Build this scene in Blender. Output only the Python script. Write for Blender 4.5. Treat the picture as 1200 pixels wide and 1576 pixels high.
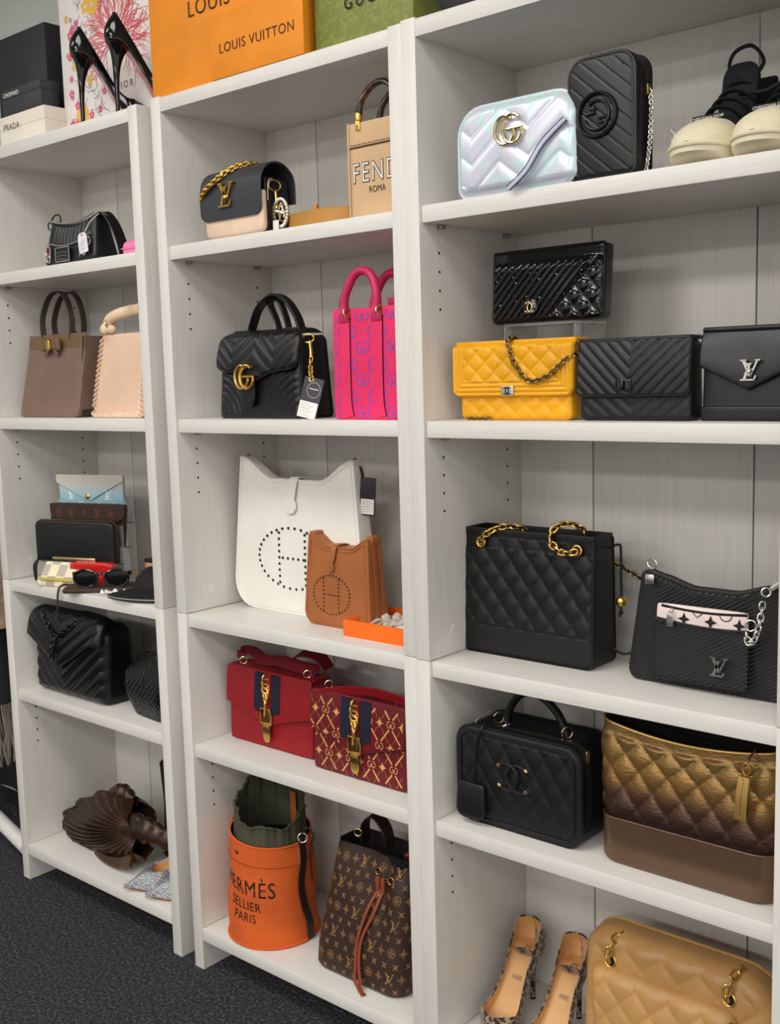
import bpy, bmesh, math, random
from mathutils import Vector, Matrix, Euler
random.seed(7)
for _o in list(bpy.data.objects): bpy.data.objects.remove(_o)
SC = bpy.context.scene
COL = SC.collection
PI = math.pi
# ------------------------------------------------------------------ camera
cam_d = bpy.data.cameras.new('camera')
cam_d.sensor_fit = 'VERTICAL'
cam_d.sensor_height = 36.0
cam_d.lens = 1672.15 / 1576 * 36.0
cam_d.clip_start = 0.05
cam_o = bpy.data.objects.new('camera', cam_d)
COL.objects.link(cam_o)
_R = Vector((0.75899933, 0.65051578, -0.0273722)); _U = Vector((-0.05975795, 0.11146333, 0.99197022)); _F = Vector((-0.64834328, 0.75126902, -0.12347408))
_m = Matrix.Identity(4)
for _i in range(3):
    _m[_i][0] = _R[_i]; _m[_i][1] = _U[_i]; _m[_i][2] = -_F[_i]
_m[0][3], _m[1][3], _m[2][3] = 1.89785422, -1.4706528, 1.33093733
cam_o.matrix_world = _m
SC.camera = cam_o
# ------------------------------------------------------------------ world, lamps, exposure
W = bpy.data.worlds.new('room_air'); SC.world = W; W.use_nodes = True
W.node_tree.nodes['Background'].inputs[0].default_value = (1.0, 0.965, 0.92, 1)
W.node_tree.nodes['Background'].inputs[1].default_value = 1.0
SC.view_settings.view_transform = 'Standard'
SC.view_settings.look = 'None'
SC.view_settings.gamma = 1
SC.view_settings.use_curve_mapping = False
SC.view_settings.exposure = 0.0
def area(name, loc, sx, sy, watt, col=(1, 0.968, 0.925)):
    d = bpy.data.lights.new(name, 'AREA'); d.shape = 'RECTANGLE'; d.size = sx; d.size_y = sy; d.energy = watt; d.color = col
    o = bpy.data.objects.new(name, d); COL.objects.link(o); o.location = loc
    return o
for _x, _y, _w in ((0.5, -1.25, 23), (2.5, -1.4, 13), (-1.4, -1.4, 16), (0.0, -3.0, 40), (2.4, -3.0, 40), (-0.4, -5.4, 80), (2.6, -5.4, 80)):
    area('ceiling_panel_light', (_x, _y, 2.74), 1.3, 0.6, _w)
# ------------------------------------------------------------------ helpers: colour and materials
def lin(c):
    return tuple((v / 12.92 if v <= 0.04045 else ((v + 0.055) / 1.055) ** 2.4) for v in (x / 255.0 for x in c)) + (1,)
class NT:
    def __init__(s, name):
        s.m = bpy.data.materials.new(name); s.m.use_nodes = True
        s.t = s.m.node_tree; s.b = s.t.nodes['Principled BSDF']
    def n(s, typ, **kw):
        o = s.t.nodes.new(typ)
        for k, v in kw.items(): setattr(o, k, v)
        return o
    def l(s, a, b): s.t.links.new(a, b)
    def coord(s, scale=(1, 1, 1), kind='Object'):
        c = s.n('ShaderNodeTexCoord'); m = s.n('ShaderNodeMapping'); m.inputs['Scale'].default_value = scale
        s.l(c.outputs[kind], m.inputs['Vector']); return m.outputs[0]
    def noise(s, vec, scale, detail=3, rough=0.5):
        n = s.n('ShaderNodeTexNoise'); n.inputs['Scale'].default_value = scale; n.inputs['Detail'].default_value = detail; n.inputs['Roughness'].default_value = rough
        s.l(vec, n.inputs['Vector']); return n
    def ramp(s, fac, stops):
        r = s.n('ShaderNodeValToRGB'); e = r.color_ramp.elements
        while len(e) < len(stops): e.new(0.5)
        for q, (p, c) in zip(e, stops): q.position = p; q.color = lin(c)
        s.l(fac, r.inputs[0]); return r.outputs[0]
    def bump(s, height, strength=0.3, dist=0.001, prev=None):
        b = s.n('ShaderNodeBump'); b.inputs['Strength'].default_value = strength; b.inputs['Distance'].default_value = dist
        s.l(height, b.inputs['Height'])
        if prev is not None: s.l(prev, b.inputs['Normal'])
        s.l(b.outputs[0], s.b.inputs['Normal']); return b.outputs[0]
MATS = {}
def M(name, col, rough=0.5, metal=0.0, coat=0.0, grain=None, gs=0.25, var=0.06, spec=0.38, sheen=0.0, scale=(1, 1, 1)):
    """plain procedural material: slight colour variation + fine relief"""
    if name in MATS: return MATS[name]
    t = NT(name); b = t.b
    c = t.coord(scale)
    n = t.noise(c, 14, 4)
    lo = tuple(max(0, v * (1 - var)) for v in col); hi = tuple(min(255, v * (1 + var)) for v in col)
    t.l(t.ramp(n.outputs[0], [(0.3, lo), (0.7, hi)]), b.inputs['Base Color'])
    b.inputs['Roughness'].default_value = rough; b.inputs['Metallic'].default_value = metal
    b.inputs['Coat Weight'].default_value = coat; b.inputs['Coat Roughness'].default_value = 0.04
    b.inputs['Specular IOR Level'].default_value = spec
    if sheen:
        b.inputs['Sheen Weight'].default_value = sheen
    if grain:
        v = t.n('ShaderNodeTexVoronoi'); v.inputs['Scale'].default_value = grain
        t.l(c, v.inputs['Vector'])
        t.bump(v.outputs['Distance'], gs, 0.0006)
    MATS[name] = t.m
    return t.m
def wood(name, axis):
    t = NT(name)
    sc = [26, 26, 26]; sc[axis] = 1.3
    c = t.coord(tuple(sc)); n = t.noise(c, 5, 6, 0.6)
    sc2 = [90, 90, 90]; sc2[axis] = 2.2
    n2 = t.noise(t.coord(tuple(sc2)), 4, 3, 0.55)
    mx = t.n('ShaderNodeMath', operation='ADD'); t.l(n.outputs[0], mx.inputs[0]); t.l(n2.outputs[0], mx.inputs[1])
    hf = t.n('ShaderNodeMath', operation='MULTIPLY'); t.l(mx.outputs[0], hf.inputs[0]); hf.inputs[1].default_value = 0.5
    t.l(t.ramp(hf.outputs[0], [(0.30, (210, 207, 201)), (0.52, (220, 217, 211)), (0.75, (225, 222, 217))]), t.b.inputs['Base Color'])
    t.b.inputs['Roughness'].default_value = 0.42
    t.bump(n2.outputs[0], 0.06, 0.0004)
    MATS[name] = t.m
    return t.m
wood_v = wood('white_woodgrain_upright', 2); wood_h = wood('white_woodgrain_shelf', 0); wood_d = wood('white_woodgrain_deep', 1)
# ------------------------------------------------------------------ helpers: objects
def obj(name, me, mat=None, parent=None, label=None):
    o = bpy.data.objects.new(name, me); COL.objects.link(o)
    if mat is not None and len(me.materials) == 0: me.materials.append(mat)
    if parent is not None: o.parent = parent
    if label: o['label'] = label
    return o
def thing(name, label, cat, loc=(0, 0, 0), rz=0.0, group=None, rx=0.0, ry=0.0):
    o = bpy.data.objects.new(name, None); COL.objects.link(o)
    o.empty_display_size = 0.02
    o.location = loc; o.rotation_euler = (math.radians(rx), math.radians(ry), math.radians(rz))
    o['label'] = label; o['category'] = cat
    if group: o['group'] = group
    return o
def tag(o, label, cat, group=None):
    o['label'] = label; o['category'] = cat
    if group: o['group'] = group
    return o
def front(fl, rz, w, d, z):
    """base centre of a w x d footprint whose front-left corner is fl and that is turned by rz degrees"""
    a = math.radians(rz); c, s = math.cos(a), math.sin(a)
    return (fl[0] + c * w / 2 - s * d / 2, fl[1] + s * w / 2 + c * d / 2, z)
class G:
    def __init__(s): s.v = []; s.f = []
    def add(s, v, f):
        k = len(s.v); s.v += [tuple(p) for p in v]; s.f += [tuple(i + k for i in q) for q in f]; return s
    def tr(s, mat):
        s.v = [tuple(mat @ Vector(p)) for p in s.v]; return s
    def box(s, x0, x1, y0, y1, z0, z1, bev=0.0, seg=2):
        bm = bmesh.new(); bmesh.ops.create_cube(bm, size=1)
        for v in bm.verts:
            v.co = Vector(((x0 + x1) / 2 + v.co.x * (x1 - x0), (y0 + y1) / 2 + v.co.y * (y1 - y0), (z0 + z1) / 2 + v.co.z * (z1 - z0)))
        if bev > 0: bmesh.ops.bevel(bm, geom=bm.edges[:] + bm.verts[:], offset=bev, segments=seg, profile=0.5, affect='EDGES')
        bm.verts.ensure_lookup_table(); bm.verts.index_update()
        s.add([v.co[:] for v in bm.verts], [[v.index for v in f.verts] for f in bm.faces]); bm.free(); return s
    def tube(s, path, r, closed=False, seg=10, flat=1.0, wdir=None, cap=True):
        """round (or flattened) tube along path; r number or function of 0..1; flat scales the section across wdir"""
        P = [Vector(p) for p in path]; n = len(P)
        rings = []; up = None
        for i in range(n):
            if closed: t = P[(i + 1) % n] - P[(i - 1) % n]
            else: t = P[min(i + 1, n - 1)] - P[max(i - 1, 0)]
            if t.length < 1e-9: t = Vector((0, 0, 1))
            t.normalize()
            if wdir is not None:
                w = Vector(wdir); w = w - t * w.dot(t)
                if w.length < 1e-4: w = t.orthogonal()
                a = w.normalized()
            else:
                if up is None: up = t.orthogonal().normalized()
                up = up - t * up.dot(t)
                if up.length < 1e-6: up = t.orthogonal()
                up.normalize(); a = up
            b = t.cross(a)
            rr = r(i / max(1, n - 1)) if callable(r) else r
            rings.append([P[i] + a * (math.cos(2 * PI * k / seg) * rr) + b * (math.sin(2 * PI * k / seg) * rr * flat) for k in range(seg)])
        V = [p for q in rings for p in q]; F = []
        m = n if closed else n - 1
        for i in range(m):
            for k in range(seg):
                a0 = i * seg + k; a1 = i * seg + (k + 1) % seg; b0 = ((i + 1) % n) * seg + k; b1 = ((i + 1) % n) * seg + (k + 1) % seg
                F.append((a0, a1, b1, b0))
        if cap and not closed:
            F.append(tuple(reversed(range(seg)))); F.append(tuple((n - 1) * seg + k for k in range(seg)))
        s.add(V, F); return s
    def strap(s, path, w, th, wdir, closed=False):
        """flat band: w wide along wdir, th thick"""
        P = [Vector(p) for p in path]; n = len(P); V = []; F = []
        for i in range(n):
            if closed: t = P[(i + 1) % n] - P[(i - 1) % n]
            else: t = P[min(i + 1, n - 1)] - P[max(i - 1, 0)]
            t.normalize()
            wd = Vector(wdir(i / max(1, n - 1)) if callable(wdir) else wdir); wd = wd - t * wd.dot(t); wd.normalize()
            nn = t.cross(wd); ww = (w(i / max(1, n - 1)) if callable(w) else w) / 2; e = min(th * 0.35, ww * 0.3)
            sec = [(-ww, -th / 2 + e), (-ww + e, -th / 2), (ww - e, -th / 2), (ww, -th / 2 + e), (ww, th / 2 - e), (ww - e, th / 2), (-ww + e, th / 2), (-ww, th / 2 - e)]
            V += [P[i] + wd * a + nn * b for a, b in sec]
        m = n if closed else n - 1
        for i in range(m):
            for k in range(8):
                F.append((i * 8 + k, i * 8 + (k + 1) % 8, ((i + 1) % n) * 8 + (k + 1) % 8, ((i + 1) % n) * 8 + k))
        if not closed:
            F.append(tuple(reversed(range(8)))); F.append(tuple((n - 1) * 8 + k for k in range(8)))
        s.add(V, F); return s
    def ring(s, c, R, r, nrm, seg=20, ts=8, sx=1.0, flat=1.0):
        q = Vector(nrm).to_track_quat('Z', 'Y')
        pts = [Vector(c) + q @ Vector((R * math.cos(2 * PI * i / seg) * sx, R * math.sin(2 * PI * i / seg), 0)) for i in range(seg)]
        return s.tube(pts, r, True, ts, flat, nrm)
    def lathe(s, prof, c=(0, 0, 0), axis=(0, 0, 1), seg=24):
        q = Vector(axis).to_track_quat('Z', 'Y'); V = []; F = []; n = len(prof)
        for i in range(seg):
            a = 2 * PI * i / seg
            V += [Vector(c) + q @ Vector((r * math.cos(a), r * math.sin(a), z)) for r, z in prof]
        for i in range(seg):
            j = (i + 1) % seg
            for k in range(n - 1): F.append((i * n + k, j * n + k, j * n + k + 1, i * n + k + 1))
        if prof[0][0] > 1e-6: F.append(tuple(i * n for i in reversed(range(seg))))
        if prof[-1][0] > 1e-6: F.append(tuple(i * n + n - 1 for i in range(seg)))
        s.add(V, F); return s
    def ball(s, c, r, seg=16, sq=(1, 1, 1)):
        n = seg // 2
        prof = [(r * math.sin(PI * k / n), -r * math.cos(PI * k / n)) for k in range(n + 1)]; prof[0] = (0, -r); prof[-1] = (0, r)
        g = G().lathe(prof, seg=seg)
        s.add([(c[0] + x * sq[0], c[1] + y * sq[1], c[2] + z * sq[2]) for x, y, z in g.v], g.f); return s
    def grid(s, fn, nu, nv, closed_u=False):
        """surface fn(u,v), u,v in 0..1"""
        V = []; F = []; cu = nu if closed_u else nu + 1
        for j in range(nv + 1):
            for i in range(cu): V.append(fn(i / nu, j / nv))
        for j in range(nv):
            for i in range(nu):
                i2 = (i + 1) % cu
                F.append((j * cu + i, j * cu + i2, (j + 1) * cu + i2, (j + 1) * cu + i))
        s.add(V, F); return s
    def extr(s, poly, y0, y1, bev=0.0):
        """polygon in x,z extruded from y0 (front) to y1"""
        bm = bmesh.new(); vs = [bm.verts.new((x, y0, z)) for x, z in poly]
        f = bm.faces.new(vs); bm.normal_update()
        if f.normal.y > 0: bmesh.ops.reverse_faces(bm, faces=[f])
        g = bmesh.ops.extrude_face_region(bm, geom=[f])
        for v in g['geom']:
            if isinstance(v, bmesh.types.BMVert): v.co.y = y1
        bm.normal_update()
        bmesh.ops.recalc_face_normals(bm, faces=bm.faces[:])
        if bev:
            ed = [e for e in bm.edges if abs(e.verts[0].co.y - y0) < 1e-7 and abs(e.verts[1].co.y - y0) < 1e-7]
            bmesh.ops.bevel(bm, geom=ed, offset=bev, segments=2, profile=0.5, affect='EDGES')
        bm.verts.index_update()
        s.add([v.co[:] for v in bm.verts], [[v.index for v in q.verts] for q in bm.faces]); bm.free(); return s
    def mesh(s, name='m', angle=38, merge=False, recalc=True):
        me = bpy.data.meshes.new(name); me.from_pydata(s.v, [], s.f)
        if recalc or merge:
            bm = bmesh.new(); bm.from_mesh(me)
            if merge: bmesh.ops.remove_doubles(bm, verts=bm.verts[:], dist=1e-6)
            bmesh.ops.recalc_face_normals(bm, faces=bm.faces[:]); bm.to_mesh(me); bm.free()
        me.polygons.foreach_set('use_smooth', [True] * len(me.polygons))
        if angle: me.set_sharp_from_angle(angle=math.radians(angle))
        me.update(); return me
    def build(s, name, mat, parent=None, label=None, angle=38, kind=None, recalc=True):
        o = obj(name, s.mesh(name, angle, recalc=recalc), mat, parent, label)
        if kind: o['kind'] = kind
        return o
def arc(c, rx, rz, a0, a1, n=16, y=0.0):
    return [(c[0] + rx * math.cos(math.radians(a0 + (a1 - a0) * i / n)), y, c[1] + rz * math.sin(math.radians(a0 + (a1 - a0) * i / n))) for i in range(n + 1)]
def spline(pts, n=12, closed=False):
    """Catmull-Rom through pts"""
    P = [Vector(p) for p in pts]; out = []; m = len(P)
    for i in range(m if closed else m - 1):
        if closed: p0, p1, p2, p3 = P[(i - 1) % m], P[i], P[(i + 1) % m], P[(i + 2) % m]
        else: p0, p1, p2, p3 = P[max(i - 1, 0)], P[i], P[i + 1], P[min(i + 2, m - 1)]
        for k in range(n):
            t = k / n
            out.append(0.5 * ((2 * p1) + (p2 - p0) * t + (2 * p0 - 5 * p1 + 4 * p2 - p3) * t * t + (3 * p1 - p0 - 3 * p2 + p3) * t ** 3))
    if not closed: out.append(P[-1])
    return out
def axis_steps(L, re, n):
    e = [0, 0.08, 0.25, 0.55, 1.0]; e = [q * re for q in e]
    inner = [re + (L - 2 * re) * i / n for i in range(1, n)]
    return e + inner + [L - q for q in reversed(e)]
def slab(w, h, d, rc=0.0, re=0.004, nx=12, nz=10, disp=None, dispb=None, warp=None, dep=None, yoff=None, bulge=0.0, bulgeb=None, mask=0.006, sides=3):
    """rounded body: x -w/2..w/2, z 0..h, front at y=-d/2. rc corner radius (number or bl,br,tr,tl), re edge rounding,
    disp(x,z) relief of the front, warp(x,z)->(x,z) reshapes the outline, dep(t) depth factor by height, yoff(t) lean"""
    if not isinstance(rc, tuple): rc = (rc,) * 4
    re = min(re, d / 2 * 0.98, w * 0.45, h * 0.45)
    xs = axis_steps(w, re, nx); zs = axis_steps(h, re, nz)
    cors = [(0, 0), (1, 0), (1, 1), (0, 1)]
    def snap(x, z):
        e = min(x, w - x, z, h - z)
        for k, (cx, cz) in enumerate(cors):
            r = rc[k]
            if r <= 0: continue
            ox = r if cx == 0 else w - r; oz = r if cz == 0 else h - r
            vx, vz = x - ox, z - oz
            if (vx < 0 if cx == 0 else vx > 0) and (vz < 0 if cz == 0 else vz > 0):
                q = math.hypot(vx, vz)
                # square corner -> round corner, radially
                m = max(abs(vx), abs(vz))
                if q > 1e-9:
                    f = m / q
                    x = ox + vx * f; z = oz + vz * f; e = r - m
        return x, z, max(e, 0)
    def ease(e, k): return min(1.0, e / k) if k > 0 else 1.0
    Nx, Nz = len(xs), len(zs); FV = []; BV = []
    for z0 in zs:
        for x0 in xs:
            x, z, e = snap(x0, z0); t = z / h; X = x - w / 2
            D = d / 2 * (dep(t) if dep else 1.0); yo = yoff(t) if yoff else 0.0
            rr = min(re, D * 0.98)
            base = D - rr + math.sqrt(max(0, rr * rr - (rr - min(e, rr)) ** 2))
            bl = bulge * math.sin(PI * min(max(x / w, 0), 1)) ** 0.7 * math.sin(PI * min(max(t, 0), 1)) ** 0.7 if bulge else 0
            bb = bl if bulgeb is None else bulgeb * math.sin(PI * min(max(x / w, 0), 1)) * math.sin(PI * min(max(t, 0), 1))
            df = disp(X, z) * ease(max(e - rr * 0.3, 0), mask) if disp else 0
            db = dispb(X, z) * ease(max(e - rr * 0.3, 0), mask) if dispb else 0
            q = warp(X, z) if warp else (X, z)
            FV.append((q[0], yo - base - bl - df, q[1])); BV.append((q[0], yo + base + bb + db, q[1]))
    V = FV + BV; F = []; n = len(FV)
    for j in range(Nz - 1):
        for i in range(Nx - 1):
            a = j * Nx + i; F.append((a, a + 1, a + Nx + 1, a + Nx)); F.append((n + a, n + a + Nx, n + a + Nx + 1, n + a + 1))
    per = [i for i in range(Nx)] + [j * Nx + Nx - 1 for j in range(1, Nz)] + [(Nz - 1) * Nx + i for i in range(Nx - 2, -1, -1)] + [j * Nx for j in range(Nz - 2, 0, -1)]
    rows = [per]
    for k in range(1, sides):
        st = len(V); f = k / sides
        for p in per: V.append(tuple(FV[p][c] * (1 - f) + BV[p][c] * f for c in range(3)))
        rows.append(list(range(st, st + len(per))))
    rows.append([n + p for p in per]); m = len(per)
    for a, b in zip(rows, rows[1:]):
        for k in range(m): F.append((a[k], b[k], b[(k + 1) % m], a[(k + 1) % m]))
    g = G(); g.v = V; g.f = F
    def surf(X, z):
        t = min(max(z / h, 0), 1); D = d / 2 * (dep(t) if dep else 1.0); yo = yoff(t) if yoff else 0.0
        u = min(max((X + w / 2) / w, 0), 1)
        bl = bulge * math.sin(PI * u) ** 0.7 * math.sin(PI * t) ** 0.7 if bulge else 0
        return yo - D - bl - (disp(X, z) if disp else 0)
    g.surf = surf
    return g
# relief functions
def diamonds(a, b, dep, x0=0.0, z0=0.0, p=0.45):
    def f(x, z):
        u = (x - x0) / a + (z - z0) / b; v = (x - x0) / a - (z - z0) / b
        return dep * (abs(math.sin(PI * u)) * abs(math.sin(PI * v))) ** p
    return f
def zigzag(per, slope, pitch, dep, x0=0.0, z0=0.0, p=0.5, side=1):
    def f(x, z):
        q = ((x - x0) / per) % 1.0; tri = abs(q - 0.5) * per
        return dep * abs(math.sin(PI * (z - z0 - side * slope * tri) / pitch)) ** p
    return f
def diag(slope, pitch, dep, p=0.5, z0=0.0):
    return lambda x, z: dep * abs(math.sin(PI * (z - z0 - slope * x) / pitch)) ** p
# flat print / small letters
def stroke(pts, w):
    """2-D polyline -> list of quads (x,z)"""
    out = []; n = len(pts); L = []; R = []
    for i in range(n):
        ax, az = pts[max(i - 1, 0)]; bx, bz = pts[min(i + 1, n - 1)]; dx, dz = bx - ax, bz - az; q = math.hypot(dx, dz) or 1
        L.append((pts[i][0] - dz / q * w / 2, pts[i][1] + dx / q * w / 2)); R.append((pts[i][0] + dz / q * w / 2, pts[i][1] - dx / q * w / 2))
    for i in range(n - 1): out.append([R[i], R[i + 1], L[i + 1], L[i]])
    return out
def circ(c, r, a0=0, a1=360, n=12, sx=1.0):
    return [(c[0] + r * sx * math.cos(math.radians(a0 + (a1 - a0) * i / n)), c[1] + r * math.sin(math.radians(a0 + (a1 - a0) * i / n))) for i in range(n + 1)]
def decal(polys, surf, lift=0.0004):
    """polys drawn on a front surface y=surf(x,z)"""
    g = G()
    for p in polys:
        g.add([(x, surf(x, z) - lift - (len(g.f) % 50) * 4e-6, z) for x, z in p], [tuple(range(len(p)))])
    return g
def xf(polys, sc=1.0, dx=0.0, dz=0.0, rot=0.0, shear=0.0, sx=1.0):
    c, s = math.cos(math.radians(rot)), math.sin(math.radians(rot)); out = []
    for p in polys:
        q = []
        for x, z in p:
            x = x * sc * sx + shear * z * sc; z = z * sc
            q.append((x * c - z * s + dx, x * s + z * c + dz))
        out.append(q)
    return out
_TXT = {}
def text2d(body, size=1.0, align='CENTER', bold=0.0, spacing=1.0):
    """text as list of polygons, from the built-in font"""
    key = (body, bold, spacing)
    if key not in _TXT:
        cu = bpy.data.curves.new('t', 'FONT'); cu.body = body; cu.size = 1.0; cu.offset = bold; cu.resolution_u = 3; cu.space_character = spacing
        o = bpy.data.objects.new('t', cu); COL.objects.link(o)
        bpy.context.view_layer.update()
        me = o.evaluated_get(bpy.context.evaluated_depsgraph_get()).to_mesh()
        vs = [(v.co.x, v.co.y) for v in me.vertices]; fs = [tuple(p.vertices) for p in me.polygons]
        bpy.data.objects.remove(o); bpy.data.curves.remove(cu)
        x0 = min(v[0] for v in vs); x1 = max(v[0] for v in vs)
        _TXT[key] = ([[(vs[i][0] - (x0 + x1) / 2, vs[i][1]) for i in f] for f in fs], x1 - x0)
    polys, w = _TXT[key]
    dx = 0 if align == 'CENTER' else w / 2 * size
    return [[(x * size + dx, z * size) for x, z in p] for p in polys], w * size
def link_mesh(L, Wd, r, seg=8):
    """stadium chain link in the x-z plane, long along x"""
    pts = []; hl = L / 2 - Wd / 2
    for i in range(9): a = -90 + 180 * i / 8; pts.append((hl + Wd / 2 * math.cos(math.radians(a)), 0, Wd / 2 * math.sin(math.radians(a))))
    for i in range(9): a = 90 + 180 * i / 8; pts.append((-hl + Wd / 2 * math.cos(math.radians(a)), 0, Wd / 2 * math.sin(math.radians(a))))
    return G().tube(pts, r, True, seg).mesh('chain_link')
_LM = {}
def resample(path, step):
    P = [Vector(p) for p in path]; out = [P[0]]; acc = 0.0; need = step
    for a, b in zip(P, P[1:]):
        L = (b - a).length; pos = 0.0
        while acc + (L - pos) >= need:
            pos += need - acc; acc = 0.0; out.append(a + (b - a) * (pos / L)); need = step
        acc += L - pos
    return out
def chain(parent, path, L, Wd, r, mat, name='chain_link', tw0=45, tw=90, pitch=None):
    key = (L, Wd, r, mat.name)
    if key not in _LM:
        _LM[key] = link_mesh(L, Wd, r); _LM[key].materials.append(mat)
    pts = resample(path, pitch or (L - 2.4 * r))
    for i, (a, b) in enumerate(zip(pts, pts[1:])):
        t = (b - a).normalized(); q = t.to_track_quat('X', 'Z')
        o = bpy.data.objects.new(name, _LM[key]); COL.objects.link(o); o.parent = parent
        o.rotation_mode = 'QUATERNION'
        o.rotation_quaternion = q @ Euler((math.radians(tw0 + tw * i), 0, 0)).to_quaternion()
        o.location = (a + b) / 2
def zipper(parent, path, wdir, mat_t, mat_z, wz=0.006, wt=0.016, lift=(0, 0, 0)):
    g = G().strap(path, wt, 0.0012, wdir); g.build('zip_tape', mat_t, parent)
    up = Vector(lift); P = [Vector(p) + up for p in path]
    g = G(); pts = resample(P, 0.0028)
    for a, b in zip(pts, pts[1:]):
        t = (b - a).normalized(); m = (a + b) / 2; w = Vector(wdir).normalized()
        g.tube([m - w * wz / 2, m + w * wz / 2], 0.0011, seg=5)
    z = g.build('zip_teeth', mat_z, parent); z['kind'] = 'stuff'
def stitches(paths, surf_or_none, step=0.006, ln=0.0035, r=0.0005):
    g = G()
    for p in paths:
        pts = resample(p, step)
        for a, b in zip(pts, pts[1:]):
            d = (b - a).normalized(); g.tube([a, a + d * ln], r, seg=4)
    return g
# ------------------------------------------------------------------ the room
def struct(name, g, mat):
    o = g.build(name, mat); o['kind'] = 'structure'; return o
t = NT('charcoal_carpet'); c = t.coord((1, 1, 1))
n1 = t.noise(c, 420, 2, 0.7); n2 = t.noise(c, 130, 3, 0.7)
ad = t.n('ShaderNodeMath', operation='ADD'); t.l(n1.outputs[0], ad.inputs[0]); t.l(n2.outputs[0], ad.inputs[1])
hf = t.n('ShaderNodeMath', operation='MULTIPLY'); hf.inputs[1].default_value = 0.5; t.l(ad.outputs[0], hf.inputs[0])
t.l(t.ramp(hf.outputs[0], [(0.38, (22, 22, 25)), (0.52, (60, 60, 65)), (0.66, (128, 128, 134))]), t.b.inputs['Base Color'])
t.b.inputs['Roughness'].default_value = 0.95; t.b.inputs['Specular IOR Level'].default_value = 0.1
t.bump(hf.outputs[0], 1.0, 0.006)
carpet = t.m
wallp = M('grey_wall_paint', (196, 199, 195), 0.85, grain=220, gs=0.05, var=0.015)
ceilp = M('white_ceiling_paint', (225, 222, 214), 0.9, var=0.02)
struct('floor', G().box(-3.0, 4.5, -7.0, 0.36, -0.05, 0.0), carpet)
struct('wall_back', G().box(-3.0, 4.5, 0.33, 0.45, 0.0, 2.8), wallp)
struct('wall_left', G().box(-3.12, -3.0, -7.0, 0.45, 0.0, 2.8), wallp)
struct('ceiling', G().box(-3.1, 4.5, -7.0, 0.45, 2.8, 2.9), ceilp)
# ------------------------------------------------------------------ three open bookcases
UW, UT, UD, US = 0.6826, 0.0308, 0.2961, 0.0287
Z = dict(b=0.0992, s4=0.531, s3=0.8271, s2=1.2529, s1=1.616, t=1.9159)
hole_m = M('pin_hole_dark', (22, 19, 16), 0.9)
steel = M('satin_steel', (170, 168, 162), 0.35, 1.0)
def bookcase(x0, y0, label, pins):
    u = thing('bookcase', label, 'bookcase', (x0, y0, 0), 0, 'white bookcases along the wall')
    zj = 0.828; zt = Z['t'] + 0.003
    for xa, xb in ((0, UT), (UW - UT, UW)):
        G().box(xa, xb, 0, UD + 0.006, 0, zj - 0.0006, 0.0011).build('side_panel', wood_v, u)
        G().box(xa, xb, 0, UD + 0.006, zj + 0.0006, zt, 0.0011).build('side_panel', wood_v, u)
    G().box(UT, UW - UT, 0.0005, UD + 0.006, Z['t'] - US, Z['t'], 0.0011).build('top_board', wood_h, u)
    for k in ('s1', 's2', 's3', 's4', 'b'):
        r = 0.0 if k == 'b' else 0.006
        G().box(UT + 0.0009, UW - UT - 0.0009, r, UD - 0.002, Z[k] - US, Z[k], 0.0014).build('shelf', wood_h, u)
    seams = [UT, 0.190, 0.494, UW - UT]
    for a, b in zip(seams, seams[1:]):
        G().box(a + (0.0012 if a > UT else 0), b - (0.0012 if b < UW - UT else 0), UD, UD + 0.006, 0.02, Z['t'] - US, 0.0009).build('back_board', wood_v, u)
    # drilled pin holes in the sides, with dark bottoms
    g = G()
    for za in ((1.1872, 4), (1.5405, 4), (0.4725, 4), (1.866 - 0.12, 0)):
        for i in range(za[1]):
            for yy in (0.0529, 0.2506):
                for xx, nx in ((UT, 1), (UW - UT, -1)):
                    g.lathe([(0.0026, 0.0), (0.0026, 0.0002), (0, 0.0002)], (xx, yy, za[0] - 0.032 * i), (nx, 0, 0), 10)
    h = g.build('pin_holes', hole_m, u); h['kind'] = 'stuff'
    for k in ('s1', 's2', 's4'):
        for yy in (0.0529, 0.2506):
            for xx in (UT, UW - UT - 0.012):
                G().box(xx, xx + 0.012, yy - 0.006, yy + 0.006, Z[k] - US - 0.007, Z[k] - US - 0.0002, 0.0015).build('shelf_pin', steel, u)
    # faint round cover cap inside, near the fixed shelf
    G().lathe([(0.0, 0.0012), (0.009, 0.0012), (0.010, 0.0)], (UT, 0.075, Z['s3'] + 0.045), (1, 0, 0), 20).build('cover_cap', wood_v, u)
    return u
bookcase(-0.7354, 0.0034, 'white wood-grain bookcase farthest from the camera, holding the shell clutch and sunglasses', 0)
bookcase(0.0, 0.0, 'white wood-grain bookcase in the middle, with the orange box on top', 0)
bookcase(0.6873, -0.0079, 'white wood-grain bookcase nearest the camera, holding the yellow quilted bag', 0)
# ------------------------------------------------------------------ materials of the goods
black_l = M('black_leather', (17, 17, 19), 0.40, grain=900, gs=0.18)
black_s = M('black_smooth_leather', (19, 19, 21), 0.36, grain=1500, gs=0.08)
black_c = M('black_caviar_leather', (14, 13, 15), 0.45, grain=1100, gs=0.45)
navy_c = M('navy_caviar_leather', (11, 12, 18), 0.5, grain=1100, gs=0.4)
black_m = M('black_matte', (14, 14, 15), 0.75)
patent = M('black_patent', (5, 5, 7), 0.09, coat=0.25, var=0.02)
lining = M('dark_lining', (20, 16, 14), 0.9)
gold = M('polished_gold', (230, 188, 98), 0.3, 1.0, var=0.03)
gold_p = M('pale_gold', (222, 200, 150), 0.2, 1.0, var=0.03)
gold_a = M('aged_gold', (150, 126, 80), 0.3, 1.0, var=0.1)
silver = M('polished_silver', (212, 210, 204), 0.26, 1.0, var=0.03)
ruth = M('ruthenium', (70, 70, 72), 0.25, 1.0)
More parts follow.
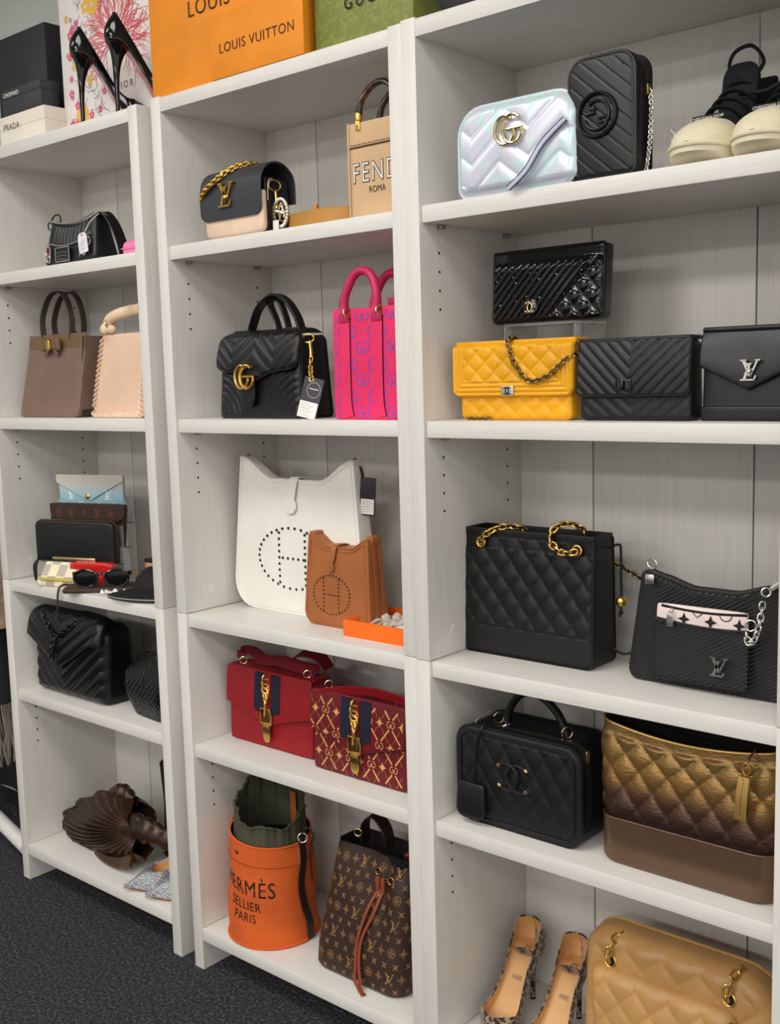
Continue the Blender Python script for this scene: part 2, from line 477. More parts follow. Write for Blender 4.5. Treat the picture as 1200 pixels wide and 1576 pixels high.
paper_w = M('white_paper', (236, 234, 230), 0.8, var=0.015)
ink = M('black_ink', (22, 20, 20), 0.8)
greyink = M('grey_ink', (105, 102, 98), 0.8)
white_ink = M('white_ink', (225, 223, 218), 0.7)
def clear_plastic(name, tint=(1, 1, 1), rough=0.03):
    t = NT(name); b = t.b; b.inputs['Base Color'].default_value = tint + (1,); b.inputs['Roughness'].default_value = rough
    b.inputs['Transmission Weight'].default_value = 0.92; b.inputs['IOR'].default_value = 1.18
    MATS[name] = t.m; return t.m
acrylic = clear_plastic('clear_acrylic', (0.95, 0.96, 0.96))
# ------------------------------------------------------------------ shared shapes
def rrect(w, h, r, inset=0.0, n=6, x0=0.0, z0=0.0):
    """rounded-rectangle outline, x -w/2..w/2, z 0..h, as (x,z), closed, counter-clockwise from bottom left"""
    if not isinstance(r, tuple): r = (r,) * 4
    out = []
    for k, (cx, cz, a) in enumerate(((-1, 0, 180), (1, 0, 270), (1, 1, 0), (-1, 1, 90))):
        q = max(r[k] - inset, 0.0005)
        ox = cx * (w / 2 - inset - q); oz = (inset + q) if cz == 0 else h - inset - q
        for i in range(n + 1):
            b = math.radians(a + 90 * i / n); out.append((x0 + ox + q * math.cos(b), z0 + oz + q * math.sin(b)))
    den = []
    for i in range(len(out)):
        p, q = out[i], out[(i + 1) % len(out)]; k = max(1, int(math.hypot(q[0] - p[0], q[1] - p[1]) / 0.012))
        den += [(p[0] + (q[0] - p[0]) * j / k, p[1] + (q[1] - p[1]) * j / k) for j in range(k)]
    return den
def piping(parent, w, h, r, y, mat, rad=0.0018, inset=0.0, name='piping', warp=None, dep=None):
    P = rrect(w, h, r, inset)
    if warp: P = [warp(*p) for p in P]
    return G().tube([(x, y(x, z) if callable(y) else y, z) for x, z in P], rad, True, 6).build(name, mat, parent)
def plan_rr(w, d, r, n):
    """n points round a rounded rectangle in plan, starting mid back, evenly spaced by length; returns (x,y,nx,ny,s)"""
    r = min(r, w / 2 - 1e-4, d / 2 - 1e-4)
    segs = []; pts = []
    for cx, cy, a in ((1, 1, 0), (-1, 1, 90), (-1, -1, 180), (1, -1, 270)):
        for i in range(9):
            b = math.radians(a + 90 * i / 8); pts.append((cx * (w / 2 - r) + r * math.cos(b), cy * (d / 2 - r) + r * math.sin(b), math.cos(b), math.sin(b)))
    m = len(pts); L = [0]
    for i in range(m): L.append(L[-1] + math.hypot(pts[(i + 1) % m][0] - pts[i][0], pts[(i + 1) % m][1] - pts[i][1]))
    out = []; k = 0; T = L[-1]
    for j in range(n):
        s = T * j / n
        while L[k + 1] < s: k += 1
        f = (s - L[k]) / max(L[k + 1] - L[k], 1e-9); a, b = pts[k], pts[(k + 1) % m]
        nx, ny = a[2] + (b[2] - a[2]) * f, a[3] + (b[3] - a[3]) * f; q = math.hypot(nx, ny) or 1
        out.append((a[0] + (b[0] - a[0]) * f, a[1] + (b[1] - a[1]) * f, nx / q, ny / q, s))
    return out
def loft(levels, n=96, disp=None, bottom=True, top=False, zf=None):
    """stack of rounded-rectangle rings: levels = (z, w, d, r[, dy]); disp(s, z) outward"""
    g = G(); V = []; F = []
    for lv in levels:
        z, w, d, r = lv[:4]; dy = lv[4] if len(lv) > 4 else 0
        for x, y, nx, ny, s in plan_rr(w, d, r, n):
            q = disp(x, y, nx, ny, z) if disp else 0
            zz = zf(x, y, z) if zf else z
            V.append((x + nx * q, y + ny * q + dy, zz))
    for j in range(len(levels) - 1):
        for i in range(n): F.append((j * n + i, j * n + (i + 1) % n, (j + 1) * n + (i + 1) % n, (j + 1) * n + i))
    if bottom: F.append(tuple(reversed(range(n))))
    if top: F.append(tuple((len(levels) - 1) * n + i for i in range(n)))
    g.v = V; g.f = F; return g
def lv_polys():
    P = []
    P += stroke([(-0.02, 0.28), (-0.26, -0.44)], 0.13) + stroke([(-0.14, 0.30), (0.10, 0.30)], 0.06) + stroke([(-0.46, -0.46), (0.24, -0.46)], 0.07) + stroke([(0.21, -0.48), (0.30, -0.26)], 0.07)
    P += stroke([(-0.30, 0.46), (0.03, -0.28)], 0.15) + stroke([(0.03, -0.28), (0.38, 0.46)], 0.08) + stroke([(-0.46, 0.47), (-0.16, 0.47)], 0.06) + stroke([(0.26, 0.47), (0.52, 0.47)], 0.06)
    return P
def solid(polys, y0, y1):
    """each flat polygon given thickness"""
    g = G()
    for p in polys:
        n = len(p); V = [(x, y0, z) for x, z in p] + [(x, y1, z) for x, z in p]
        F = [tuple(range(n)), tuple(reversed(range(n, 2 * n)))] + [(i, n + i, n + (i + 1) % n, (i + 1) % n) for i in range(n)]
        g.add(V, F)
    return g
def g_path(cx, cz, rx, rz, a0=50, a1=345, bar=True, mir=False, n=18):
    P = [(rx * math.cos(math.radians(a0 + (a1 - a0) * i / n)), rz * math.sin(math.radians(a0 + (a1 - a0) * i / n))) for i in range(n + 1)]
    if bar: P += [(rx * 0.97, 0.02 * rz), (rx * 0.2, 0.02 * rz)]
    return [(cx + (-x if mir else x), cz + z) for x, z in P]
def c_path(cx, cz, r, mir=False, n=16, a=48):
    P = [(r * math.cos(math.radians(a + (360 - 2 * a) * i / n)), r * math.sin(math.radians(a + (360 - 2 * a) * i / n))) for i in range(n + 1)]
    return [(cx + (-x if mir else x), cz + z) for x, z in P]
def on(path, y):
    return [(x, y(x, z) if callable(y) else y, z) for x, z in path]
def cc_logo(parent, cx, cz, r, y, mat, rad, name='interlocked_emblem'):
    g = G(); o = r * 0.42
    g.tube(on(c_path(cx - o, cz, r, True), y), rad, seg=8, flat=0.7, wdir=(1, 0, 0)); g.tube(on(c_path(cx + o, cz, r), y), rad, seg=8, flat=0.7, wdir=(1, 0, 0))
    return g.build(name, mat, parent)
def gg_logo(parent, cx, cz, r, y, mat, rad, name='double_letter_clasp'):
    g = G()
    g.tube(on(g_path(cx - r * 0.36, cz, r * 0.86, r), y), rad, seg=8); g.tube(on(g_path(cx + r * 0.36, cz, r * 0.86, r), (lambda x, z: y - rad * 0.6) if not callable(y) else y), rad, seg=8)
    return g.build(name, mat, parent)
def laced_chain(parent, path, L, Wd, r, metal, leather, lr=None, **k):
    g = G().tube(path, lr or Wd * 0.28, seg=6); g.build('leather_strand', leather, parent)
    chain(parent, path, L, Wd, r, metal, **k)
def tagcard(parent, c, w, h, mat, rz=0, tilt=0, th=0.0012, name='price_tag'):
    g = slab(w, h, th, (0.001, 0.001, w * 0.25, w * 0.25), 0.0003, 3, 3)
    m = Matrix.Translation(c) @ Euler((math.radians(tilt), 0, math.radians(rz))).to_matrix().to_4x4()
    g.tr(m); return g.build(name, mat, parent)
def lace(parent, pts, r, mat, name='string', n=8):
    return G().tube(spline(pts, n), r, seg=6).build(name, mat, parent)
# ------------------------------------------------------------------ a court shoe, toe along +x, heel tip at x~0.03
def smooth(a, b, x):
    t = min(max((x - a) / (b - a), 0), 1); return t * t * (3 - 2 * t)
def pump(root, L, H, m_up, m_in, m_sole, m_heel, hw=0.036, throat=0.66, toe=2.0, heel_r=(0.019, 0.0052)):
    def zs(x):
        u = x / L
        return 0.006 + (H - 0.006) * (1 - smooth(0.12, 0.70, u)) + 0.006 * smooth(0.8, 1.0, u)
    def hwf(x):
        u = x / L
        back = math.sqrt(max(0, 1 - (1 - min(u / 0.12, 1)) ** 2))
        w = 0.78 + 0.0 * u - 0.08 * math.exp(-((u - 0.38) / 0.15) ** 2) + 0.24 * math.exp(-((u - 0.70) / 0.16) ** 2)
        tip = (1 - smooth(0.70, 1.0, u) ** (0.5 * toe)) if u > 0.7 else 1.0
        return max(hw * w * back * (0.03 + 0.97 * tip), 0.0012)
    def hh(x):
        u = x / L
        return (0.030 + 0.030 * (1 - smooth(0.0, 0.32, u)) + 0.012 * smooth(0.45, throat, u) - 0.030 * smooth(0.74, 1.0, u)) / math.sin(thm(x))
    N = 44; K = 12; V = []; F = []
    xs = [L * (0.5 - 0.5 * math.cos(PI * i / N)) for i in range(N + 1)]
    def thm(x):
        u = x / L
        return PI / 2 * (0.38 + 0.62 * smooth(throat - 0.07, throat + 0.005, u))
    def lean(x, th):
        u = x / L; q = hh(x) * math.sin(th) / 0.06
        return (0.016 * q * q - 0.006 * math.sin(PI * min(q, 1))) * (1 - smooth(0.02, 0.22, u))
    def rim(side):
        out = []
        for x in xs:
            if x / L > throat: break
            th = thm(x); out.append((x + lean(x, th), side * hwf(x) * math.cos(th) ** 0.45, zs(x) + hh(x) * math.sin(th)))
        return out
    for x in xs:
        th_m = thm(x); row = []
        for k in range(K + 1):
            th = th_m * k / K; row.append((x + lean(x, th), hwf(x) * max(math.cos(th), 0) ** 0.45, zs(x) + hh(x) * math.sin(th)))
        V += [(a, -b, c) for a, b, c in row] + list(reversed(row))
    m = 2 * (K + 1)
    for i in range(N):
        op = xs[i] / L < throat
        for k in range(m - 1):
            if k == K and op: continue
            F.append((i * m + k, i * m + k + 1, (i + 1) * m + k + 1, (i + 1) * m + k))
    g = G(); g.v = V; g.f = F
    me = g.mesh('upper', 60); o = obj('upper', me, m_up, root)
    md = o.modifiers.new('thickness', 'SOLIDIFY'); md.thickness = 0.0018; md.offset = -1
    r1 = rim(1); r2 = rim(-1)
    G().tube(list(reversed(r1)) + r2[1:] if False else spline([r for r in reversed(r1)][::2] + r2[::2], 3), 0.0012, seg=6).build('topline', m_up, root)
    g = G().grid(lambda u, v: (L * (0.012 + 0.972 * u), (v * 2 - 1) * hwf(L * (0.012 + 0.972 * u)) * 0.95, zs(L * (0.012 + 0.972 * u)) + 0.0035 + 0.003 * (v * 2 - 1) ** 2), 40, 8)
    g.build('insole', m_in, root)
    # lining just inside the upper
    V = []; F = []
    for x in xs:
        th_m = thm(x); row = []
        for k in range(K + 1):
            th = th_m * k / K * 0.985; row.append((x + lean(x, th) + 0.0015 * (1 - smooth(0.0, 0.1, x / L)), max(hwf(x) - 0.0022, 0.0006) * max(math.cos(th), 0) ** 0.45, zs(x) + (hh(x) - 0.002) * math.sin(th)))
        V += [(a, -b, c) for a, b, c in row] + list(reversed(row))
    g = G(); g.v = V; g.f = list(F)
    for i in range(N):
        op = xs[i] / L < throat
        for k in range(m - 1):
            if k == K and op: continue
            g.f.append((i * m + k, i * m + k + 1, (i + 1) * m + k + 1, (i + 1) * m + k))
    g.build('shoe_lining', m_in, root, angle=60)
    g = G()
    g.grid(lambda u, v: (L * (0.10 + 0.885 * u), (v * 2 - 1) * hwf(L * (0.10 + 0.885 * u)) * 0.97, zs(L * (0.10 + 0.885 * u)) - 0.0032), 40, 6)
    g.grid(lambda u, v: (L * (0.10 + 0.885 * u), (v * 2 - 1) * hwf(L * (0.10 + 0.885 * u)) * 1.0, zs(L * (0.10 + 0.885 * u)) + 0.0004), 40, 6)
    g.build('sole', m_sole, root)
    V = []; F = []; nh = 24; st = 22; P = []
    for i in range(st + 1):
        t = i / st; z = (H + 0.0015) * (1 - t) + 0.004 * t; k = (1 - t) ** 4.0; k2 = (1 - t) ** 6
        cx = 0.0175 + 0.0125 * k; rx = heel_r[1] + (0.0305 - heel_r[1]) * k2 * 0.72 + 0.010 * (1 - t) ** 2 * 0.6; ry = heel_r[1] + (hwf(0.045) * 0.97 - heel_r[1]) * k2 * 0.8 + 0.008 * (1 - t) ** 2 * 0.6
        if i == 0: cx, rx, ry = 0.031, 0.0305, hwf(0.045) * 0.97
        V += [(cx + rx * math.cos(2 * PI * j / nh), ry * math.sin(2 * PI * j / nh), z) for j in range(nh)]; P.append((cx, 0, z))
    for i in range(st):
        for j in range(nh): F.append((i * nh + j, i * nh + (j + 1) % nh, (i + 1) * nh + (j + 1) % nh, (i + 1) * nh + j))
    F.append(tuple(range(nh))); F.append(tuple(st * nh + j for j in range(nh)))
    g = G(); g.v = V; g.f = F; g.build('heel', m_heel, root, angle=60)
    G().lathe([(0.0056, 0), (0.0056, 0.0035), (0.0052, 0.0042)], (P[-1][0], 0, 0), seg=12).build('heel_tip', black_m, root)
    return zs, hwf
# ================================================================== NEAREST BOOKCASE
# ---- iridescent camera bag
t = NT('iridescent_leather'); c = t.coord((1, 1, 1)); n = t.noise(c, 16, 2)
t.l(t.ramp(n.outputs[0], [(0.30, (204, 216, 226)), (0.45, (218, 214, 230)), (0.55, (200, 228, 228)), (0.7, (216, 218, 234))]), t.b.inputs['Base Color'])
t.b.inputs['Roughness'].default_value = 0.30; t.b.inputs['Metallic'].default_value = 0.2; t.b.inputs['Thin Film Thickness'].default_value = 430; t.b.inputs['Thin Film IOR'].default_value = 1.5
irid = t.m
w, h, d = 0.231, 0.142, 0.066
R = thing('camera_bag', 'iridescent pearl chevron-quilted camera bag with gold double-letter emblem', 'handbag', front((0.7925, 0.0), 0, w, d, Z['s1']))
zz = zigzag(0.110, 0.78, 0.043, 0.0042, -0.026, 0.006, 0.42)
body = slab(w, h, d, (0.018, 0.018, 0.046, 0.046), 0.015, 84, 56, disp=zz, mask=0.01, bulge=0.006)
body.build('body', irid, R)
piping(R, w, h, (0.018, 0.018, 0.046, 0.046), -d / 2 + 0.008, irid, 0.0026, 0.001)
piping(R, w, h, (0.018, 0.018, 0.046, 0.046), d / 2 - 0.008, irid, 0.0026, 0.001)
gg_logo(R, -0.002, 0.092, 0.0215, -d / 2 - 0.0135, gold_p, 0.0026)
lil = M('lilac_strap', (188, 186, 214), 0.35); 
P = spline([(0.098, -d / 2 - 0.011, 0.092), (0.06, -d / 2 - 0.015, 0.062), (0.03, -d / 2 - 0.0165, 0.025), (-0.006, -d / 2 - 0.012, 0.003)], 8)
sp = G().strap(P, 0.0065, 0.003, (0.5, 0, -0.9)); s_o = sp.build('wrist_strap', lil, R)
G().tube([Vector(p) + Vector((0.0035, 0.0, -0.0032)) for p in P], 0.0008, seg=5).build('strap_edge', black_m, s_o); G().tube([Vector(p) + Vector((-0.0035, 0.0, 0.0032)) for p in P], 0.0007, seg=5).build('strap_edge', black_m, s_o)
# ---- black phone bag with embossed round emblem
w, h, d = 0.116, 0.178, 0.05
R = thing('phone_bag', 'tall black leather phone bag with embossed round emblem, beside the pearl bag', 'handbag', front((1.0040, -0.003), 8, w, d, Z['s1']))
def blon(x, z):
    q = abs(((z + 0.86 * x) / 0.0235) % 1.0 - 0.5) * 2
    return 0.0011 * min(max((q - 0.82) / 0.18, 0), 1)
rr = (0.014, 0.014, 0.03, 0.03)
slab(w, h, d, rr, 0.006, 72, 110, disp=lambda x, z: 0.0012 - blon(x, z), mask=0.006, bulge=0.004).build('body', black_s, R)
piping(R, w, h, rr, -d / 2 + 0.002, black_s, 0.0026, 0.0025); piping(R, w, h, rr, d / 2 - 0.004, black_s, 0.0024, 0.001)
yb = -d / 2 - 0.0060; ec = (-0.004, 0.0905)
G().tube(on(circ(ec, 0.0312, 0, 360, 44)[:-1], yb), 0.0042, True, 10, 0.75, (0, 1, 0)).build('emblem_ring', black_s, R)
g = G()
g.tube(on([(ec[0] - 0.002, ec[1] + 0.004), (ec[0] - 0.017, ec[1] + 0.002), (ec[0] - 0.0215, ec[1] + 0.007)][::-1][:2] + [(ec[0] - 0.003, ec[1] + 0.003), (ec[0] - 0.003, ec[1] + 0.0085), (ec[0] - 0.0105, ec[1] + 0.0095)] + circ(ec, 0.0205, 130, -52, 18), yb), 0.0026, seg=8)
g.tube(on(circ(ec, 0.0215, 196, 318, 14) + [(ec[0] + 0.0185, ec[1] - 0.0035), (ec[0] + 0.004, ec[1] - 0.0055), (ec[0] + 0.004, ec[1] - 0.0115), (ec[0] + 0.010, ec[1] - 0.0125)], yb), 0.0026, seg=8)
g.build('embossed_letters', black_s, R)
zipper(R, [(w / 2 + 0.0006, 0.004, 0.11), (w / 2 + 0.0006, 0.004, 0.145), (w / 2 - 0.006, 0.004, 0.164), (w / 2 - 0.02, 0.004, 0.1745), (0, 0.004, 0.1768), (-0.04, 0.004, 0.1765)], (0, 1, 0), black_m, gold_a)
G().box(w / 2 + 0.0005, w / 2 + 0.006, -0.001, 0.007, 0.112, 0.128, 0.0015).build('zip_pull', gold_a, R)
chain(R, spline([(w / 2 + 0.006, 0.004, 0.122), (w / 2 + 0.0085, 0.003, 0.09), (w / 2 + 0.0075, 0.0, 0.04), (w / 2 + 0.004, -0.004, 0.004)], 10), 0.0062, 0.0052, 0.0010, silver)
chain(R, spline([(-w / 2 - 0.004, -0.006, 0.115), (-w / 2 - 0.0065, -0.020, 0.08), (-w / 2 - 0.0045, -0.026, 0.04), (-w / 2 + 0.004, -0.0275, 0.002)], 10), 0.0062, 0.0052, 0.0010, silver)
# ---- sneakers
sole_c = M('cream_rubber', (222, 213, 184), 0.55, grain=700, gs=0.1); canvas_b = M('black_canvas', (24, 25, 31), 0.85, grain=1400, gs=0.4)
def sneaker(root):
    L = 0.27
    def hw(x):
        u = x / L
        return 0.0335 + 0.0135 * math.exp(-((u - 0.70) / 0.22) ** 2)
    def plan(u, k=1.0):
        """half width with round ends"""
        b = math.sqrt(max(0, 1 - (1 - min(u / 0.11, 1)) ** 2)); f = math.sqrt(max(0, 1 - (1 - min((1 - u) / 0.15, 1)) ** 2))
        return hw(u * L) * b * f * k
    def ringpts(k, z, n=72, lift=0.0):
        out = []
        for i in range(n):
            a = 2 * PI * i / n; u = 0.5 - 0.5 * math.cos(a); s = 1 if a < PI else -1
            out.append((L * (0.5 + (u - 0.5) * (1 + (k - 1) * 0.3)), s * plan(u, k), z + lift * smooth(0.78, 1.0, u)))
        return out
    def stack(rings, top=True):
        n = len(rings[0]); g = G(); V = [p for r in rings for p in r]; F = []
        for j in range(len(rings) - 1):
            for i in range(n): F.append((j * n + i, j * n + (i + 1) % n, (j + 1) * n + (i + 1) % n, (j + 1) * n + i))
        F.append(tuple(reversed(range(n))))
        if top: F.append(tuple((len(rings) - 1) * n + i for i in range(n)))
        g.v = V; g.f = F; return g
    so = stack([ringpts(0.90, 0.0, lift=0.013), ringpts(0.97, 0.003, lift=0.012), ringpts(1.03, 0.010, lift=0.006), ringpts(1.05, 0.024, lift=0.003), ringpts(1.03, 0.029), ringpts(0.98, 0.030)]).build('sole', sole_c, root)
    G().tube(ringpts(1.065, 0.0225, lift=0.003), 0.0026, True, 6).build('foxing_stripe', sole_c, so)
    # toe cap: dome over the front
    def cap(u, v):
        x = 0.735 + 0.262 * u; y = (v * 2 - 1); th = PI * v
        return (L * x, -plan(x, 1.035) * math.cos(th), 0.027 + (0.033 + 0.012 * (1 - u)) * math.sin(th) ** 0.8 * math.sqrt(max(0, 1 - (u * 0.995) ** 2.4)))
    G().grid(cap, 18, 20).build('toe_cap', sole_c, root)
    # canvas upper: throat open from 0.18 to 0.70
    def zt(x): return 0.060 + 0.066 * (1 - smooth(0.25, 0.72, x))
    def up(u, v):
        x = 0.012 + 0.738 * u; th = PI * v; c = math.cos(th)
        side = 1 if c >= 0 else -1
        return (L * x + 0.02 * 0, -plan(x, 0.985) * side * (abs(c) ** 0.38) * (0.94 - 0.12 * math.sin(th) * (1 - smooth(0.3, 0.8, x))), 0.026 + (zt(x) - 0.026) * math.sin(th) ** 0.75)
    G().grid(up, 26, 20).build('canvas_upper', canvas_b, root)
    # tongue standing up out of the throat
    g = slab(0.058, 0.125, 0.010, (0.006, 0.006, 0.022, 0.022), 0.004, 10, 14, bulge=0.004, yoff=lambda t: 0.012 * math.sin(PI * t))
    g.tr(Matrix.Translation((0.138, 0, 0.054)) @ Euler((0, math.radians(-24), 0)).to_matrix().to_4x4() @ Matrix.Rotation(math.radians(90), 4, 'Z'))
    g.build('tongue', canvas_b, root)
    g = slab(0.05, 0.055, 0.008, 0.006, 0.003, 6, 6); g.tr(Matrix.Translation((0.02, 0, 0.105)) @ Euler((0, math.radians(-6), 0)).to_matrix().to_4x4() @ Matrix.Rotation(math.radians(90), 4, 'Z')); g.build('heel_collar', canvas_b, root)
    for i in range(5):
        x = 0.182 - 0.022 * i; z = 0.070 + 0.0155 * i
        G().tube(spline([(x - 0.004, -0.030, z - 0.010), (x + 0.006, -0.014, z + 0.003), (x + 0.009, 0.0, z + 0.006), (x + 0.006, 0.014, z + 0.003), (x - 0.004, 0.030, z - 0.010)], 5), 0.0042, seg=6, flat=0.45, wdir=(1, 0, 0.8)).build('lace', black_m, root)
    g = slab(0.048, 0.010, 0.002, 0.001, 0.0004, 4, 2); g.tr(Matrix.Translation((0.206, 0, 0.0665)) @ Euler((0, math.radians(-22), 0)).to_matrix().to_4x4() @ Matrix.Rotation(math.radians(90), 4, 'Z')); b = g.build('name_band', black_m, root)
    P, tw = text2d('CHRISTIAN DIOR', 0.0066); P = [[(x, z + 0.0025) for x, z in p] for p in P]
    g = decal(P, lambda x, z: -0.0011, 0.0003); g.tr(Matrix.Translation((0.206, 0, 0.0665)) @ Euler((0, math.radians(-22), 0)).to_matrix().to_4x4() @ Matrix.Rotation(math.radians(90), 4, 'Z')); g.build('lettering', white_ink, b)
R = thing('sneaker', 'black canvas sneaker with cream toe cap and tall lace loop, beside the phone bag', 'shoe', (1.2020, 0.265, Z['s1']), -91, 'canvas sneakers on the top shelf')
sneaker(R)
lace(R, [(0.095, 0.012, 0.135), (0.082, 0.030, 0.165), (0.068, 0.006, 0.196), (0.075, -0.018, 0.190), (0.085, -0.022, 0.165), (0.098, 0.0, 0.142)], 0.0030, black_m, 'lace_loop')
lace(R, [(0.11, 0.005, 0.122), (0.10, 0.035, 0.118), (0.095, 0.062, 0.127), (0.10, 0.072, 0.135)], 0.004, black_m, 'bow_loop')
R = thing('sneaker', 'black canvas sneaker with cream toe cap, cut off by the right edge of the photo', 'shoe', (1.2920, 0.262, Z['s1']), -90, 'canvas sneakers on the top shelf')
sneaker(R)
G_ = G().box(-0.0012, 0.0012, 0, 0.03, 0, 0.058, 0.0004)
R = thing('tag_holder', 'thin clear upright tag holder with a loose white thread between phone bag and sneaker', 'tag holder', (1.157, 0.03, Z['s1']))
G_.build('plate', acrylic, R); lace(R, [(0.0, 0.0, 0.057), (0.006, -0.002, 0.050), (0.014, -0.003, 0.040)], 0.0006, white_ink, 'thread')
# ---- yellow quilted wallet on chain
yel = M('yellow_lambskin', (230, 164, 20), 0.34, grain=1300, gs=0.06, var=0.04)
w, h, d = 0.222, 0.128, 0.034
R = thing('chain_wallet', 'bright yellow quilted flap bag with ribbed border and silver clasp', 'handbag', front((0.7545, 0.05), 0, w, d, Z['s2']))
dq = diamonds(0.0365, 0.0330, 0.0034, 0.004, 0.012)
slab(w, h, d, 0.013, 0.006, 80, 48, disp=dq, mask=0.006).build('body', yel, R)
fw, fh = 0.240, 0.094
def fl(x, z):
    e = min(fw / 2 - abs(x), z)
    if e < 0.0225: return 0.0026 * abs(math.sin(PI * e / 0.0075)) ** 0.7
    return dq(x, z + 0.037) * min((e - 0.0225) / 0.003, 1)
g = slab(fw, fh, 0.010, (0.016, 0.016, 0.006, 0.006), 0.0035, 150, 66, disp=fl, mask=0.001, yoff=lambda t: -d / 2 - 0.0045 + 0.016 * smooth(0.82, 1.0, t) ** 2); g.tr(Matrix.Translation((0, 0, 0.0395))); F_ = g.build('flap', yel, R)
slab(fw - 0.002, d + 0.004, 0.006, 0.003, 0.0025, 6, 4).tr(Matrix.Translation((0, d / 2 + 0.0045, 0.1305)) @ Matrix.Rotation(math.radians(90), 4, 'X')).build('flap_top', yel, R)
g = slab(0.024, 0.0165, 0.006, 0.002, 0.0012, 4, 4); g.tr(Matrix.Translation((-0.003, -d / 2 - 0.0125, 0.0415))); cl = g.build('clasp', silver, R)
cc_logo(cl, -0.003, 0.0497, 0.0055, -d / 2 - 0.0162, ruth, 0.0009)
P = spline([(-0.004, 0.0, 0.1365), (-0.003, -d / 2 - 0.011, 0.131), (0.010, -d / 2 - 0.016, 0.098), (0.040, -d / 2 - 0.017, 0.066), (0.078, -d / 2 - 0.0165, 0.073), (0.112, -d / 2 - 0.013, 0.100), (0.124, -0.004, 0.108)], 12)
laced_chain(R, P, 0.0105, 0.0078, 0.0014, gold_a, gold_a, 0.0014)
chain(R, [(-0.095, -d / 2 - 0.004, 0.0028), (-0.045, -d / 2 - 0.006, 0.0026)], 0.0085, 0.005, 0.001, gold_a)
# ---- acrylic riser and the patent bag on it
R = thing('display_riser', 'clear acrylic riser behind the yellow bag, carrying the patent bag', 'display stand', (0.881, 0.150, Z['s2']))
for a in ((-0.071, 0.071, -0.045, 0.055, 0.157, 0.162), (-0.071, -0.0675, -0.045, 0.055, 0, 0.1568), (0.0675, 0.071, -0.045, 0.055, 0, 0.1568), (-0.0673, 0.0673, 0.0515, 0.055, 0, 0.1568)):
    G().box(*a, 0.0008).build('acrylic_panel', acrylic, R)
w, h, d = 0.218, 0.123, 0.034
R = thing('patent_wallet', 'glossy black patent bag, half striped and half diamond quilted, standing on the riser', 'handbag', front((0.7815, 0.108), 0, w, d, Z['s2'] + 0.1622), rx=-4)
st = diag(1.12, 0.0165, 0.0042, 0.45); dm = diamonds(0.034, 0.036, 0.0045, 0.006, 0.004)
slab(w, h, d, (0.012, 0.012, 0.004, 0.004), 0.005, 110, 66, disp=lambda x, z: (st(x, z) if z > 1.12 * (x - 0.004) else dm(x, z)) * (1 - smooth(0.088, 0.105, z)), mask=0.005, bulge=0.003).build('body', patent, R)
piping(R, w, h, (0.012, 0.012, 0.004, 0.004), -d / 2 + 0.004, patent, 0.002, 0.0005)
G().lathe([(0.014, 0), (0.014, 0.002), (0.012, 0.003), (0, 0.003)], (-0.024, -d / 2 - 0.006, 0.024), (0, -1, 0), 24).build('clasp_base', patent, R)
cc_logo(R, -0.024, 0.024, 0.0082, -d / 2 - 0.0104, gold_p, 0.0012)
# ---- black chevron wallet with turn lock
w, h, d = 0.189, 0.122, 0.046
R = thing('chevron_wallet', 'black chevron-quilted leather flap bag with dark turn-lock, right of the yellow bag', 'handbag', front((0.9925, 0.048), 0, w, d, Z['s2']))
slab(w, h, d, 0.011, 0.006, 50, 40, disp=lambda x, z: 0.0018 * abs(math.sin(PI * (z - 0.8 * abs(x + 0.004)) / 0.02)) ** 0.5, mask=0.006, dep=lambda t: 1.0 - 0.25 * t).build('body', black_l, R)
g = slab(0.194, 0.091, 0.010, (0.010, 0.010, 0.004, 0.004), 0.0035, 110, 56, disp=lambda x, z: 0.0026 * abs(math.sin(PI * (z - 0.006 - 0.95 * abs(x + 0.003)) / 0.0185)) ** 0.42, mask=0.004, yoff=lambda t: -d / 2 - 0.004 + 0.012 * t * t)
g.tr(Matrix.Translation((0, 0, 0.037))); g.build('flap', black_l, R)
g = G(); P = rrect(0.194, 0.091, (0.010, 0.010, 0.004, 0.004), 0.004, z0=0.037)
g = stitches([[(x, -d / 2 - 0.0098 + 0.012 * ((z - 0.037) / 0.091) ** 2, z) for x, z in P]], None, 0.0032, 0.002, 0.0004); g.build('stitching', black_s, R)['kind'] = 'stuff'
slab(0.190, d - 0.004, 0.007, 0.004, 0.003, 6, 4).tr(Matrix.Translation((0, d / 2 - 0.004, 0.1245)) @ Matrix.Rotation(math.radians(90), 4, 'X')).build('flap_top', black_l, R)
g = slab(0.027, 0.0165, 0.004, 0.001, 0.0008, 3, 3); g.tr(Matrix.Translation((-0.010, -d / 2 - 0.0118, 0.0475))); lk = g.build('turn_lock', ruth, R)
G().box(-0.0125, -0.0075, -d / 2 - 0.0185, -d / 2 - 0.0138, 0.049, 0.0625, 0.0012).build('toggle', ruth, lk)
piping(lk, 0.022, 0.012, 0.001, -d / 2 - 0.0142, black_m, 0.0007, 0.0).location = (-0.010, 0, 0.0497)
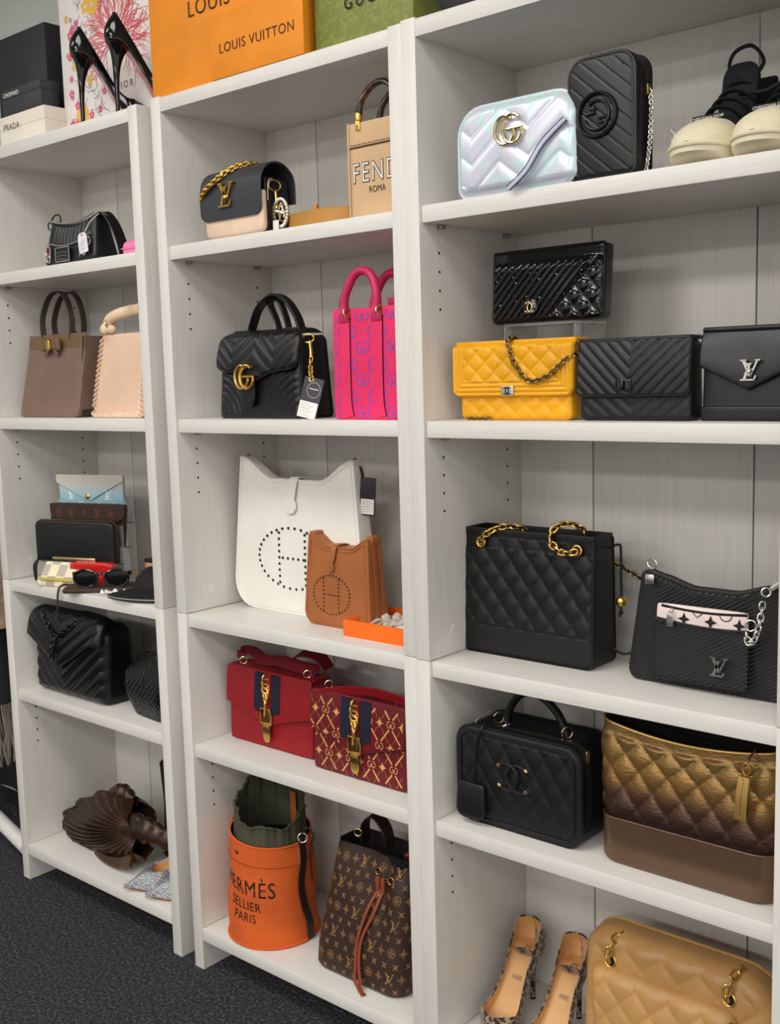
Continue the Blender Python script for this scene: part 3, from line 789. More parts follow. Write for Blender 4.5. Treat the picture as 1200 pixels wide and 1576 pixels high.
# ---- black envelope flap bag with silver letters
w, h, d = 0.142, 0.133, 0.05
R = thing('envelope_clutch', 'black smooth leather bag with pointed envelope flap and silver letter clasp', 'handbag', front((1.1925, 0.062), 0, w, d, Z['s2']))
slab(w, h - 0.008, d, 0.006, 0.004, 8, 8, dep=lambda t: 1.0 - 0.3 * t).build('body', black_s, R)
slab(w + 0.002, 0.022, d + 0.006, 0.004, 0.003, 6, 3).build('base_strip', black_s, R)
zb = lambda x: 0.034 * abs(x + 0.0) / (w / 2)
g = slab(w + 0.006, 0.09, 0.007, (0.003, 0.003, 0.006, 0.006), 0.003, 40, 14, warp=lambda x, z: (x, 0.09 - (0.09 - zb(x)) * (1 - z / 0.09)), yoff=lambda t: -d / 2 - 0.0035 + 0.018 * t * t)
g.tr(Matrix.Translation((0, 0, 0.045))); g.build('flap', black_s, R)
slab(w + 0.006, d - 0.010, 0.008, 0.004, 0.0035, 6, 4).tr(Matrix.Translation((0, d / 2 - 0.004, 0.1335)) @ Matrix.Rotation(math.radians(90), 4, 'X')).build('flap_top', black_s, R)
solid(xf(lv_polys(), 0.030, 0.006, 0.0735), -d / 2 - 0.0115, -d / 2 - 0.004).build('letter_clasp', silver, R)
G().lathe([(0.0045, 0), (0.0045, 0.006), (0.003, 0.008), (0, 0.008)], (0.006, -d / 2 - 0.008, 0.073), (0, -1, 0), 16).build('turn_knob', silver, R)
# ---- large quilted tote with gold chain handles
w, h, d = 0.270, 0.229, 0.080
R = thing('quilted_tote', 'large black quilted leather tote with gold laced chain handles and gold ball charm', 'handbag', front((0.7125, 0.1065), -2.9, w, d, Z['s3']))
dq = diamonds(0.042, 0.052, 0.0052, 0.01, 0.02)
def td(x, z):
    if z < 0.051: return 0.0022
    if z > 0.197: return dq(x, z) * 0.8 * (1 if abs(x) < 0.085 else 0.15) - 0.0022
    return dq(x, z) * min((z - 0.051) / 0.006, 1, (0.199 - z) / 0.006 + 0.15) + 0.0006
dep = lambda t: 1.0 - 0.2 * t
slab(w, h - 0.010, d, (0.016, 0.016, 0.004, 0.004), 0.006, 96, 80, disp=td, mask=0.006, dep=dep).build('body', black_c, R)
for s_, nm in ((-1, 'piping'), (1, 'piping')):
    piping(R, w, h - 0.006, (0.016, 0.016, 0.004, 0.004), lambda x, z, s_=s_: s_ * (d / 2 * dep(z / h) - 0.001), black_s, 0.0024, 0.001, nm)
for yy in (-1, 1):
    slab(w - 0.002, 0.014, 0.004, 0.002, 0.0015, 6, 2).tr(Matrix.Translation((0, yy * (d / 2 * 0.8 - 0.002), h - 0.014))).build('top_rim', black_c, R)
for s_ in (-1, 1):
    slab(d * 0.8 - 0.004, 0.014, 0.004, 0.002, 0.0015, 4, 2).tr(Matrix.Translation((s_ * (w / 2 - 0.003), 0, h - 0.014)) @ Matrix.Rotation(PI / 2, 4, 'Z')).build('top_rim', black_c, R)
yf = -d / 2 * 0.83
for cx in (-0.094, 0.1045):
    G().ring((cx, yf - 0.004, 0.204), 0.0085, 0.0018, (0, -1, 0.1)).build('eyelet', gold, R)
    G().lathe([(0.0082, 0), (0.0082, 0.0006), (0, 0.0006)], (cx, yf - 0.0030, 0.204), (0, -1, 0), 18).build('eyelet_hole', black_m, R)
P1 = spline([(-0.096, yf - 0.004, 0.203), (-0.088, yf - 0.010, 0.213), (-0.070, yf - 0.006, 0.226), (-0.050, yf + 0.006, 0.234), (-0.030, yf + 0.024, 0.231), (-0.02, 0.012, 0.218)], 10)
P2 = spline([(0.104, yf - 0.005, 0.203), (0.088, yf - 0.012, 0.199), (0.068, yf - 0.010, 0.204), (0.054, yf - 0.008, 0.219), (0.056, yf - 0.002, 0.236), (0.070, yf + 0.008, 0.246), (0.088, yf + 0.020, 0.244), (0.097, yf + 0.032, 0.232), (0.096, 0.0, 0.218)], 10)
for P in (P1, P2): laced_chain(R, P, 0.0150, 0.0105, 0.0018, gold, black_m, 0.0028)
x1 = w / 2
lace(R, [(x1 + 0.001, 0.016, 0.205), (x1 + 0.021, 0.014, 0.212), (x1 + 0.025, 0.012, 0.198), (x1 + 0.025, 0.012, 0.165), (x1 + 0.026, 0.012, 0.125), (x1 + 0.025, 0.012, 0.098), (x1 + 0.022, 0.012, 0.088)], 0.0022, black_m, 'leather_cord')
G().ball((x1 + 0.0255, 0.012, 0.115), 0.0098, 18).build('ball_charm', gold, R)
G().ball((x1 + 0.0245, 0.012, 0.096), 0.0045, 10).build('cord_knot', black_m, R)
P3 = spline([(x1 + 0.010, 0.016, 0.180), (x1 + 0.030, 0.024, 0.168), (x1 + 0.058, 0.036, 0.150), (x1 + 0.080, 0.06, 0.125), (x1 + 0.09, 0.08, 0.08)], 10)
laced_chain(R, P3, 0.0150, 0.0085, 0.0016, gold_a, black_m, 0.003)
lace(R, [(x1 - 0.004, 0.030, 0.028), (x1 + 0.020, 0.036, 0.018), (x1 + 0.045, 0.05, 0.034), (x1 + 0.06, 0.065, 0.06)], 0.0026, black_s, 'strap_end')
# ---- black grained hobo with pink pouch
t = NT('black_ribbed_leather'); c = t.coord((1, 1, 1)); wv = t.n('ShaderNodeTexWave'); wv.wave_type = 'BANDS'; wv.bands_direction = 'DIAGONAL'
mp = t.n('ShaderNodeMapping'); mp.inputs['Scale'].default_value = (150, 0, 210); mp.inputs['Rotation'].default_value = (0, 0, 0); t.l(c, mp.inputs['Vector'])
wv.inputs['Scale'].default_value = 1.0; wv.inputs['Distortion'].default_value = 1.4; wv.inputs['Detail'].default_value = 2; wv.inputs['Detail Scale'].default_value = 0.6
mp.inputs['Scale'].default_value = (-55, 1, 95)
t.l(mp.outputs[0], wv.inputs['Vector']); t.b.inputs['Base Color'].default_value = lin((26, 26, 29)); t.b.inputs['Roughness'].default_value = 0.36
t.bump(wv.outputs['Fac'], 0.9, 0.0022); epi = t.m
pinkm = M('pale_pink_canvas', (232, 214, 208), 0.6)
w, h, d = 0.286, 0.186, 0.058
R = thing('hobo_bag', 'black ribbed leather shoulder bag with curved zip top and pale pink pouch in its pocket', 'handbag', front((1.0447, 0.113), -5.1, w, d, Z['s3']))
tops = [(0.0, 0.186), (0.021, 0.180), (0.0538, 0.1707), (0.11, 0.1555), (0.1766, 0.1550), (0.2291, 0.169), (0.262, 0.184), (0.286, 0.186)]
def topz(x):
    for (a, za), (b, zb_) in zip(tops, tops[1:]):
        if x <= b: f = (x - a) / (b - a); f = f * f * (3 - 2 * f) * 0.5 + f * 0.5; return za + (zb_ - za) * f
    return tops[-1][1]
def hw_(x, z):
    t_ = z / h; xx = x + w / 2; xx = xx + 0.019 * t_ * (1 - xx / w) - 0.012 * t_ * xx / w
    return (xx - w / 2, t_ * topz(xx))
dep = lambda t: 1.0 - 0.55 * t
slab(w, h, d, (0.022, 0.022, 0.006, 0.006), 0.006, 40, 26, warp=hw_, dep=dep, bulge=0.004).build('body', epi, R)
fy = lambda x, z: -d / 2 * (1 - 0.55 * z / h) - 0.0042
zp = [(x - w / 2, 0.0, topz(x) + 0.0012) for x in [0.03 + 0.225 * i / 30 for i in range(31)]]
zipper(R, [(x, y - 0.004, z) for x, y, z in zp], (0, 1, 0.5), black_m, silver, lift=(0, -0.001, 0.0008))
def silver_ring(parent, c, r=0.008, n=(0.6, -0.6, 0.5), rad=0.0016, nm='ring'): return G().ring(c, r, rad, n).build(nm, silver, parent)
silver_ring(R, (0.033 - w / 2, -0.002, 0.190), 0.0075)
G().box(0.030 - w / 2, 0.046 - w / 2, -0.022, -0.0185, 0.160, 0.176, 0.0015).build('zip_pull', silver, R)
pw, ph = 0.158, 0.114
g = slab(0.150, 0.112, 0.008, 0.006, 0.003, 12, 10); g.tr(Matrix.Translation((0.131 - w / 2, fy(0, 0.06) - 0.006, 0.022)) @ Matrix.Rotation(math.radians(-3), 4, 'X')); pouch = g.build('pouch', pinkm, R)
G().strap([(x - w / 2, fy(0, 0.125) - 0.0085 - 0.001, 0.1305 - 0.004 * math.sin(PI * (x - 0.065) / 0.14)) for x in [0.065 + 0.14 * i / 12 for i in range(13)]], 0.0045, 0.002, (0, 0, 1)).build('pouch_zip', black_m, pouch)
fl4 = lambda cx, cz, s: [[(cx, cz), (cx - 0.28 * s, cz + 0.3 * s), (cx, cz + s), (cx + 0.28 * s, cz + 0.3 * s)], [(cx, cz), (cx + 0.3 * s, cz + 0.28 * s), (cx + s, cz), (cx + 0.3 * s, cz - 0.28 * s)], [(cx, cz), (cx + 0.28 * s, cz - 0.3 * s), (cx, cz - s), (cx - 0.28 * s, cz - 0.3 * s)], [(cx, cz), (cx - 0.3 * s, cz - 0.28 * s), (cx - s, cz), (cx - 0.3 * s, cz + 0.28 * s)]]
pol = []
for cx in (0.104, 0.148, 0.194): pol += fl4(cx - w / 2, 0.1135, 0.0105)
pol += stroke([(0.118 - w / 2, 0.1255), (0.126 - w / 2, 0.118), (0.134 - w / 2, 0.1255)], 0.0015) + stroke(circ((0.172 - w / 2, 0.128), 0.010, 180, 360, 8), 0.0015)
decal(pol, lambda x, z: fy(0, z) - 0.0112, 0.0).build('pouch_print', ink, pouch)
pk = slab(pw, ph - 0.020, 0.006, (0.010, 0.010, 0.004, 0.004), 0.0025, 24, 10, warp=lambda x, z: (x, z * (1.0 - 0.09 * math.cos(x / (pw / 2) * 1.2 - 0.25) + 0.06)), yoff=lambda t: -d / 2 - 0.0135 + 0.009 * t)
pk.tr(Matrix.Translation((0.132 - w / 2, 0, 0.014))); pk.build('front_pocket', epi, R)
piping(R, pw, ph - 0.022, (0.010, 0.010, 0.003, 0.003), lambda x, z: -d / 2 - 0.0162 + 0.009 * z / 0.1, black_s, 0.0009, 0.003, 'pocket_seam').location = (0.132 - w / 2, 0, 0.014)
solid(xf(lv_polys(), 0.030, 0.168 - w / 2, 0.0485), -d / 2 - 0.0205, -d / 2 - 0.012).build('letter_emblem', silver, R)
g = slab(0.011, 0.021, 0.002, (0.002, 0.002, 0.004, 0.004), 0.0007, 3, 3); g.tr(Matrix.Translation((0.0845 - w / 2, -d / 2 - 0.014, 0.101))); zt_ = g.build('pouch_zip_pull', silver, pouch)
silver_ring(zt_, (0.086 - w / 2, -d / 2 - 0.0125, 0.126), 0.004, (1, -0.4, 0), 0.0012)
silver_ring(R, (0.213 - w / 2, -d / 2 - 0.008, 0.117), 0.0080, (0.2, -1, 0.2), 0.0015)
chain(R, spline([(0.209 - w / 2, -d / 2 - 0.014, 0.108), (0.2135 - w / 2, -d / 2 - 0.016, 0.090), (0.222 - w / 2, -d / 2 - 0.014, 0.098), (0.228 - w / 2, -d / 2 - 0.011, 0.125), (0.230 - w / 2, -d / 2 - 0.004, 0.160)], 12), 0.0125, 0.0085, 0.0015, silver)
silver_ring(R, (0.231 - w / 2, -d / 2 + 0.004, 0.168), 0.0065, (0.3, -1, 0.3), 0.0016)
lb = lace(R, [(0.236 - w / 2, -0.018, 0.172), (0.248 - w / 2, -0.012, 0.182), (0.262 - w / 2, -0.004, 0.194)], 0.0042, silver, 'swivel_clasp')
# ---- navy quilted vanity case
w, h, d = 0.256, 0.176, 0.110
R = thing('vanity_case', 'black quilted boxy vanity case with top handle and gold zip', 'handbag', front((0.7325, 0.0555), -7.0, w, d, Z['s4'] + 0.001))
rr = (0.032, 0.032, 0.032, 0.032)
dq = diamonds(0.040, 0.058, 0.0030, 0.0, 0.0, 0.4)
def vd(x, z):
    e = min(w / 2 - abs(x), z, h - z)
    return dq(x, z) * min(max((e - 0.012) / 0.004, 0), 1)
slab(w, h, d, rr, 0.006, 96, 70, disp=vd, mask=0.006, bulge=0.003).build('body', navy_c, R)
for ins, yy, rd in ((0.0, -d / 2 + 0.004, 0.0028), (0.0105, -d / 2 - 0.0018, 0.0026), (0.0, d / 2 - 0.004, 0.0028)): piping(R, w, h, rr, yy, navy_c, rd, ins)
zp = [(x, -0.012, z) for x, z in [(w / 2 + 0.0006, 0.035), (w / 2 + 0.0008, 0.08), (w / 2 + 0.0006, 0.125), (w / 2 - 0.002, 0.150)] + circ((w / 2 - 0.032, h - 0.032), 0.0328, 25, 90, 8)[1:] + [(0, h + 0.0006), (-0.06, h + 0.0006)]]
zipper(R, [(x + 0.0008 * (x > 0.12), -0.026, z) for x, y, z in zp], (0, 1, 0), black_m, gold_p, 0.0065, 0.015)
for zz_, nm in ((0.152, 'zip_slider'),):
    g = slab(0.009, 0.022, 0.004, 0.003, 0.001, 3, 3); g.tr(Matrix.Translation((w / 2 - 0.0005, -0.028, zz_ - 0.006)) @ Matrix.Rotation(math.radians(65), 4, 'Z')); g.build(nm, gold_p, R)
g = G()
for s_, cx in ((-1, -0.0125), (1, 0.0125)):
    g.tube(on(c_path(cx - 0.002, 0.102, 0.024, s_ < 0, a=50), -d / 2 - 0.0065), 0.0034, seg=8)
g.build('leather_emblem', black_s, R)
for cx, sg in ((-0.0145, -1), (0.0105, 1)):
    for sz in (1, -1):
        px_, pz_ = cx + sg * 0.024 * math.cos(math.radians(50)), 0.102 + sz * 0.024 * math.sin(math.radians(50))
        G().lathe([(0.0038, -0.003), (0.0038, 0.003)], (px_, -d / 2 - 0.0065, pz_), (sg * 0.8, 0, -sz * 0.6), 12).build('emblem_end', gold_p, R)
hp = spline([(-0.052, 0.0, h - 0.002), (-0.050, 0.0, h + 0.022), (-0.025, 0.0, h + 0.056), (0.012, 0.0, h + 0.063), (0.048, 0.0, h + 0.040), (0.066, 0.0, h + 0.012), (0.072, 0.0, h - 0.002)], 8)
G().tube(hp, 0.0085, seg=12, flat=0.8, wdir=(0, 1, 0)).build('handle', navy_c, R)
for cx in (-0.064, 0.078): G().ring((cx, -0.012, h + 0.010), 0.010, 0.0014, (0.8, -0.5, 0.0)).build('ring', gold_p, R)
lace(R, [(-0.066, -0.016, h + 0.014), (-0.068, -d / 2 - 0.002, h + 0.004), (-0.078, -d / 2 - 0.006, h - 0.03), (-0.084, -d / 2 - 0.010, 0.075)], 0.0018, black_s, 'cord')
g = slab(0.058, 0.066, 0.008, (0.020, 0.020, 0.006, 0.006), 0.003, 10, 8, warp=lambda x, z: (x * (1.0 + 0.12 * (1 - z / 0.066)), z), bulge=0.003); g.tr(Matrix.Translation((-0.088, -d / 2 - 0.0145, 0.010)) @ Matrix.Rotation(math.radians(-4), 4, 'X')); g.build('luggage_tag', black_s, R)
chain(R, spline([(-w / 2 - 0.002, -d / 2 + 0.014, 0.030), (-w / 2 - 0.006, -d / 2 + 0.010, 0.012), (-w / 2 + 0.002, -d / 2 + 0.006, 0.003)], 6), 0.009, 0.006, 0.0012, gold_p)
lace(R, [(-0.074, -0.022, h + 0.024), (-0.088, -0.034, h + 0.012), (-0.096, -0.040, h + 0.002)], 0.0018, silver, 'zip_pull')
lace(R, [(-0.05, -0.02, h + 0.012), (-0.04, -0.024, h + 0.006), (-0.044, -0.028, h + 0.001), (-0.030, -0.026, h + 0.008)], 0.001, silver, 'thin_chain')
# ---- gold to brown hobo with rigid base
t = NT('gold_ombre_leather'); c = t.n('ShaderNodeTexCoord'); sx = t.n('ShaderNodeSeparateXYZ'); t.l(c.outputs['Object'], sx.inputs[0])
mr = t.n('ShaderNodeMapRange'); mr.inputs[1].default_value = 0.07; mr.inputs[2].default_value = 0.24; t.l(sx.outputs[2], mr.inputs[0])
t.l(t.ramp(mr.outputs[0], [(0.0, (56, 40, 34)), (0.28, (84, 60, 46)), (0.5, (138, 104, 56)), (0.75, (142, 112, 64)), (1.0, (118, 92, 54))]), t.b.inputs['Base Color'])
t.b.inputs['Metallic'].default_value = 0.62; t.b.inputs['Roughness'].default_value = 0.38
n = t.noise(t.coord((1, 1, 2.5)), 120, 4); t.bump(n.outputs[0], 0.45, 0.002); ombre = t.m
bronze = M('bronze_rigid_leather', (112, 88, 70), 0.34, 0.6, grain=900, gs=0.05, var=0.03); goldl = M('gold_leather', (186, 148, 82), 0.38, 0.6, grain=900, gs=0.2)
w, d = 0.296, 0.106
R = thing('gold_hobo', 'metallic gold quilted bag fading to brown, on a rigid bronze base', 'handbag', front((1.0205, 0.0515), -5.2, w, d, Z['s4']))
loft([(0, w - 0.016, d - 0.016, 0.03), (0.002, w - 0.008, d - 0.008, 0.034), (0.008, w, d, 0.036), (0.055, w, d, 0.036), (0.078, w, d, 0.036), (0.0785, w - 0.003, d - 0.003, 0.035), (0.076, w - 0.005, d - 0.005, 0.034)], 120).build('rigid_base', bronze, R)
loft([(0.0775, w + 0.0012, d + 0.0012, 0.0365), (0.0785, w + 0.0015, d + 0.0015, 0.0365), (0.0795, w, d, 0.036)], 120, bottom=False).build('base_rim', bronze, R)
N = 60; dq2 = diamonds(0.050, 0.060, 0.0062, 0.0, 0.01, 0.36)
def gd(x, y, nx, ny, z):
    s = x if abs(ny) > 0.7 else (x + (y if x > 0 else -y))
    return dq2(s, z) * min(max((0.222 - z) / 0.006, 0.1), 1) * smooth(0.078, 0.100, z)
lev = []
for i in range(N + 1):
    t_ = i / N; lev.append((0.072 + 0.164 * t_, w - 0.006 + 0.012 * t_, d - 0.008 - 0.030 * t_, 0.034 - 0.012 * t_))
topf = lambda x, y, z: z - (0.018 * (1 - (abs(x) / (w / 2)) ** 2) * smooth(0.15, 0.236, z) * (1.0 if y < 0 else -0.1))
loft(lev, 240, disp=gd, bottom=False, zf=topf).build('quilted_body', ombre, R)
loft([(0.236, w + 0.004, d - 0.040, 0.02), (0.238, w + 0.0, d - 0.044, 0.02), (0.10, w - 0.02, d - 0.05, 0.02)], 120, bottom=False, top=True, zf=topf).build('lining', lining, R)
g = G().tube([(x, y, topf(x, y, 0.236)) for x, y, nx, ny, s in plan_rr(w + 0.006, d - 0.038, 0.022, 90)], 0.0022, True, 6); g.build('top_binding', goldl, R)
fy = -d / 2 + 0.006
g = G().strap([(0.104, fy - 0.010, 0.198), (0.103, fy - 0.016, 0.172), (0.101, fy - 0.016, 0.148), (0.0995, fy - 0.012, 0.132)], 0.0185, 0.003, (1, 0, 0.1)); ch = g.build('charm_strap', goldl, R)
stitches([[(0.104, fy - 0.0125, 0.196), (0.103, fy - 0.0182, 0.172), (0.101, fy - 0.0182, 0.148), (0.0995, fy - 0.0142, 0.136)]], None, 0.005, 0.003, 0.0005).build('stitching', bronze, ch)['kind'] = 'stuff'
cc_logo(R, 0.1075, 0.211, 0.0105, fy - 0.0125, gold, 0.0017)
lace(R, [(0.112, fy + 0.012, 0.235), (0.110, fy - 0.006, 0.228), (0.108, fy - 0.012, 0.220)], 0.002, bronze, 'charm_loop')
lace(R, [(-w / 2 + 0.008, 0.0, 0.236), (-w / 2 + 0.05, -0.01, 0.236), (0.0, -0.016, 0.226), (0.06, -0.014, 0.222), (0.12, -0.006, 0.226)], 0.0022, black_s, 'inner_strap')
G().lathe([(0.004, 0), (0.004, 0.002), (0, 0.003)], (-w / 2 - 0.001, -0.008, 0.226), (-1, 0, 0), 12).build('rivet', silver, R)
# ---- leopard pumps
t = NT('leopard_ponyhair'); c = t.coord((1, 1, 1)); v = t.n('ShaderNodeTexVoronoi'); v.inputs['Scale'].default_value = 95; n = t.noise(c, 60, 2)
mxv = t.n('ShaderNodeMixRGB'); mxv.inputs[0].default_value = 0.018; t.l(c, mxv.inputs[1]); t.l(n.outputs['Color'], mxv.inputs[2]); t.l(mxv.outputs[0], v.inputs['Vector'])
t.l(t.ramp(v.outputs['Distance'], [(0.0, (26, 15, 10)), (0.44, (30, 18, 12)), (0.52, (128, 102, 80)), (0.68, (160, 138, 116))]), t.b.inputs['Base Color'])
t.b.inputs['Roughness'].default_value = 0.7; t.b.inputs['Sheen Weight'].default_value = 0.3; leop = t.m
tan_in = M('tan_insole_leather', (214, 166, 112), 0.5, grain=1200, gs=0.05); choc = M('chocolate_trim', (44, 26, 18), 0.5); redsole = M('red_lacquer_sole', (190, 22, 34), 0.25, coat=0.5)
for (x, y), rz, lab in (((0.770, 0.245), -84, 'leopard print stiletto pump with tan insole standing against the side panel'), ((0.876, 0.243), -84, 'leopard print stiletto pump with tan insole, against the beige quilted bag')):
    R = thing('stiletto_pump', lab, 'shoe', (x, y, Z['b']), rz, 'leopard pumps')
    zs, hwf = pump(R, 0.225, 0.112, leop, tan_in, redsole, leop, 0.038, 0.80, 1.4)
    g = G()
    for a, b in (((0.030, -0.006), (0.034, 0.006)), ((0.036, -0.010), (0.032, 0.010)), ((0.040, -0.008), (0.040, 0.010)), ((0.028, 0.004), (0.044, 0.004)), ((0.03, -0.003), (0.044, -0.006))):
        g.tube([(a[0], a[1], zs(a[0]) + 0.0046), ((a[0] + b[0]) / 2, (a[1] + b[1]) / 2, zs((a[0] + b[0]) / 2) + 0.0044), (b[0], b[1], zs(b[0]) + 0.0046)], 0.00028, seg=4)
    g.build('stamped_signature', choc, R)
    P, tw = text2d('PARIS', 0.008)
    G().add([], []).add([(0.085 - z, x, zs(0.085 - z) + 0.0046) for p in P for x, z in p], [tuple(range(sum(len(q) for q in P[:i]), sum(len(q) for q in P[:i + 1]))) for i in range(len(P))]).build('stamped_city', greyink, R)
# ---- beige quilted flap bag
beige = M('beige_lambskin', (184, 140, 86), 0.36, grain=1100, gs=0.08, var=0.05)
w, h, d = 0.352, 0.258, 0.095
R = thing('beige_flap_bag', 'large caramel beige quilted flap bag with gold chain eyelets, beside the leopard pumps', 'handbag', front((0.9465, 0.112), 1.0, w, d, Z['b']))
dq = diamonds(0.068, 0.062, 0.0056, 0.01, 0.02)
rr = (0.02, 0.02, 0.075, 0.05)
slab(w, h, d, rr, 0.022, 90, 76, disp=dq, mask=0.012, bulge=0.008, dep=lambda t: 1.0 - 0.35 * t).build('body', beige, R)
piping(R, w, h, rr, lambda x, z: d / 2 * (1 - 0.35 * z / h) - 0.012, beige, 0.003, 0.001)
fq = diamonds(0.060, 0.058, 0.0052, -0.01, 0.0)
g = slab(0.270, 0.165, 0.034, (0.05, 0.05, 0.025, 0.025), 0.014, 84, 56, disp=fq, mask=0.012, bulge=0.006, warp=lambda x, z: (x * (0.84 + 0.16 * z / 0.165), z), yoff=lambda t: -d / 2 - 0.006 + 0.014 * t * t)
g.tr(Matrix.Translation((-0.018, 0, 0.035))); g.build('flap', beige, R)
G().box(0.106, 0.114, -d / 2 - 0.02, -d / 2 - 0.006, 0.175, 0.186, 0.002).build('flap_hinge', bronze, R)
for cx, cz in ((-0.116, 0.208), (0.100, 0.216)):
    yy = -d / 2 * 0.70 - 0.010
    G().ring((cx, yy, cz), 0.0098, 0.0016, (0, -1, 0.25)).build('eyelet', gold, R)
    G().lathe([(0.0095, 0), (0.0095, 0.0008), (0, 0.0008)], (cx, yy + 0.001, cz), (0, -1, 0.25), 18).build('eyelet_hole', black_m, R)
    P = spline([(cx, yy - 0.002, cz - 0.002), (cx - 0.003, yy - 0.005, cz + 0.016), (cx + 0.003, yy + 0.006, cz + 0.036), (cx + 0.008, yy + 0.03, cz + 0.044), (cx + 0.01, yy + 0.05, cz + 0.03)], 8)
    laced_chain(R, P, 0.0180, 0.0115, 0.0017, gold, beige, 0.0028)
# ---- dark bag on top of the nearest bookcase
R = thing('dark_bag', 'dark charcoal bag with pale piping on top of the nearest bookcase', 'handbag', (0.815, 0.075, Z['t']), 4)
loft([(0, 0.10, 0.06, 0.028), (0.004, 0.125, 0.08, 0.034), (0.02, 0.17, 0.10, 0.04), (0.05, 0.20, 0.11, 0.045), (0.10, 0.20, 0.10, 0.04), (0.105, 0.19, 0.09, 0.035)], 72, top=True).build('body', M('charcoal_felt', (52, 53, 55), 0.8, grain=700, gs=0.2), R)
G().tube([(x, y, 0.0465) for x, y, nx, ny, s in plan_rr(0.199, 0.111, 0.045, 60)], 0.0016, True, 6).build('piping', silver, R)
hp = spline([(-0.05, 0, 0.10), (-0.045, 0, 0.15), (0, 0, 0.18), (0.045, 0, 0.15), (0.05, 0, 0.10)], 6)
G().tube(hp, 0.006, seg=8).build('handle', black_s, R)
# ================================================================== MIDDLE BOOKCASE
def g_poly(sc, cx, cz, wd, mir=False):
    m = -1 if mir else 1
    return stroke(g_path(cx, cz, 0.36 * sc, 0.5 * sc, 55, 350, False, mir, 12), wd) + stroke([(cx + m * 0.345 * sc, cz - 0.10 * sc), (cx + m * 0.345 * sc, cz + 0.08 * sc)], wd) + stroke([(cx + m * 0.08 * sc, cz + 0.04 * sc), (cx + m * 0.39 * sc, cz + 0.04 * sc)], wd * 0.8)
def gg_pair(sc, cx, cz, wd): return g_poly(sc, cx - 0.40 * sc, cz, wd) + g_poly(sc, cx + 0.40 * sc, cz, wd, True)
# ---- orange boxes and green box on top
orange = M('orange_card', (232, 140, 28), 0.6, grain=900, gs=0.06, var=0.03); greenm = None
t = NT('green_printed_card'); c = t.coord((1, 1, 1)); n = t.noise(c, 42, 3, 0.55); n.inputs['Distortion'].default_value = 0.8
t.l(t.ramp(n.outputs[0], [(0.44, (118, 128, 58)), (0.5, (138, 146, 72)), (0.56, (120, 130, 60))]), t.b.inputs['Base Color']); t.b.inputs['Roughness'].default_value = 0.6; greenm = t.m
def carton(R, x0, x1, y0, y1, h, mat, lid=None):
    """box body with a lid seam or open folded top"""
    G().box(x0, x1, y0, y1, 0, h, 0.0012).build('body', mat, R)
    if lid:
        G().box(x0 - 0.0015, x1 + 0.0015, y0 - 0.0015, y1 + 0.0015, h - lid, h + 0.0012, 0.001).build('lid', mat, R)
brown_ink = M('brown_ink', (58, 34, 18), 0.7)
def put_text(parent, body, size, cx, y, cz, mat, bold=0.0, name='lettering', spacing=1.0, sx=1.0, align='CENTER'):
    P, w_ = text2d(body, size, align, bold, spacing)
    return decal([[(cx + x * sx, cz + z) for x, z in p] for p in P], lambda x, z: y, 0.0004).build(name, mat, parent)
R = thing('orange_box', 'large orange cardboard box on top of the middle bookcase, behind the smaller orange box', 'box', (-0.010, 0.0165, Z['t']))
carton(R, 0, 0.455, 0, 0.030, 0.26, orange)
put_text(R, 'LOUIS VUITTON', 0.045, 0.300, -0.0002, 0.141, brown_ink, 0.0, spacing=1.08)
R = thing('orange_box', 'smaller orange box in front of the large one, with centred dark lettering', 'box', (0.199, -0.0015, Z['t']))
carton(R, 0, 0.256, 0, 0.0170, 0.122, orange)
put_text(R, 'LOUIS VUITTON', 0.0262, 0.130, -0.0002, 0.046, brown_ink, 0.0, spacing=1.10)
R = thing('green_box', 'green patterned box on top of the middle bookcase, right of the orange boxes', 'box', (0.4535, 0.030, Z['t']))
carton(R, 0, 0.232, 0, 0.155, 0.15, greenm, 0.05)
put_text(R, 'GUCCI', 0.030, 0.132, -0.0022, 0.064, ink, 0.0, spacing=1.35)
# ---- dark blue and cream flap bag with gold letters
navyl = M('charcoal_blue_leather', (52, 53, 60), 0.5, grain=900, gs=0.12); creaml = M('cream_pink_leather', (226, 198, 172), 0.5, grain=900, gs=0.1); blackside = M('blue_black_leather', (22, 23, 30), 0.4)
w, h, d = 0.176, 0.118, 0.088
R = thing('two_tone_bag', 'charcoal and cream flap bag with gold letter clasp and gold chain', 'handbag', front((0.1435, 0.008), 0, w, d, Z['s1']))
slab(w - 0.008, h - 0.008, d - 0.016, 0.012, 0.006, 10, 8, dep=lambda t: 1.0 - 0.12 * t).build('body', blackside, R)
g = slab(w - 0.004, 0.080, 0.014, (0.016, 0.016, 0.004, 0.004), 0.006, 10, 6); g.tr(Matrix.Translation((0.003, -d / 2 + 0.006, 0.0))); g.build('front_panel', creaml, R)
prof = spline([(0, -d / 2 - 0.004, 0.0345), (0, -d / 2 - 0.005, 0.075), (0, -d / 2 - 0.001, 0.108), (0, -d / 2 + 0.016, 0.128), (0, -0.002, 0.135), (0, d / 2 - 0.020, 0.127), (0, d / 2 - 0.002, 0.105), (0, d / 2, 0.06)], 8)
def flapw(t): return (w + 0.004) * (1 - 0.16 * max(0, 1 - t / 0.07) ** 2)
G().strap(prof, flapw, 0.004, (1, 0, 0)).build('flap', navyl, R)
solid(xf(lv_polys(), 0.047, -0.006, 0.080), -d / 2 - 0.0125, -d / 2 - 0.005).build('letter_clasp', gold, R)
G().lathe([(0.006, 0), (0.006, 0.010), (0.004, 0.012), (0, 0.012)], (-0.006, -d / 2 - 0.006, 0.074), (0, -1, 0), 16).build('turn_knob', gold, R)
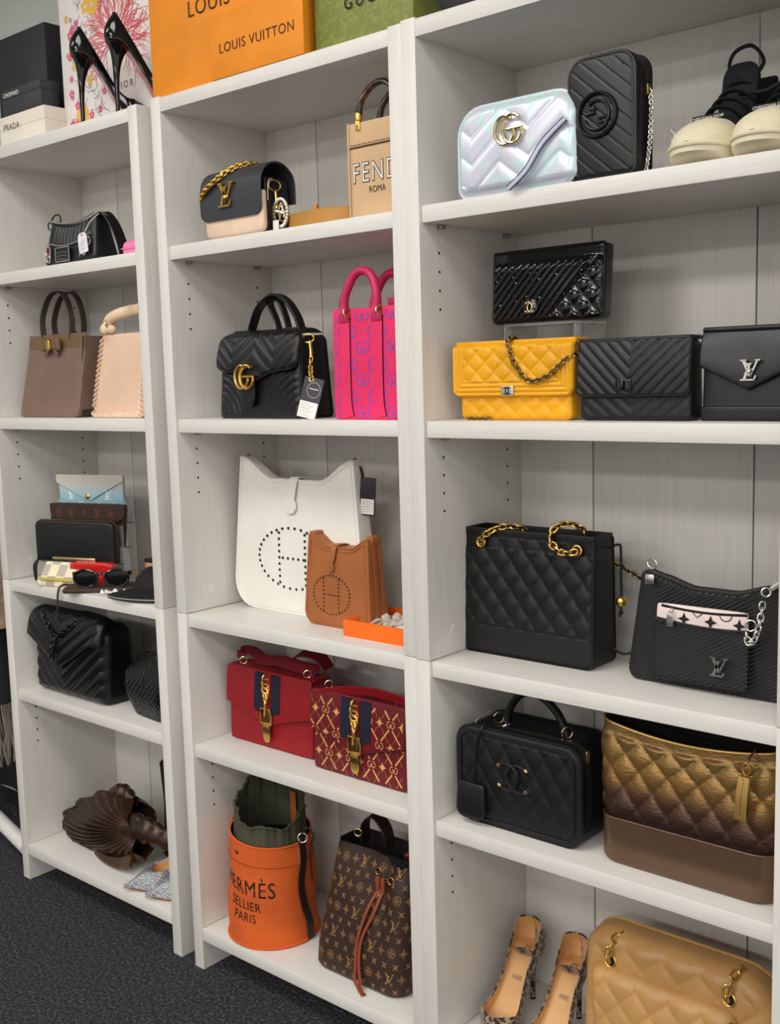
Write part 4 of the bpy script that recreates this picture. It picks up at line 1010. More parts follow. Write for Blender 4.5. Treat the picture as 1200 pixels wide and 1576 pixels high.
P = spline([(-w / 2 - 0.004, -d / 2 + 0.004, 0.072), (-w / 2 + 0.012, -d / 2 - 0.010, 0.088), (-0.040, -d / 2 - 0.011, 0.108), (-0.012, -d / 2 + 0.004, 0.128), (0.010, -d / 2 + 0.022, 0.139), (0.022, 0.0, 0.141), (0.02, 0.02, 0.136)], 10)
chain(R, P, 0.0125, 0.0085, 0.0020, gold, tw0=30, tw=65, pitch=0.0058)
G().ring((w / 2 + 0.001, -0.012, 0.090), 0.010, 0.0016, (1, -0.3, 0), sx=1.3).build('side_ring', gold, R)
G().tube([(w / 2 + 0.004, -0.012, 0.078), (w / 2 + 0.007, -0.013, 0.055), (w / 2 + 0.008, -0.014, 0.045)], 0.0026, seg=8).build('snap_hook', gold, R)
lace(R, [(w / 2 + 0.002, -0.018, 0.102), (w / 2 + 0.003, -0.030, 0.095), (w / 2 + 0.003, -0.032, 0.060)], 0.0008, white_ink, 'tag_string')
# ---- belt, coiled, with crystal buckle
tanb = M('tan_belt_leather', (176, 126, 58), 0.4, grain=900, gs=0.1); browns = M('brown_belt_inside', (132, 92, 62), 0.6); crystal = M('crystal_beads', (228, 222, 206), 0.12, 0.35, coat=0.6)
R = thing('coiled_belt', 'coiled tan leather belt with crystal-studded buckle beside the charcoal bag', 'belt', (0.427, 0.068, Z['s1']))
P = []
for i in range(60):
    a = math.radians(-160 + 700 * i / 59); k = 1.0 - 0.16 * i / 59
    P.append((0.088 * k * math.cos(a), 0.040 * k * math.sin(a), 0.0155))
G().strap(P, 0.030, 0.003, (0, 0, 1)).build('strap', tanb, R)
G().strap([(p[0] * 0.965, p[1] * 0.93, 0.0155) for p in P[8:]], 0.029, 0.0012, (0, 0, 1)).build('strap_lining', browns, R)
bx = G().box(-0.006, 0.006, -0.003, 0.003, 0.0, 0.038, 0.0012); bx.tr(Matrix.Translation((0.008, -0.034, 0.001))); bx.build('keeper', tanb, R)
G().box(0.0045, 0.0115, -0.0395, -0.0365, 0.012, 0.030, 0.001).build('keeper_plate', gold, R)
g = G(); 
for i in range(26): a = 2 * PI * i / 26; g.ball((-0.090 + 0.019 * math.cos(a), -0.030, 0.036 + 0.026 * math.sin(a)), 0.0036, 8)
for i in range(7): g.ball((-0.100 + 0.0035 * i, -0.031, 0.040 - 0.001 * i), 0.0032, 8)
for i in range(5): g.ball((-0.086 + 0.002 * i, -0.031, 0.052 - 0.006 * i), 0.0032, 8)
g.build('crystal_buckle', crystal, R)
for dx in (-0.008, 0.008): G().tube(on(g_path(-0.090 + dx, 0.036, 0.010, 0.017), -0.0325), 0.0016, seg=6).build('buckle_letter', gold_p, R)
g = slab(0.016, 0.022, 0.001, 0.001, 0.0003, 2, 2); g.tr(Matrix.Translation((-0.098, -0.036, 0.0))); g.build('price_tag', paper_w, R)
# ---- sand tote with tortoise handles
sand = M('sand_leather', (206, 172, 132), 0.5, grain=900, gs=0.08, var=0.03); t = NT('tortoiseshell'); n = t.noise(t.coord((1, 1, 1)), 45, 3)
t.l(t.ramp(n.outputs[0], [(0.42, (20, 12, 10)), (0.6, (58, 26, 14)), (0.75, (120, 60, 26))]), t.b.inputs['Base Color']); t.b.inputs['Roughness'].default_value = 0.12; t.b.inputs['Coat Weight'].default_value = 0.6; tort = t.m
w, h, d = 0.138, 0.172, 0.060
R = thing('sand_tote', 'small sand leather tote with tortoiseshell handles and stitched capital lettering', 'handbag', front((0.5105, 0.048), 0, w, d, Z['s1']))
slab(w, h, d, (0.006, 0.006, 0.002, 0.002), 0.003, 10, 8, warp=lambda x, z: (x - 0.004 * (z / h) ** 2 * 0 + 0.0, z)).build('body', sand, R)
slab(w + 0.001, 0.042, d + 0.003, 0.002, 0.0015, 6, 3).tr(Matrix.Translation((0.0035, 0, h - 0.0415))).build('top_band', sand, R)
for s_ in (-1, 1): G().box(s_ * (w / 2 - 0.0035) - 0.0018, s_ * (w / 2 - 0.0035) + 0.0018, -d / 2 - 0.0042, -d / 2 + 0.001, 0.002, h + 0.002, 0.0006).build('edge_strip', sand, R)
G().tube([(-w / 2 + 0.006, -d / 2 - 0.0018, h - 0.0425), (w / 2 - 0.006, -d / 2 - 0.0018, h - 0.0425)], 0.0009, seg=6).build('band_seam', choc, R)
stitches([[(-w / 2 + 0.008, -d / 2 - 0.0022, h - 0.038), (w / 2 - 0.008, -d / 2 - 0.0022, h - 0.038)]], None, 0.0085, 0.006, 0.0006).build('stitching', choc, R)['kind'] = 'stuff'
for bold, mt, y_, nm in ((0.020, choc, -d / 2 - 0.0003, 'lettering_outline'), (-0.012, paper_w, -d / 2 - 0.0007, 'lettering')):
    put_text(R, 'FENDI', 0.050, 0.002, y_, 0.067, mt, bold, nm, 1.18, 0.80)
put_text(R, 'ROMA', 0.0165, 0.0, -d / 2 - 0.0003, 0.0465, choc, 0.0, 'city_lettering', 1.0, 0.85)
for yy in (-d / 2 - 0.001, d / 2 - 0.004):
    P = spline([(-0.040, yy, h + 0.008), (-0.033, yy, h + 0.036), (-0.008, yy + 0.004, h + 0.060), (0.022, yy + 0.004, h + 0.061), (0.046, yy, h + 0.040), (0.053, yy, h + 0.008)], 8)
    G().tube(P, 0.0062, seg=12).build('handle', tort, R)
    for cx in (-0.041, 0.054):
        G().lathe([(0.007, 0), (0.0075, 0.004), (0.007, 0.012)], (cx, yy, h + 0.004), (0.1, 0, 1), 14).build('handle_ferrule', gold, R)
        G().box(cx - 0.005, cx + 0.005, yy - 0.0035, yy + 0.001, h - 0.014, h + 0.005, 0.001).build('handle_plate', gold, R)
# ---- black chevron top-handle bag with gold double letters
w, h, d = 0.243, 0.176, 0.098
R = thing('top_handle_bag', 'black chevron-quilted top handle bag with large gold double-letter clasp', 'handbag', front((0.1165, 0.050), 0, w, d, Z['s2']))
def body_d(x, z):
    r_ = math.hypot(abs(x - 0.0) - 0.135, z + 0.01) if True else 0
    return 0.0034 * abs(math.sin(PI * r_ / 0.0145)) ** 0.6 * smooth(0.03, 0.06, abs(x + 0.008)) * (1 - smooth(0.085, 0.10, z))
dep = lambda t: 1.0 - 0.18 * t
slab(w, h - 0.012, d, (0.012, 0.012, 0.012, 0.012), 0.008, 84, 60, disp=body_d, mask=0.008, dep=dep, warp=lambda x, z: (x * (1.0 - 0.06 * z / h), z)).build('body', black_s, R)
for s_ in (-1, 1): piping(R, w, h - 0.012, 0.012, lambda x, z, s_=s_: s_ * (d / 2 * dep(z / h) - 0.006), black_s, 0.0024, 0.0, warp=lambda x, z: (x * (1.0 - 0.06 * z / h), z))
fw, fh = 0.242, 0.088
zf_ = zigzag(0.125, 1.0, 0.030, 0.0034, -0.008, 0.0, 0.5)
def fwarp(x, z):
    zz_ = 0.016 * (1 - (1 - abs(x) / (fw / 2)) ** 1.0) - 0.012 * math.exp(-((x + 0.008) / 0.03) ** 2) * 1.0
    return (x, fh - (fh - zz_ * 0.9) * (1 - z / fh))
g = slab(fw, fh, 0.010, (0.020, 0.020, 0.02, 0.02), 0.0045, 96, 50, disp=zf_, mask=0.007, warp=fwarp, yoff=lambda t: -d / 2 - 0.002 + 0.020 * t * t)
g.tr(Matrix.Translation((0, 0, 0.086))); g.build('flap', black_s, R)
G().grid(lambda u, v: ((u - 0.5) * (fw - 0.02), -d / 2 * 0.72 + v * d * 0.70, 0.170 + 0.010 * math.sin(PI * v) + 0.002 * math.sin(PI * u)), 20, 10).grid(lambda u, v: ((u - 0.5) * (fw - 0.02), -d / 2 * 0.72 + v * d * 0.70, 0.160), 4, 4).build('flap_top', black_s, R)
g = slab(0.040, 0.066, 0.008, (0.014, 0.014, 0.002, 0.002), 0.003, 8, 8, warp=lambda x, z: (x * (0.72 + 0.28 * min(z / 0.02, 1)), z)); g.tr(Matrix.Translation((-0.020, -d / 2 - 0.007, 0.024))); g.build('closure_tab', black_s, R)
gg_logo(R, -0.022, 0.0855, 0.0235, -d / 2 - 0.0150, gold, 0.0034)
P = spline([(-0.062, -0.004, 0.176), (-0.052, -0.004, 0.198), (-0.030, -0.006, 0.228), (0.010, -0.004, 0.250), (0.040, 0.004, 0.238), (0.062, 0.010, 0.206), (0.072, 0.012, 0.178)], 8)
G().strap(P, 0.024, 0.006, (0, 1, 0)).build('handle', black_l, R)
P = spline([(0.000, 0.020, 0.178), (-0.008, 0.018, 0.205), (-0.016, 0.012, 0.232), (-0.004, 0.006, 0.246), (0.018, 0.006, 0.236), (0.030, 0.010, 0.205), (0.034, 0.014, 0.180)], 8)
G().strap(P, 0.018, 0.005, (0, 1, 0)).build('handle_loop', black_l, R)
for x_ in (-0.085, 0.062): G().box(x_ - 0.02, x_ + 0.03, -0.014, 0.010, 0.1775, 0.1825, 0.002).build('handle_tab', black_s, R)
G().ring((w / 2 - 0.002, -0.018, 0.158), 0.0085, 0.0017, (0.5, -0.8, 0), sx=1.3).build('side_ring', gold, R)
G().tube(spline([(w / 2 + 0.006, -0.022, 0.152), (w / 2 + 0.012, -0.026, 0.132), (w / 2 + 0.014, -0.028, 0.120)], 6), 0.0030, seg=8).build('snap_hook', gold, R)
chain(R, spline([(w / 2 + 0.014, -0.028, 0.120), (w / 2 + 0.013, -0.030, 0.102), (w / 2 + 0.018, -0.034, 0.082), (w / 2 + 0.022, -0.036, 0.072)], 8), 0.0115, 0.0085, 0.0015, gold)
card = M('dark_card', (58, 56, 62), 0.5)
g = slab(0.046, 0.082, 0.0012, 0.0015, 0.0004, 3, 3); mtx = Matrix.Translation((w / 2 + 0.012, -0.048, 0.0005)) @ Euler((math.radians(-8), math.radians(13), math.radians(12))).to_matrix().to_4x4(); g.tr(mtx); tg = g.build('price_tag', card, R)
g = decal([[(-0.021, 0.002), (0.021, 0.002), (0.021, 0.034), (-0.021, 0.034)]], lambda x, z: -0.0008, 0.0002).tr(mtx); g.build('tag_sticker', paper_w, tg)
random.seed(3); pol = []
for r_ in range(6):
    zz_ = 0.030 - 0.0048 * r_
    pts = [(-0.018 + 0.0012 * i, zz_ + random.uniform(-0.0009, 0.0009)) for i in range(random.randint(10, 26))]
    pol += stroke(pts, 0.0005)
decal(pol, lambda x, z: -0.0012, 0.0002).tr(mtx).build('tag_handwriting', greyink, tg)
decal(stroke(circ((0.004, 0.058), 0.015, 0, 360, 30), 0.0006) + stroke([(-0.006, 0.060), (0.014, 0.060)], 0.0016), lambda x, z: -0.0008, 0.0003).tr(mtx).build('tag_print', white_ink, tg)
# ---- hot pink tote with blue letters
pinkc = M('hot_pink_canvas', (228, 44, 100), 0.55, grain=1400, gs=0.15, var=0.03); pinkl = M('raspberry_leather', (188, 36, 84), 0.42, grain=1000, gs=0.1, var=0.04); bluei = M('violet_blue_print', (104, 84, 190), 0.6); dkedge = M('black_edge_paint', (30, 8, 16), 0.5)
w, h, d = 0.162, 0.206, 0.084
R = thing('pink_tote', 'hot pink mini tote with blue double-letter pattern and raspberry handles', 'handbag', front((0.4625, 0.038), 0, w, d, Z['s2']))
bd = slab(w, h, d, (0.008, 0.008, 0.002, 0.002), 0.004, 12, 12, warp=lambda x, z: (x + 0.003 * z / h, z)); bd.build('body', pinkc, R)
pol = []
for j in range(0, 8):
    cz = 0.013 + j * 0.0300
    for i in (-1, 0, 1):
        cx = i * 0.074 - 0.006
        if j % 2 == 0: pol += gg_pair(0.0205, cx, cz, 0.0021)
        else: pol += g_poly(0.0205, cx - 0.0215, cz, 0.0021, True) + g_poly(0.0205, cx + 0.0215, cz, 0.0021)
        for s_ in (-1, 1):
            for k in range(3):
                q = (cx + s_ * (0.0135 + 0.0030 * k), cz + (0.0105 + 0.0036 * k) * (1 if j % 2 == 0 else -1) * 1.0)
                pol.append([(q[0] - 0.0009, q[1]), (q[0], q[1] - 0.0009), (q[0] + 0.0009, q[1]), (q[0], q[1] + 0.0009)])
pol = [p for p in pol if all(0.002 < z < h - 0.003 for x, z in p)]
pol = [p for p in pol if all(abs(x) < w / 2 - 0.003 for x, z in p)]
decal([[(x + 0.003 * z / h, z) for x, z in p] for p in pol], lambda x, z: -d / 2, 0.0004).build('printed_letters', bluei, R)['kind'] = 'stuff'
for cx in (-0.046, 0.034):
    P = [(cx + 0.002, -d / 2 - 0.0012, h - 0.014), (cx + 0.001, -d / 2 - 0.0012, h - 0.06), (cx, -d / 2 - 0.0012, 0.08), (cx + 0.001, -d / 2 - 0.0012, 0.03), (cx + 0.006, -d / 2 - 0.0012, 0.006)]
    P = spline(P, 6); G().strap(P, 0.024, 0.0022, (1, 0, 0)).build('vertical_band', pinkc, R)
    G().tube([(x + 0.0122, y - 0.0004, z) for x, y, z in P], 0.0009, seg=5).build('band_edge', dkedge, R)
    G().box(cx - 0.012, cx + 0.013, -d / 2 - 0.0045, -d / 2, h - 0.026, h - 0.010, 0.0015).build('handle_loop', pinkl, R)
    G().ring((cx + 0.012, -d / 2 - 0.006, h - 0.0085), 0.0085, 0.0020, (1, -0.2, 0)).build('buckle_ring', gold_p, R)
for yy, dx in ((-d / 2 - 0.004, 0.0), (d / 2 - 0.006, 0.002)):
    P = spline([(-0.044 + dx, yy, h - 0.004), (-0.040 + dx, yy, h + 0.022), (-0.020 + dx, yy + 0.004, h + 0.058), (0.004 + dx, yy + 0.006, h + 0.066), (0.026 + dx, yy + 0.004, h + 0.052), (0.038 + dx, yy, h + 0.022), (0.036 + dx, yy, h - 0.004)], 8)
    G().tube(P, lambda t: 0.0082 + 0.003 * (abs(t - 0.5) * 2) ** 6, seg=12).build('handle', pinkl, R)
G().box(0.0 - 0.002, 0.022, d / 2 - 0.012, d / 2 - 0.006, h - 0.01, h + 0.020, 0.002).build('inner_tab', pinkl, R)
# ---- perforated H bags
def evelyne(R, wb, wt, h, d, dip, mat, hole, ch, rx, rz, cz, strap_z, holes=0.0022, dot=30, hf_=0.42):
    hwid = lambda z: (wb + (wt - wb) * (z / h)) / wb
    def top(x):
        u = abs(x) / (wb / 2); return h - dip * (1 - smooth(0.35, 1.0, u)) - 0.0 
    def wp_(x, z):
        t_ = z / h; return (x * hwid(z), t_ * (h - dip * (1 - smooth(0.42, 0.98, abs(x) / (wb / 2)))))
    bd = slab(wb, h, d, (wb * 0.17, wb * 0.17, 0.004, 0.004), min(0.006, d * 0.2), 36, 24, warp=wp_, bulge=0.006, dep=lambda t: 1.0 - 0.35 * t)
    bd.build('body', mat, R)
    fy_ = lambda x, z: -d / 2 * (1 - 0.35 * z / h) - 0.006 * (math.sin(PI * min(max((x / hwid(z) + wb / 2) / wb, 0), 1)) ** 0.7) * math.sin(PI * min(max(z / h, 0), 1)) ** 0.7
    piping(R, wb, h, (wb * 0.17, wb * 0.17, 0.004, 0.004), lambda x, z: -d / 2 * (1 - 0.35 * z / h) + 0.001, mat, 0.0024, 0.002, 'edge_seam', warp=wp_)
    piping(R, wb, h, (wb * 0.17, wb * 0.17, 0.004, 0.004), lambda x, z: -d / 2 * (1 - 0.35 * z / h) - 0.0012, mat, 0.0011, 0.0095, 'inner_seam', warp=wp_)
    g = G(); pts = circ((ch, cz), 1.0, 0, 360, dot)[:-1]; pts = [(ch + (x - ch) * rx, cz + (z - cz) * rz) for x, z in pts]
    for s_ in (-1, 1):
        xx = s_ * rx * hf_; zz_ = rz * math.sqrt(1 - hf_ ** 2); k = int(dot * 0.28)
        pts += [(ch + xx, cz - zz_ + 2 * zz_ * (i + 0.5) / k) for i in range(k)]
    pts += [(ch - rx * hf_ + rx * 2 * hf_ * (i + 0.7) / 5, cz) for i in range(5)]
    for x, z in pts: g.lathe([(0, -0.0006), (holes, -0.0006), (holes * 1.05, 0.0008)], (x, fy_(x, z) - 0.0002, z), (0, -1, 0), 10)
    g.build('perforations', hole, R)['kind'] = 'stuff'
    zt_ = h - dip
    P = spline([(ch + 0.006, d * 0.2, zt_ + 0.002), (ch + 0.006, -d * 0.34, zt_ + 0.003), (ch + 0.004, fy_(0, zt_ * 0.9) - 0.003, zt_ - 0.02), (ch, fy_(0, zt_ * 0.86) - 0.0035, zt_ - strap_z)], 6)
    G().strap(P, 0.016 * wb / 0.3 + 0.004, 0.003, (1, 0, 0)).build('closure_strap', mat, R)
    G().lathe([(0.0, 0.0032), (0.010 * wb / 0.3 + 0.003, 0.003), (0.011 * wb / 0.3 + 0.004, 0.0)], (ch - 0.001, fy_(0, zt_ * 0.82) - 0.0025, zt_ - strap_z - 0.010), (0, -1, 0), 20).build('closure_tab', mat, R)
    return wp_
whitel = M('white_leather', (232, 230, 222), 0.45, grain=800, gs=0.15, var=0.015); camel = M('cognac_leather', (160, 94, 50), 0.45, grain=800, gs=0.25, var=0.05)
R = thing('perforated_bag', 'large white leather shoulder bag with perforated oval letter', 'handbag', front((0.038, 0.128), 2, 0.405, 0.050, Z['s3']))
evelyne(R, 0.405, 0.340, 0.338, 0.050, 0.046, whitel, M('white_bag_hole', (40, 36, 32), 0.9), -0.006, 0.104, 0.066, 0.122, 0.046, 0.0030, 34, 0.38)
for s_, nm in ((-1, 'strap_ring'), (1, 'strap_ring')): G().ring((s_ * 0.160, 0.0, 0.334), 0.0065, 0.0016, (1, 0.2, 0)).build(nm, steel, R)
lace(R, [(0.160, 0.0, 0.332), (0.173, 0.004, 0.318), (0.176, 0.006, 0.285), (0.170, 0.004, 0.24)], 0.003, choc, 'strap_end')
g = slab(0.034, 0.078, 0.0015, 0.002, 0.0005, 3, 3); mtx = Matrix.Translation((0.191, -0.002, 0.225)) @ Euler((0, math.radians(4), math.radians(20))).to_matrix().to_4x4(); tg = g.tr(mtx).build('price_tag', M('black_card', (30, 29, 31), 0.5), R)
decal([[(-0.0145, 0.003), (0.0145, 0.003), (0.0145, 0.034), (-0.0145, 0.034)]], lambda x, z: -0.0011, 0.0002).tr(mtx).build('tag_sticker', paper_w, tg)
decal([q for r_ in range(5) for q in stroke([(-0.012 + 0.0015 * i, 0.029 - 0.0052 * r_ + random.uniform(-0.0007, 0.0007)) for i in range(12)], 0.0005)], lambda x, z: -0.0015, 0.0002).tr(mtx).build('tag_handwriting', greyink, tg)
R = thing('perforated_bag', 'small cognac leather shoulder bag with perforated oval letter, in front of the white one', 'handbag', front((0.3030, 0.098), -3, 0.186, 0.060, Z['s3']))
evelyne(R, 0.186, 0.164, 0.187, 0.060, 0.022, camel, M('cognac_hole', (52, 24, 12), 0.9), -0.012, 0.051, 0.040, 0.067, 0.032, 0.0016, 34)
for s_ in (-1, 1): G().box(s_ * 0.079 - 0.008, s_ * 0.079 + 0.008, -0.012, 0.014, 0.176, 0.191, 0.002).build('strap_tab', camel, R)
for s_ in (-0.006, 0.012): G().strap([(0.083, s_, 0.185), (0.089, s_, 0.10), (0.092, s_, 0.02)], 0.010, 0.002, (0, 1, 0)).build('gusset_fold', camel, R)
# ---- orange tray with glass bottles in wrapping
box_o = M('bright_orange_card', (238, 108, 12), 0.5, grain=900, gs=0.05, var=0.02); tissue = M('white_tissue', (238, 234, 232), 0.8)
R = thing('gift_tray', 'shallow bright orange box lid lined with white tissue', 'box', (0.4535, 0.052, Z['s3']))
for a, nm in (((0, 0.19, 0, 0.004, 0, 0.033), 'front_wall'), ((0, 0.19, 0.136, 0.140, 0, 0.033), 'back_wall'), ((0, 0.004, 0.0042, 0.1358, 0, 0.033), 'side_wall'), ((0.186, 0.19, 0.0042, 0.1358, 0, 0.033), 'side_wall'), ((0.0042, 0.1858, 0.0042, 0.1358, 0, 0.003), 'floor_panel')): G().box(*a, 0.0008).build(nm, box_o, R)
random.seed(5)
G().grid(lambda u, v: (0.006 + 0.178 * u, 0.006 + 0.128 * v, 0.018 + 0.004 * math.sin(9 * u + 5 * v) + 0.003 * math.sin(14 * v - 6 * u)), 20, 16).build('tissue', tissue, R)
glass = clear_plastic('cream_glass', (0.96, 0.93, 0.86), 0.08)
tilt_ = [((0.515, 0.085, 0.853), 70, 20, 'clear faceted bottle lying in the orange lid, nearest its left wall'), ((0.545, 0.092, 0.853), 60, 35, 'clear faceted bottle in the orange lid, second from its left wall'), ((0.560, 0.140, 0.856), 50, -20, 'clear faceted bottle lying at the back of the orange lid'), ((0.600, 0.095, 0.853), 65, 30, 'clear faceted bottle in the orange lid, half hidden by the upright')]
for k, (p, a, b, lab) in enumerate(tilt_):
    R = thing('glass_bottle', lab, 'bottle', p, 0, 'bottles in the orange lid'); 
    R.rotation_euler = (math.radians(-a), 0, math.radians(b - 30))
    G().lathe([(0.0, -0.024), (0.0088, -0.023), (0.0095, -0.018), (0.0095, 0.006), (0.006, 0.012)], seg=6).build('bottle_body', glass, R, angle=20)
    G().lathe([(0.005, 0.0122), (0.005, 0.016), (0.0085, 0.018), (0.0085, 0.027), (0.005, 0.030), (0, 0.030)], seg=8).build('stopper', crystal, R, angle=20)
# ---- red buckle bags
def buckle_bag(R, w, h, d, mat, strapm, pat=None):
    slab(w, h - 0.006, d, (0.010, 0.010, 0.008, 0.008), 0.004, 12, 10, dep=lambda t: 1.0 - 0.2 * t).build('body', mat, R)
    fh = h - 0.052; zb_ = lambda x: 0.036 * (abs(x) / (w / 2)) ** 0.9
    yo = lambda t: -d / 2 - 0.003 + 0.008 * t * t
    g = slab(w + 0.004, fh, 0.006, (0.004, 0.004, 0.010, 0.010), 0.0025, 40, 16, warp=lambda x, z: (x, fh - (fh - zb_(x)) * (1 - z / fh)), yoff=yo)
    g.tr(Matrix.Translation((0, 0, 0.052))); fl_ = g.build('flap', mat, R)
    slab(w + 0.004, d * 0.8, 0.006, 0.006, 0.0025, 6, 4).tr(Matrix.Translation((0, d / 2 * 0.86, h - 0.004)) @ Matrix.Rotation(math.radians(90), 4, 'X')).build('flap_top', mat, R)
    fy_ = lambda z, x=0.0: yo(max(0, 1 - (fh - (z - 0.052)) / (fh - zb_(x)))) - 0.003
    navy = MATS.get('navy_web') or M('navy_web', (20, 24, 46), 0.85, grain=1500, gs=0.4)
    for a, b in ((-0.040, -0.013), (0.013, 0.040)):
        pol = [(a, h - 0.004), (a, zb_(abs(a) + 0.01) + 0.070), (b, zb_(abs(b) + 0.01) + 0.070), (b, h - 0.004)]
        N_ = 8; P = [[(x, (fy_(z, x) - 0.0012), z) for x, z in ((a, pol[1][1] + (h - 0.004 - pol[1][1]) * i / N_), (b, pol[2][1] + (h - 0.004 - pol[2][1]) * i / N_))] for i in range(N_ + 1)]
        g = G(); V = [q for r_ in P for q in r_]; g.add(V, [(2 * i, 2 * i + 1, 2 * i + 3, 2 * i + 2) for i in range(N_)]); g.add([(x, y + 0.0012, z) for x, y, z in V], [(2 * i, 2 * i + 1, 2 * i + 3, 2 * i + 2) for i in range(N_)]); g.build('web_stripe', navy, R)
    G().strap([(0, fy_(z) - 0.0016, z) for z in (0.085, 0.11, 0.14, h - 0.006)], 0.021, 0.002, (1, 0, 0)).build('centre_strip', strapm, R)
    chain(R, [(0, fy_(h - 0.012) - 0.0045, h - 0.008), (0, fy_(0.13) - 0.0045, 0.13), (0, fy_(0.085) - 0.0045, 0.088)], 0.020, 0.0165, 0.0024, gold, tw0=12, tw=26, pitch=0.0112)
    yb = fy_(0.075) - 0.004
    G().tube([(-0.015, yb, 0.059), (0.015, yb, 0.059), (0.0165, yb, 0.075), (0.015, yb, 0.091), (-0.015, yb, 0.091), (-0.0165, yb, 0.075)], 0.0026, True, 8).build('buckle', gold, R)
    G().box(-0.010, 0.010, yb + 0.001, yb + 0.004, 0.030, 0.092, 0.0012).build('buckle_tongue', gold_a, R)
    G().tube([(0, yb - 0.002, 0.090), (0, yb - 0.004, 0.076)], 0.0019, seg=8).build('prong', gold, R)
    pl_ = slab(0.020, 0.040, 0.005, (0.009, 0.009, 0.001, 0.001), 0.0018, 6, 5); pl_.tr(Matrix.Translation((0, yb + 0.001, 0.016))); tp = pl_.build('strap_tip', gold, R)
    pl_ = slab(0.022, 0.015, 0.006, 0.001, 0.001, 3, 3); pl_.tr(Matrix.Translation((0, yb + 0.0005, 0.036))); kp = pl_.build('keeper', gold_a, R)
    put_text(kp, 'GUCCI', 0.0062, 0, yb - 0.0027, 0.0415, gold_p, name='engraving')
    G().ring((-w / 2 + 0.030, -d * 0.16, h + 0.006), 0.008, 0.0018, (0.7, -0.7, 0)).build('strap_ring', gold_p, R)
    G().ring((w / 2 - 0.030, -d * 0.16, h + 0.006), 0.008, 0.0018, (0.7, -0.7, 0)).build('strap_ring', gold_p, R)
    if pat:
        GP = MATS.get('gold_print') or M('gold_print', (206, 160, 96), 0.5)
        def motifs():
            out = []; a, b = 0.058, 0.092
            for i in range(-3, 4):
                for j in range(-1, 4):
                    for o in (0, 1):
                        cx = i * a + o * a / 2 + 0.006; cz = j * b + o * b / 2 - 0.006
                        out.append((cx, cz))
            return out, a, b
        pts, a, b = motifs(); pol = []
        for cx, cz in pts:
            pol += gg_pair(0.0125, cx, cz, 0.0016)
            sx_, sz_ = cx + a / 2, cz + 0.0
            for k in range(8):
                an = k * 45; L_ = 0.0108 if k % 2 == 0 else 0.0072
                pol += xf([[(0, 0), (0.0016, L_ * 0.45), (0, L_), (-0.0016, L_ * 0.45)]], 1, sx_, sz_, an)
            for s_ in (-1, 1):
                x0, z0, x1, z1 = cx + s_ * 0.004, cz + 0.010, cx + s_ * (a / 2 - 0.004), cz + b / 2 - 0.010
                pol += stroke([(x0 + (x1 - x0) * q, z0 + (z1 - z0) * q) for q in (0, 0.2, 0.4, 0.6, 0.8, 1)], 0.0034)
                x0, z0, x1, z1 = sx_ + s_ * 0.006, sz_ + 0.0095, sx_ + s_ * (a / 2 - 0.006), sz_ + b / 2 - 0.0095
                pol += stroke([(x0, z0), ((x0 + x1) / 2, (z0 + z1) / 2), (x1, z1)], 0.0006)
        ok = lambda p, f: [q for q in p if all(f(x, z) for x, z in q)]
        fp = ok(pol, lambda x, z: abs(x) < w / 2 and z > 0.054 + zb_(x) and z < h - 0.010 and abs(x) > 0.041 or (abs(x) < w / 2 and abs(x) > 0.012 and z > 0.054 + zb_(x) and z < 0.066 + zb_(x)))
        decal(fp, lambda x, z: fy_(z, x), 0.0006).build('flap_print', GP, fl_)['kind'] = 'stuff'
        bp_ = ok(pol, lambda x, z: abs(x) < w / 2 - 0.003 and z > 0.003 and z < 0.052 + zb_(x))
        decal(bp_, lambda x, z: -d / 2 * (1 - 0.2 * z / (h - 0.006)), 0.0005).build('body_print', GP, R)['kind'] = 'stuff'
redl = M('red_leather', (138, 12, 24), 0.5, grain=1000, gs=0.1, var=0.03); redd = M('deep_red_leather', (102, 15, 26), 0.45, grain=1000, gs=0.1, var=0.03)
w, h, d = 0.262, 0.172, 0.066
R = thing('buckle_bag', 'plain red leather flap bag with navy stripe and gold chain buckle', 'handbag', front((0.0659, 0.0640), 11, w, d, Z['s4']))
buckle_bag(R, w, h, d, redl, redl)
P = spline([(-w / 2 + 0.026, -0.012, h + 0.012), (-w / 2 + 0.020, -0.004, h + 0.026), (-w / 2 + 0.045, 0.008, h + 0.024), (-0.04, -0.006, h + 0.016), (0.02, -0.010, h + 0.022), (0.07, -0.004, h + 0.016), (0.115, 0.006, h + 0.010)], 8)
G().strap(P, lambda t: 0.020 + 0.012 * t, 0.0035, (0, 0.75, 0.65)).build('shoulder_strap', redd, R)
P = spline([(0.02, 0.016, h + 0.012), (0.06, 0.012, h + 0.040), (0.11, 0.016, h + 0.040), (0.135, 0.02, h + 0.016)], 8); G().strap(P, 0.032, 0.0035, (0, 0.9, 0.3)).build('strap_loop', redd, R)
w, h, d = 0.250, 0.170, 0.066
R = thing('buckle_bag', 'dark red flap bag printed with gold letters and stars, gold chain buckle', 'handbag', front((0.3540, 0.0410), 11, w, d, Z['s4']))
buckle_bag(R, w, h, d, redd, redd, True)
P = spline([(-w / 2 + 0.012, -d * 0.45, h - 0.016), (-w / 2 + 0.045, -d * 0.44, h - 0.004), (-0.04, -d * 0.40, h + 0.006), (0.02, -d * 0.36, h + 0.014), (0.07, -d * 0.30, h + 0.013), (0.115, -d * 0.2, h + 0.006)], 8)
G().strap(P, 0.021, 0.003, (0, -0.25, 1)).build('shoulder_strap', redl, R)
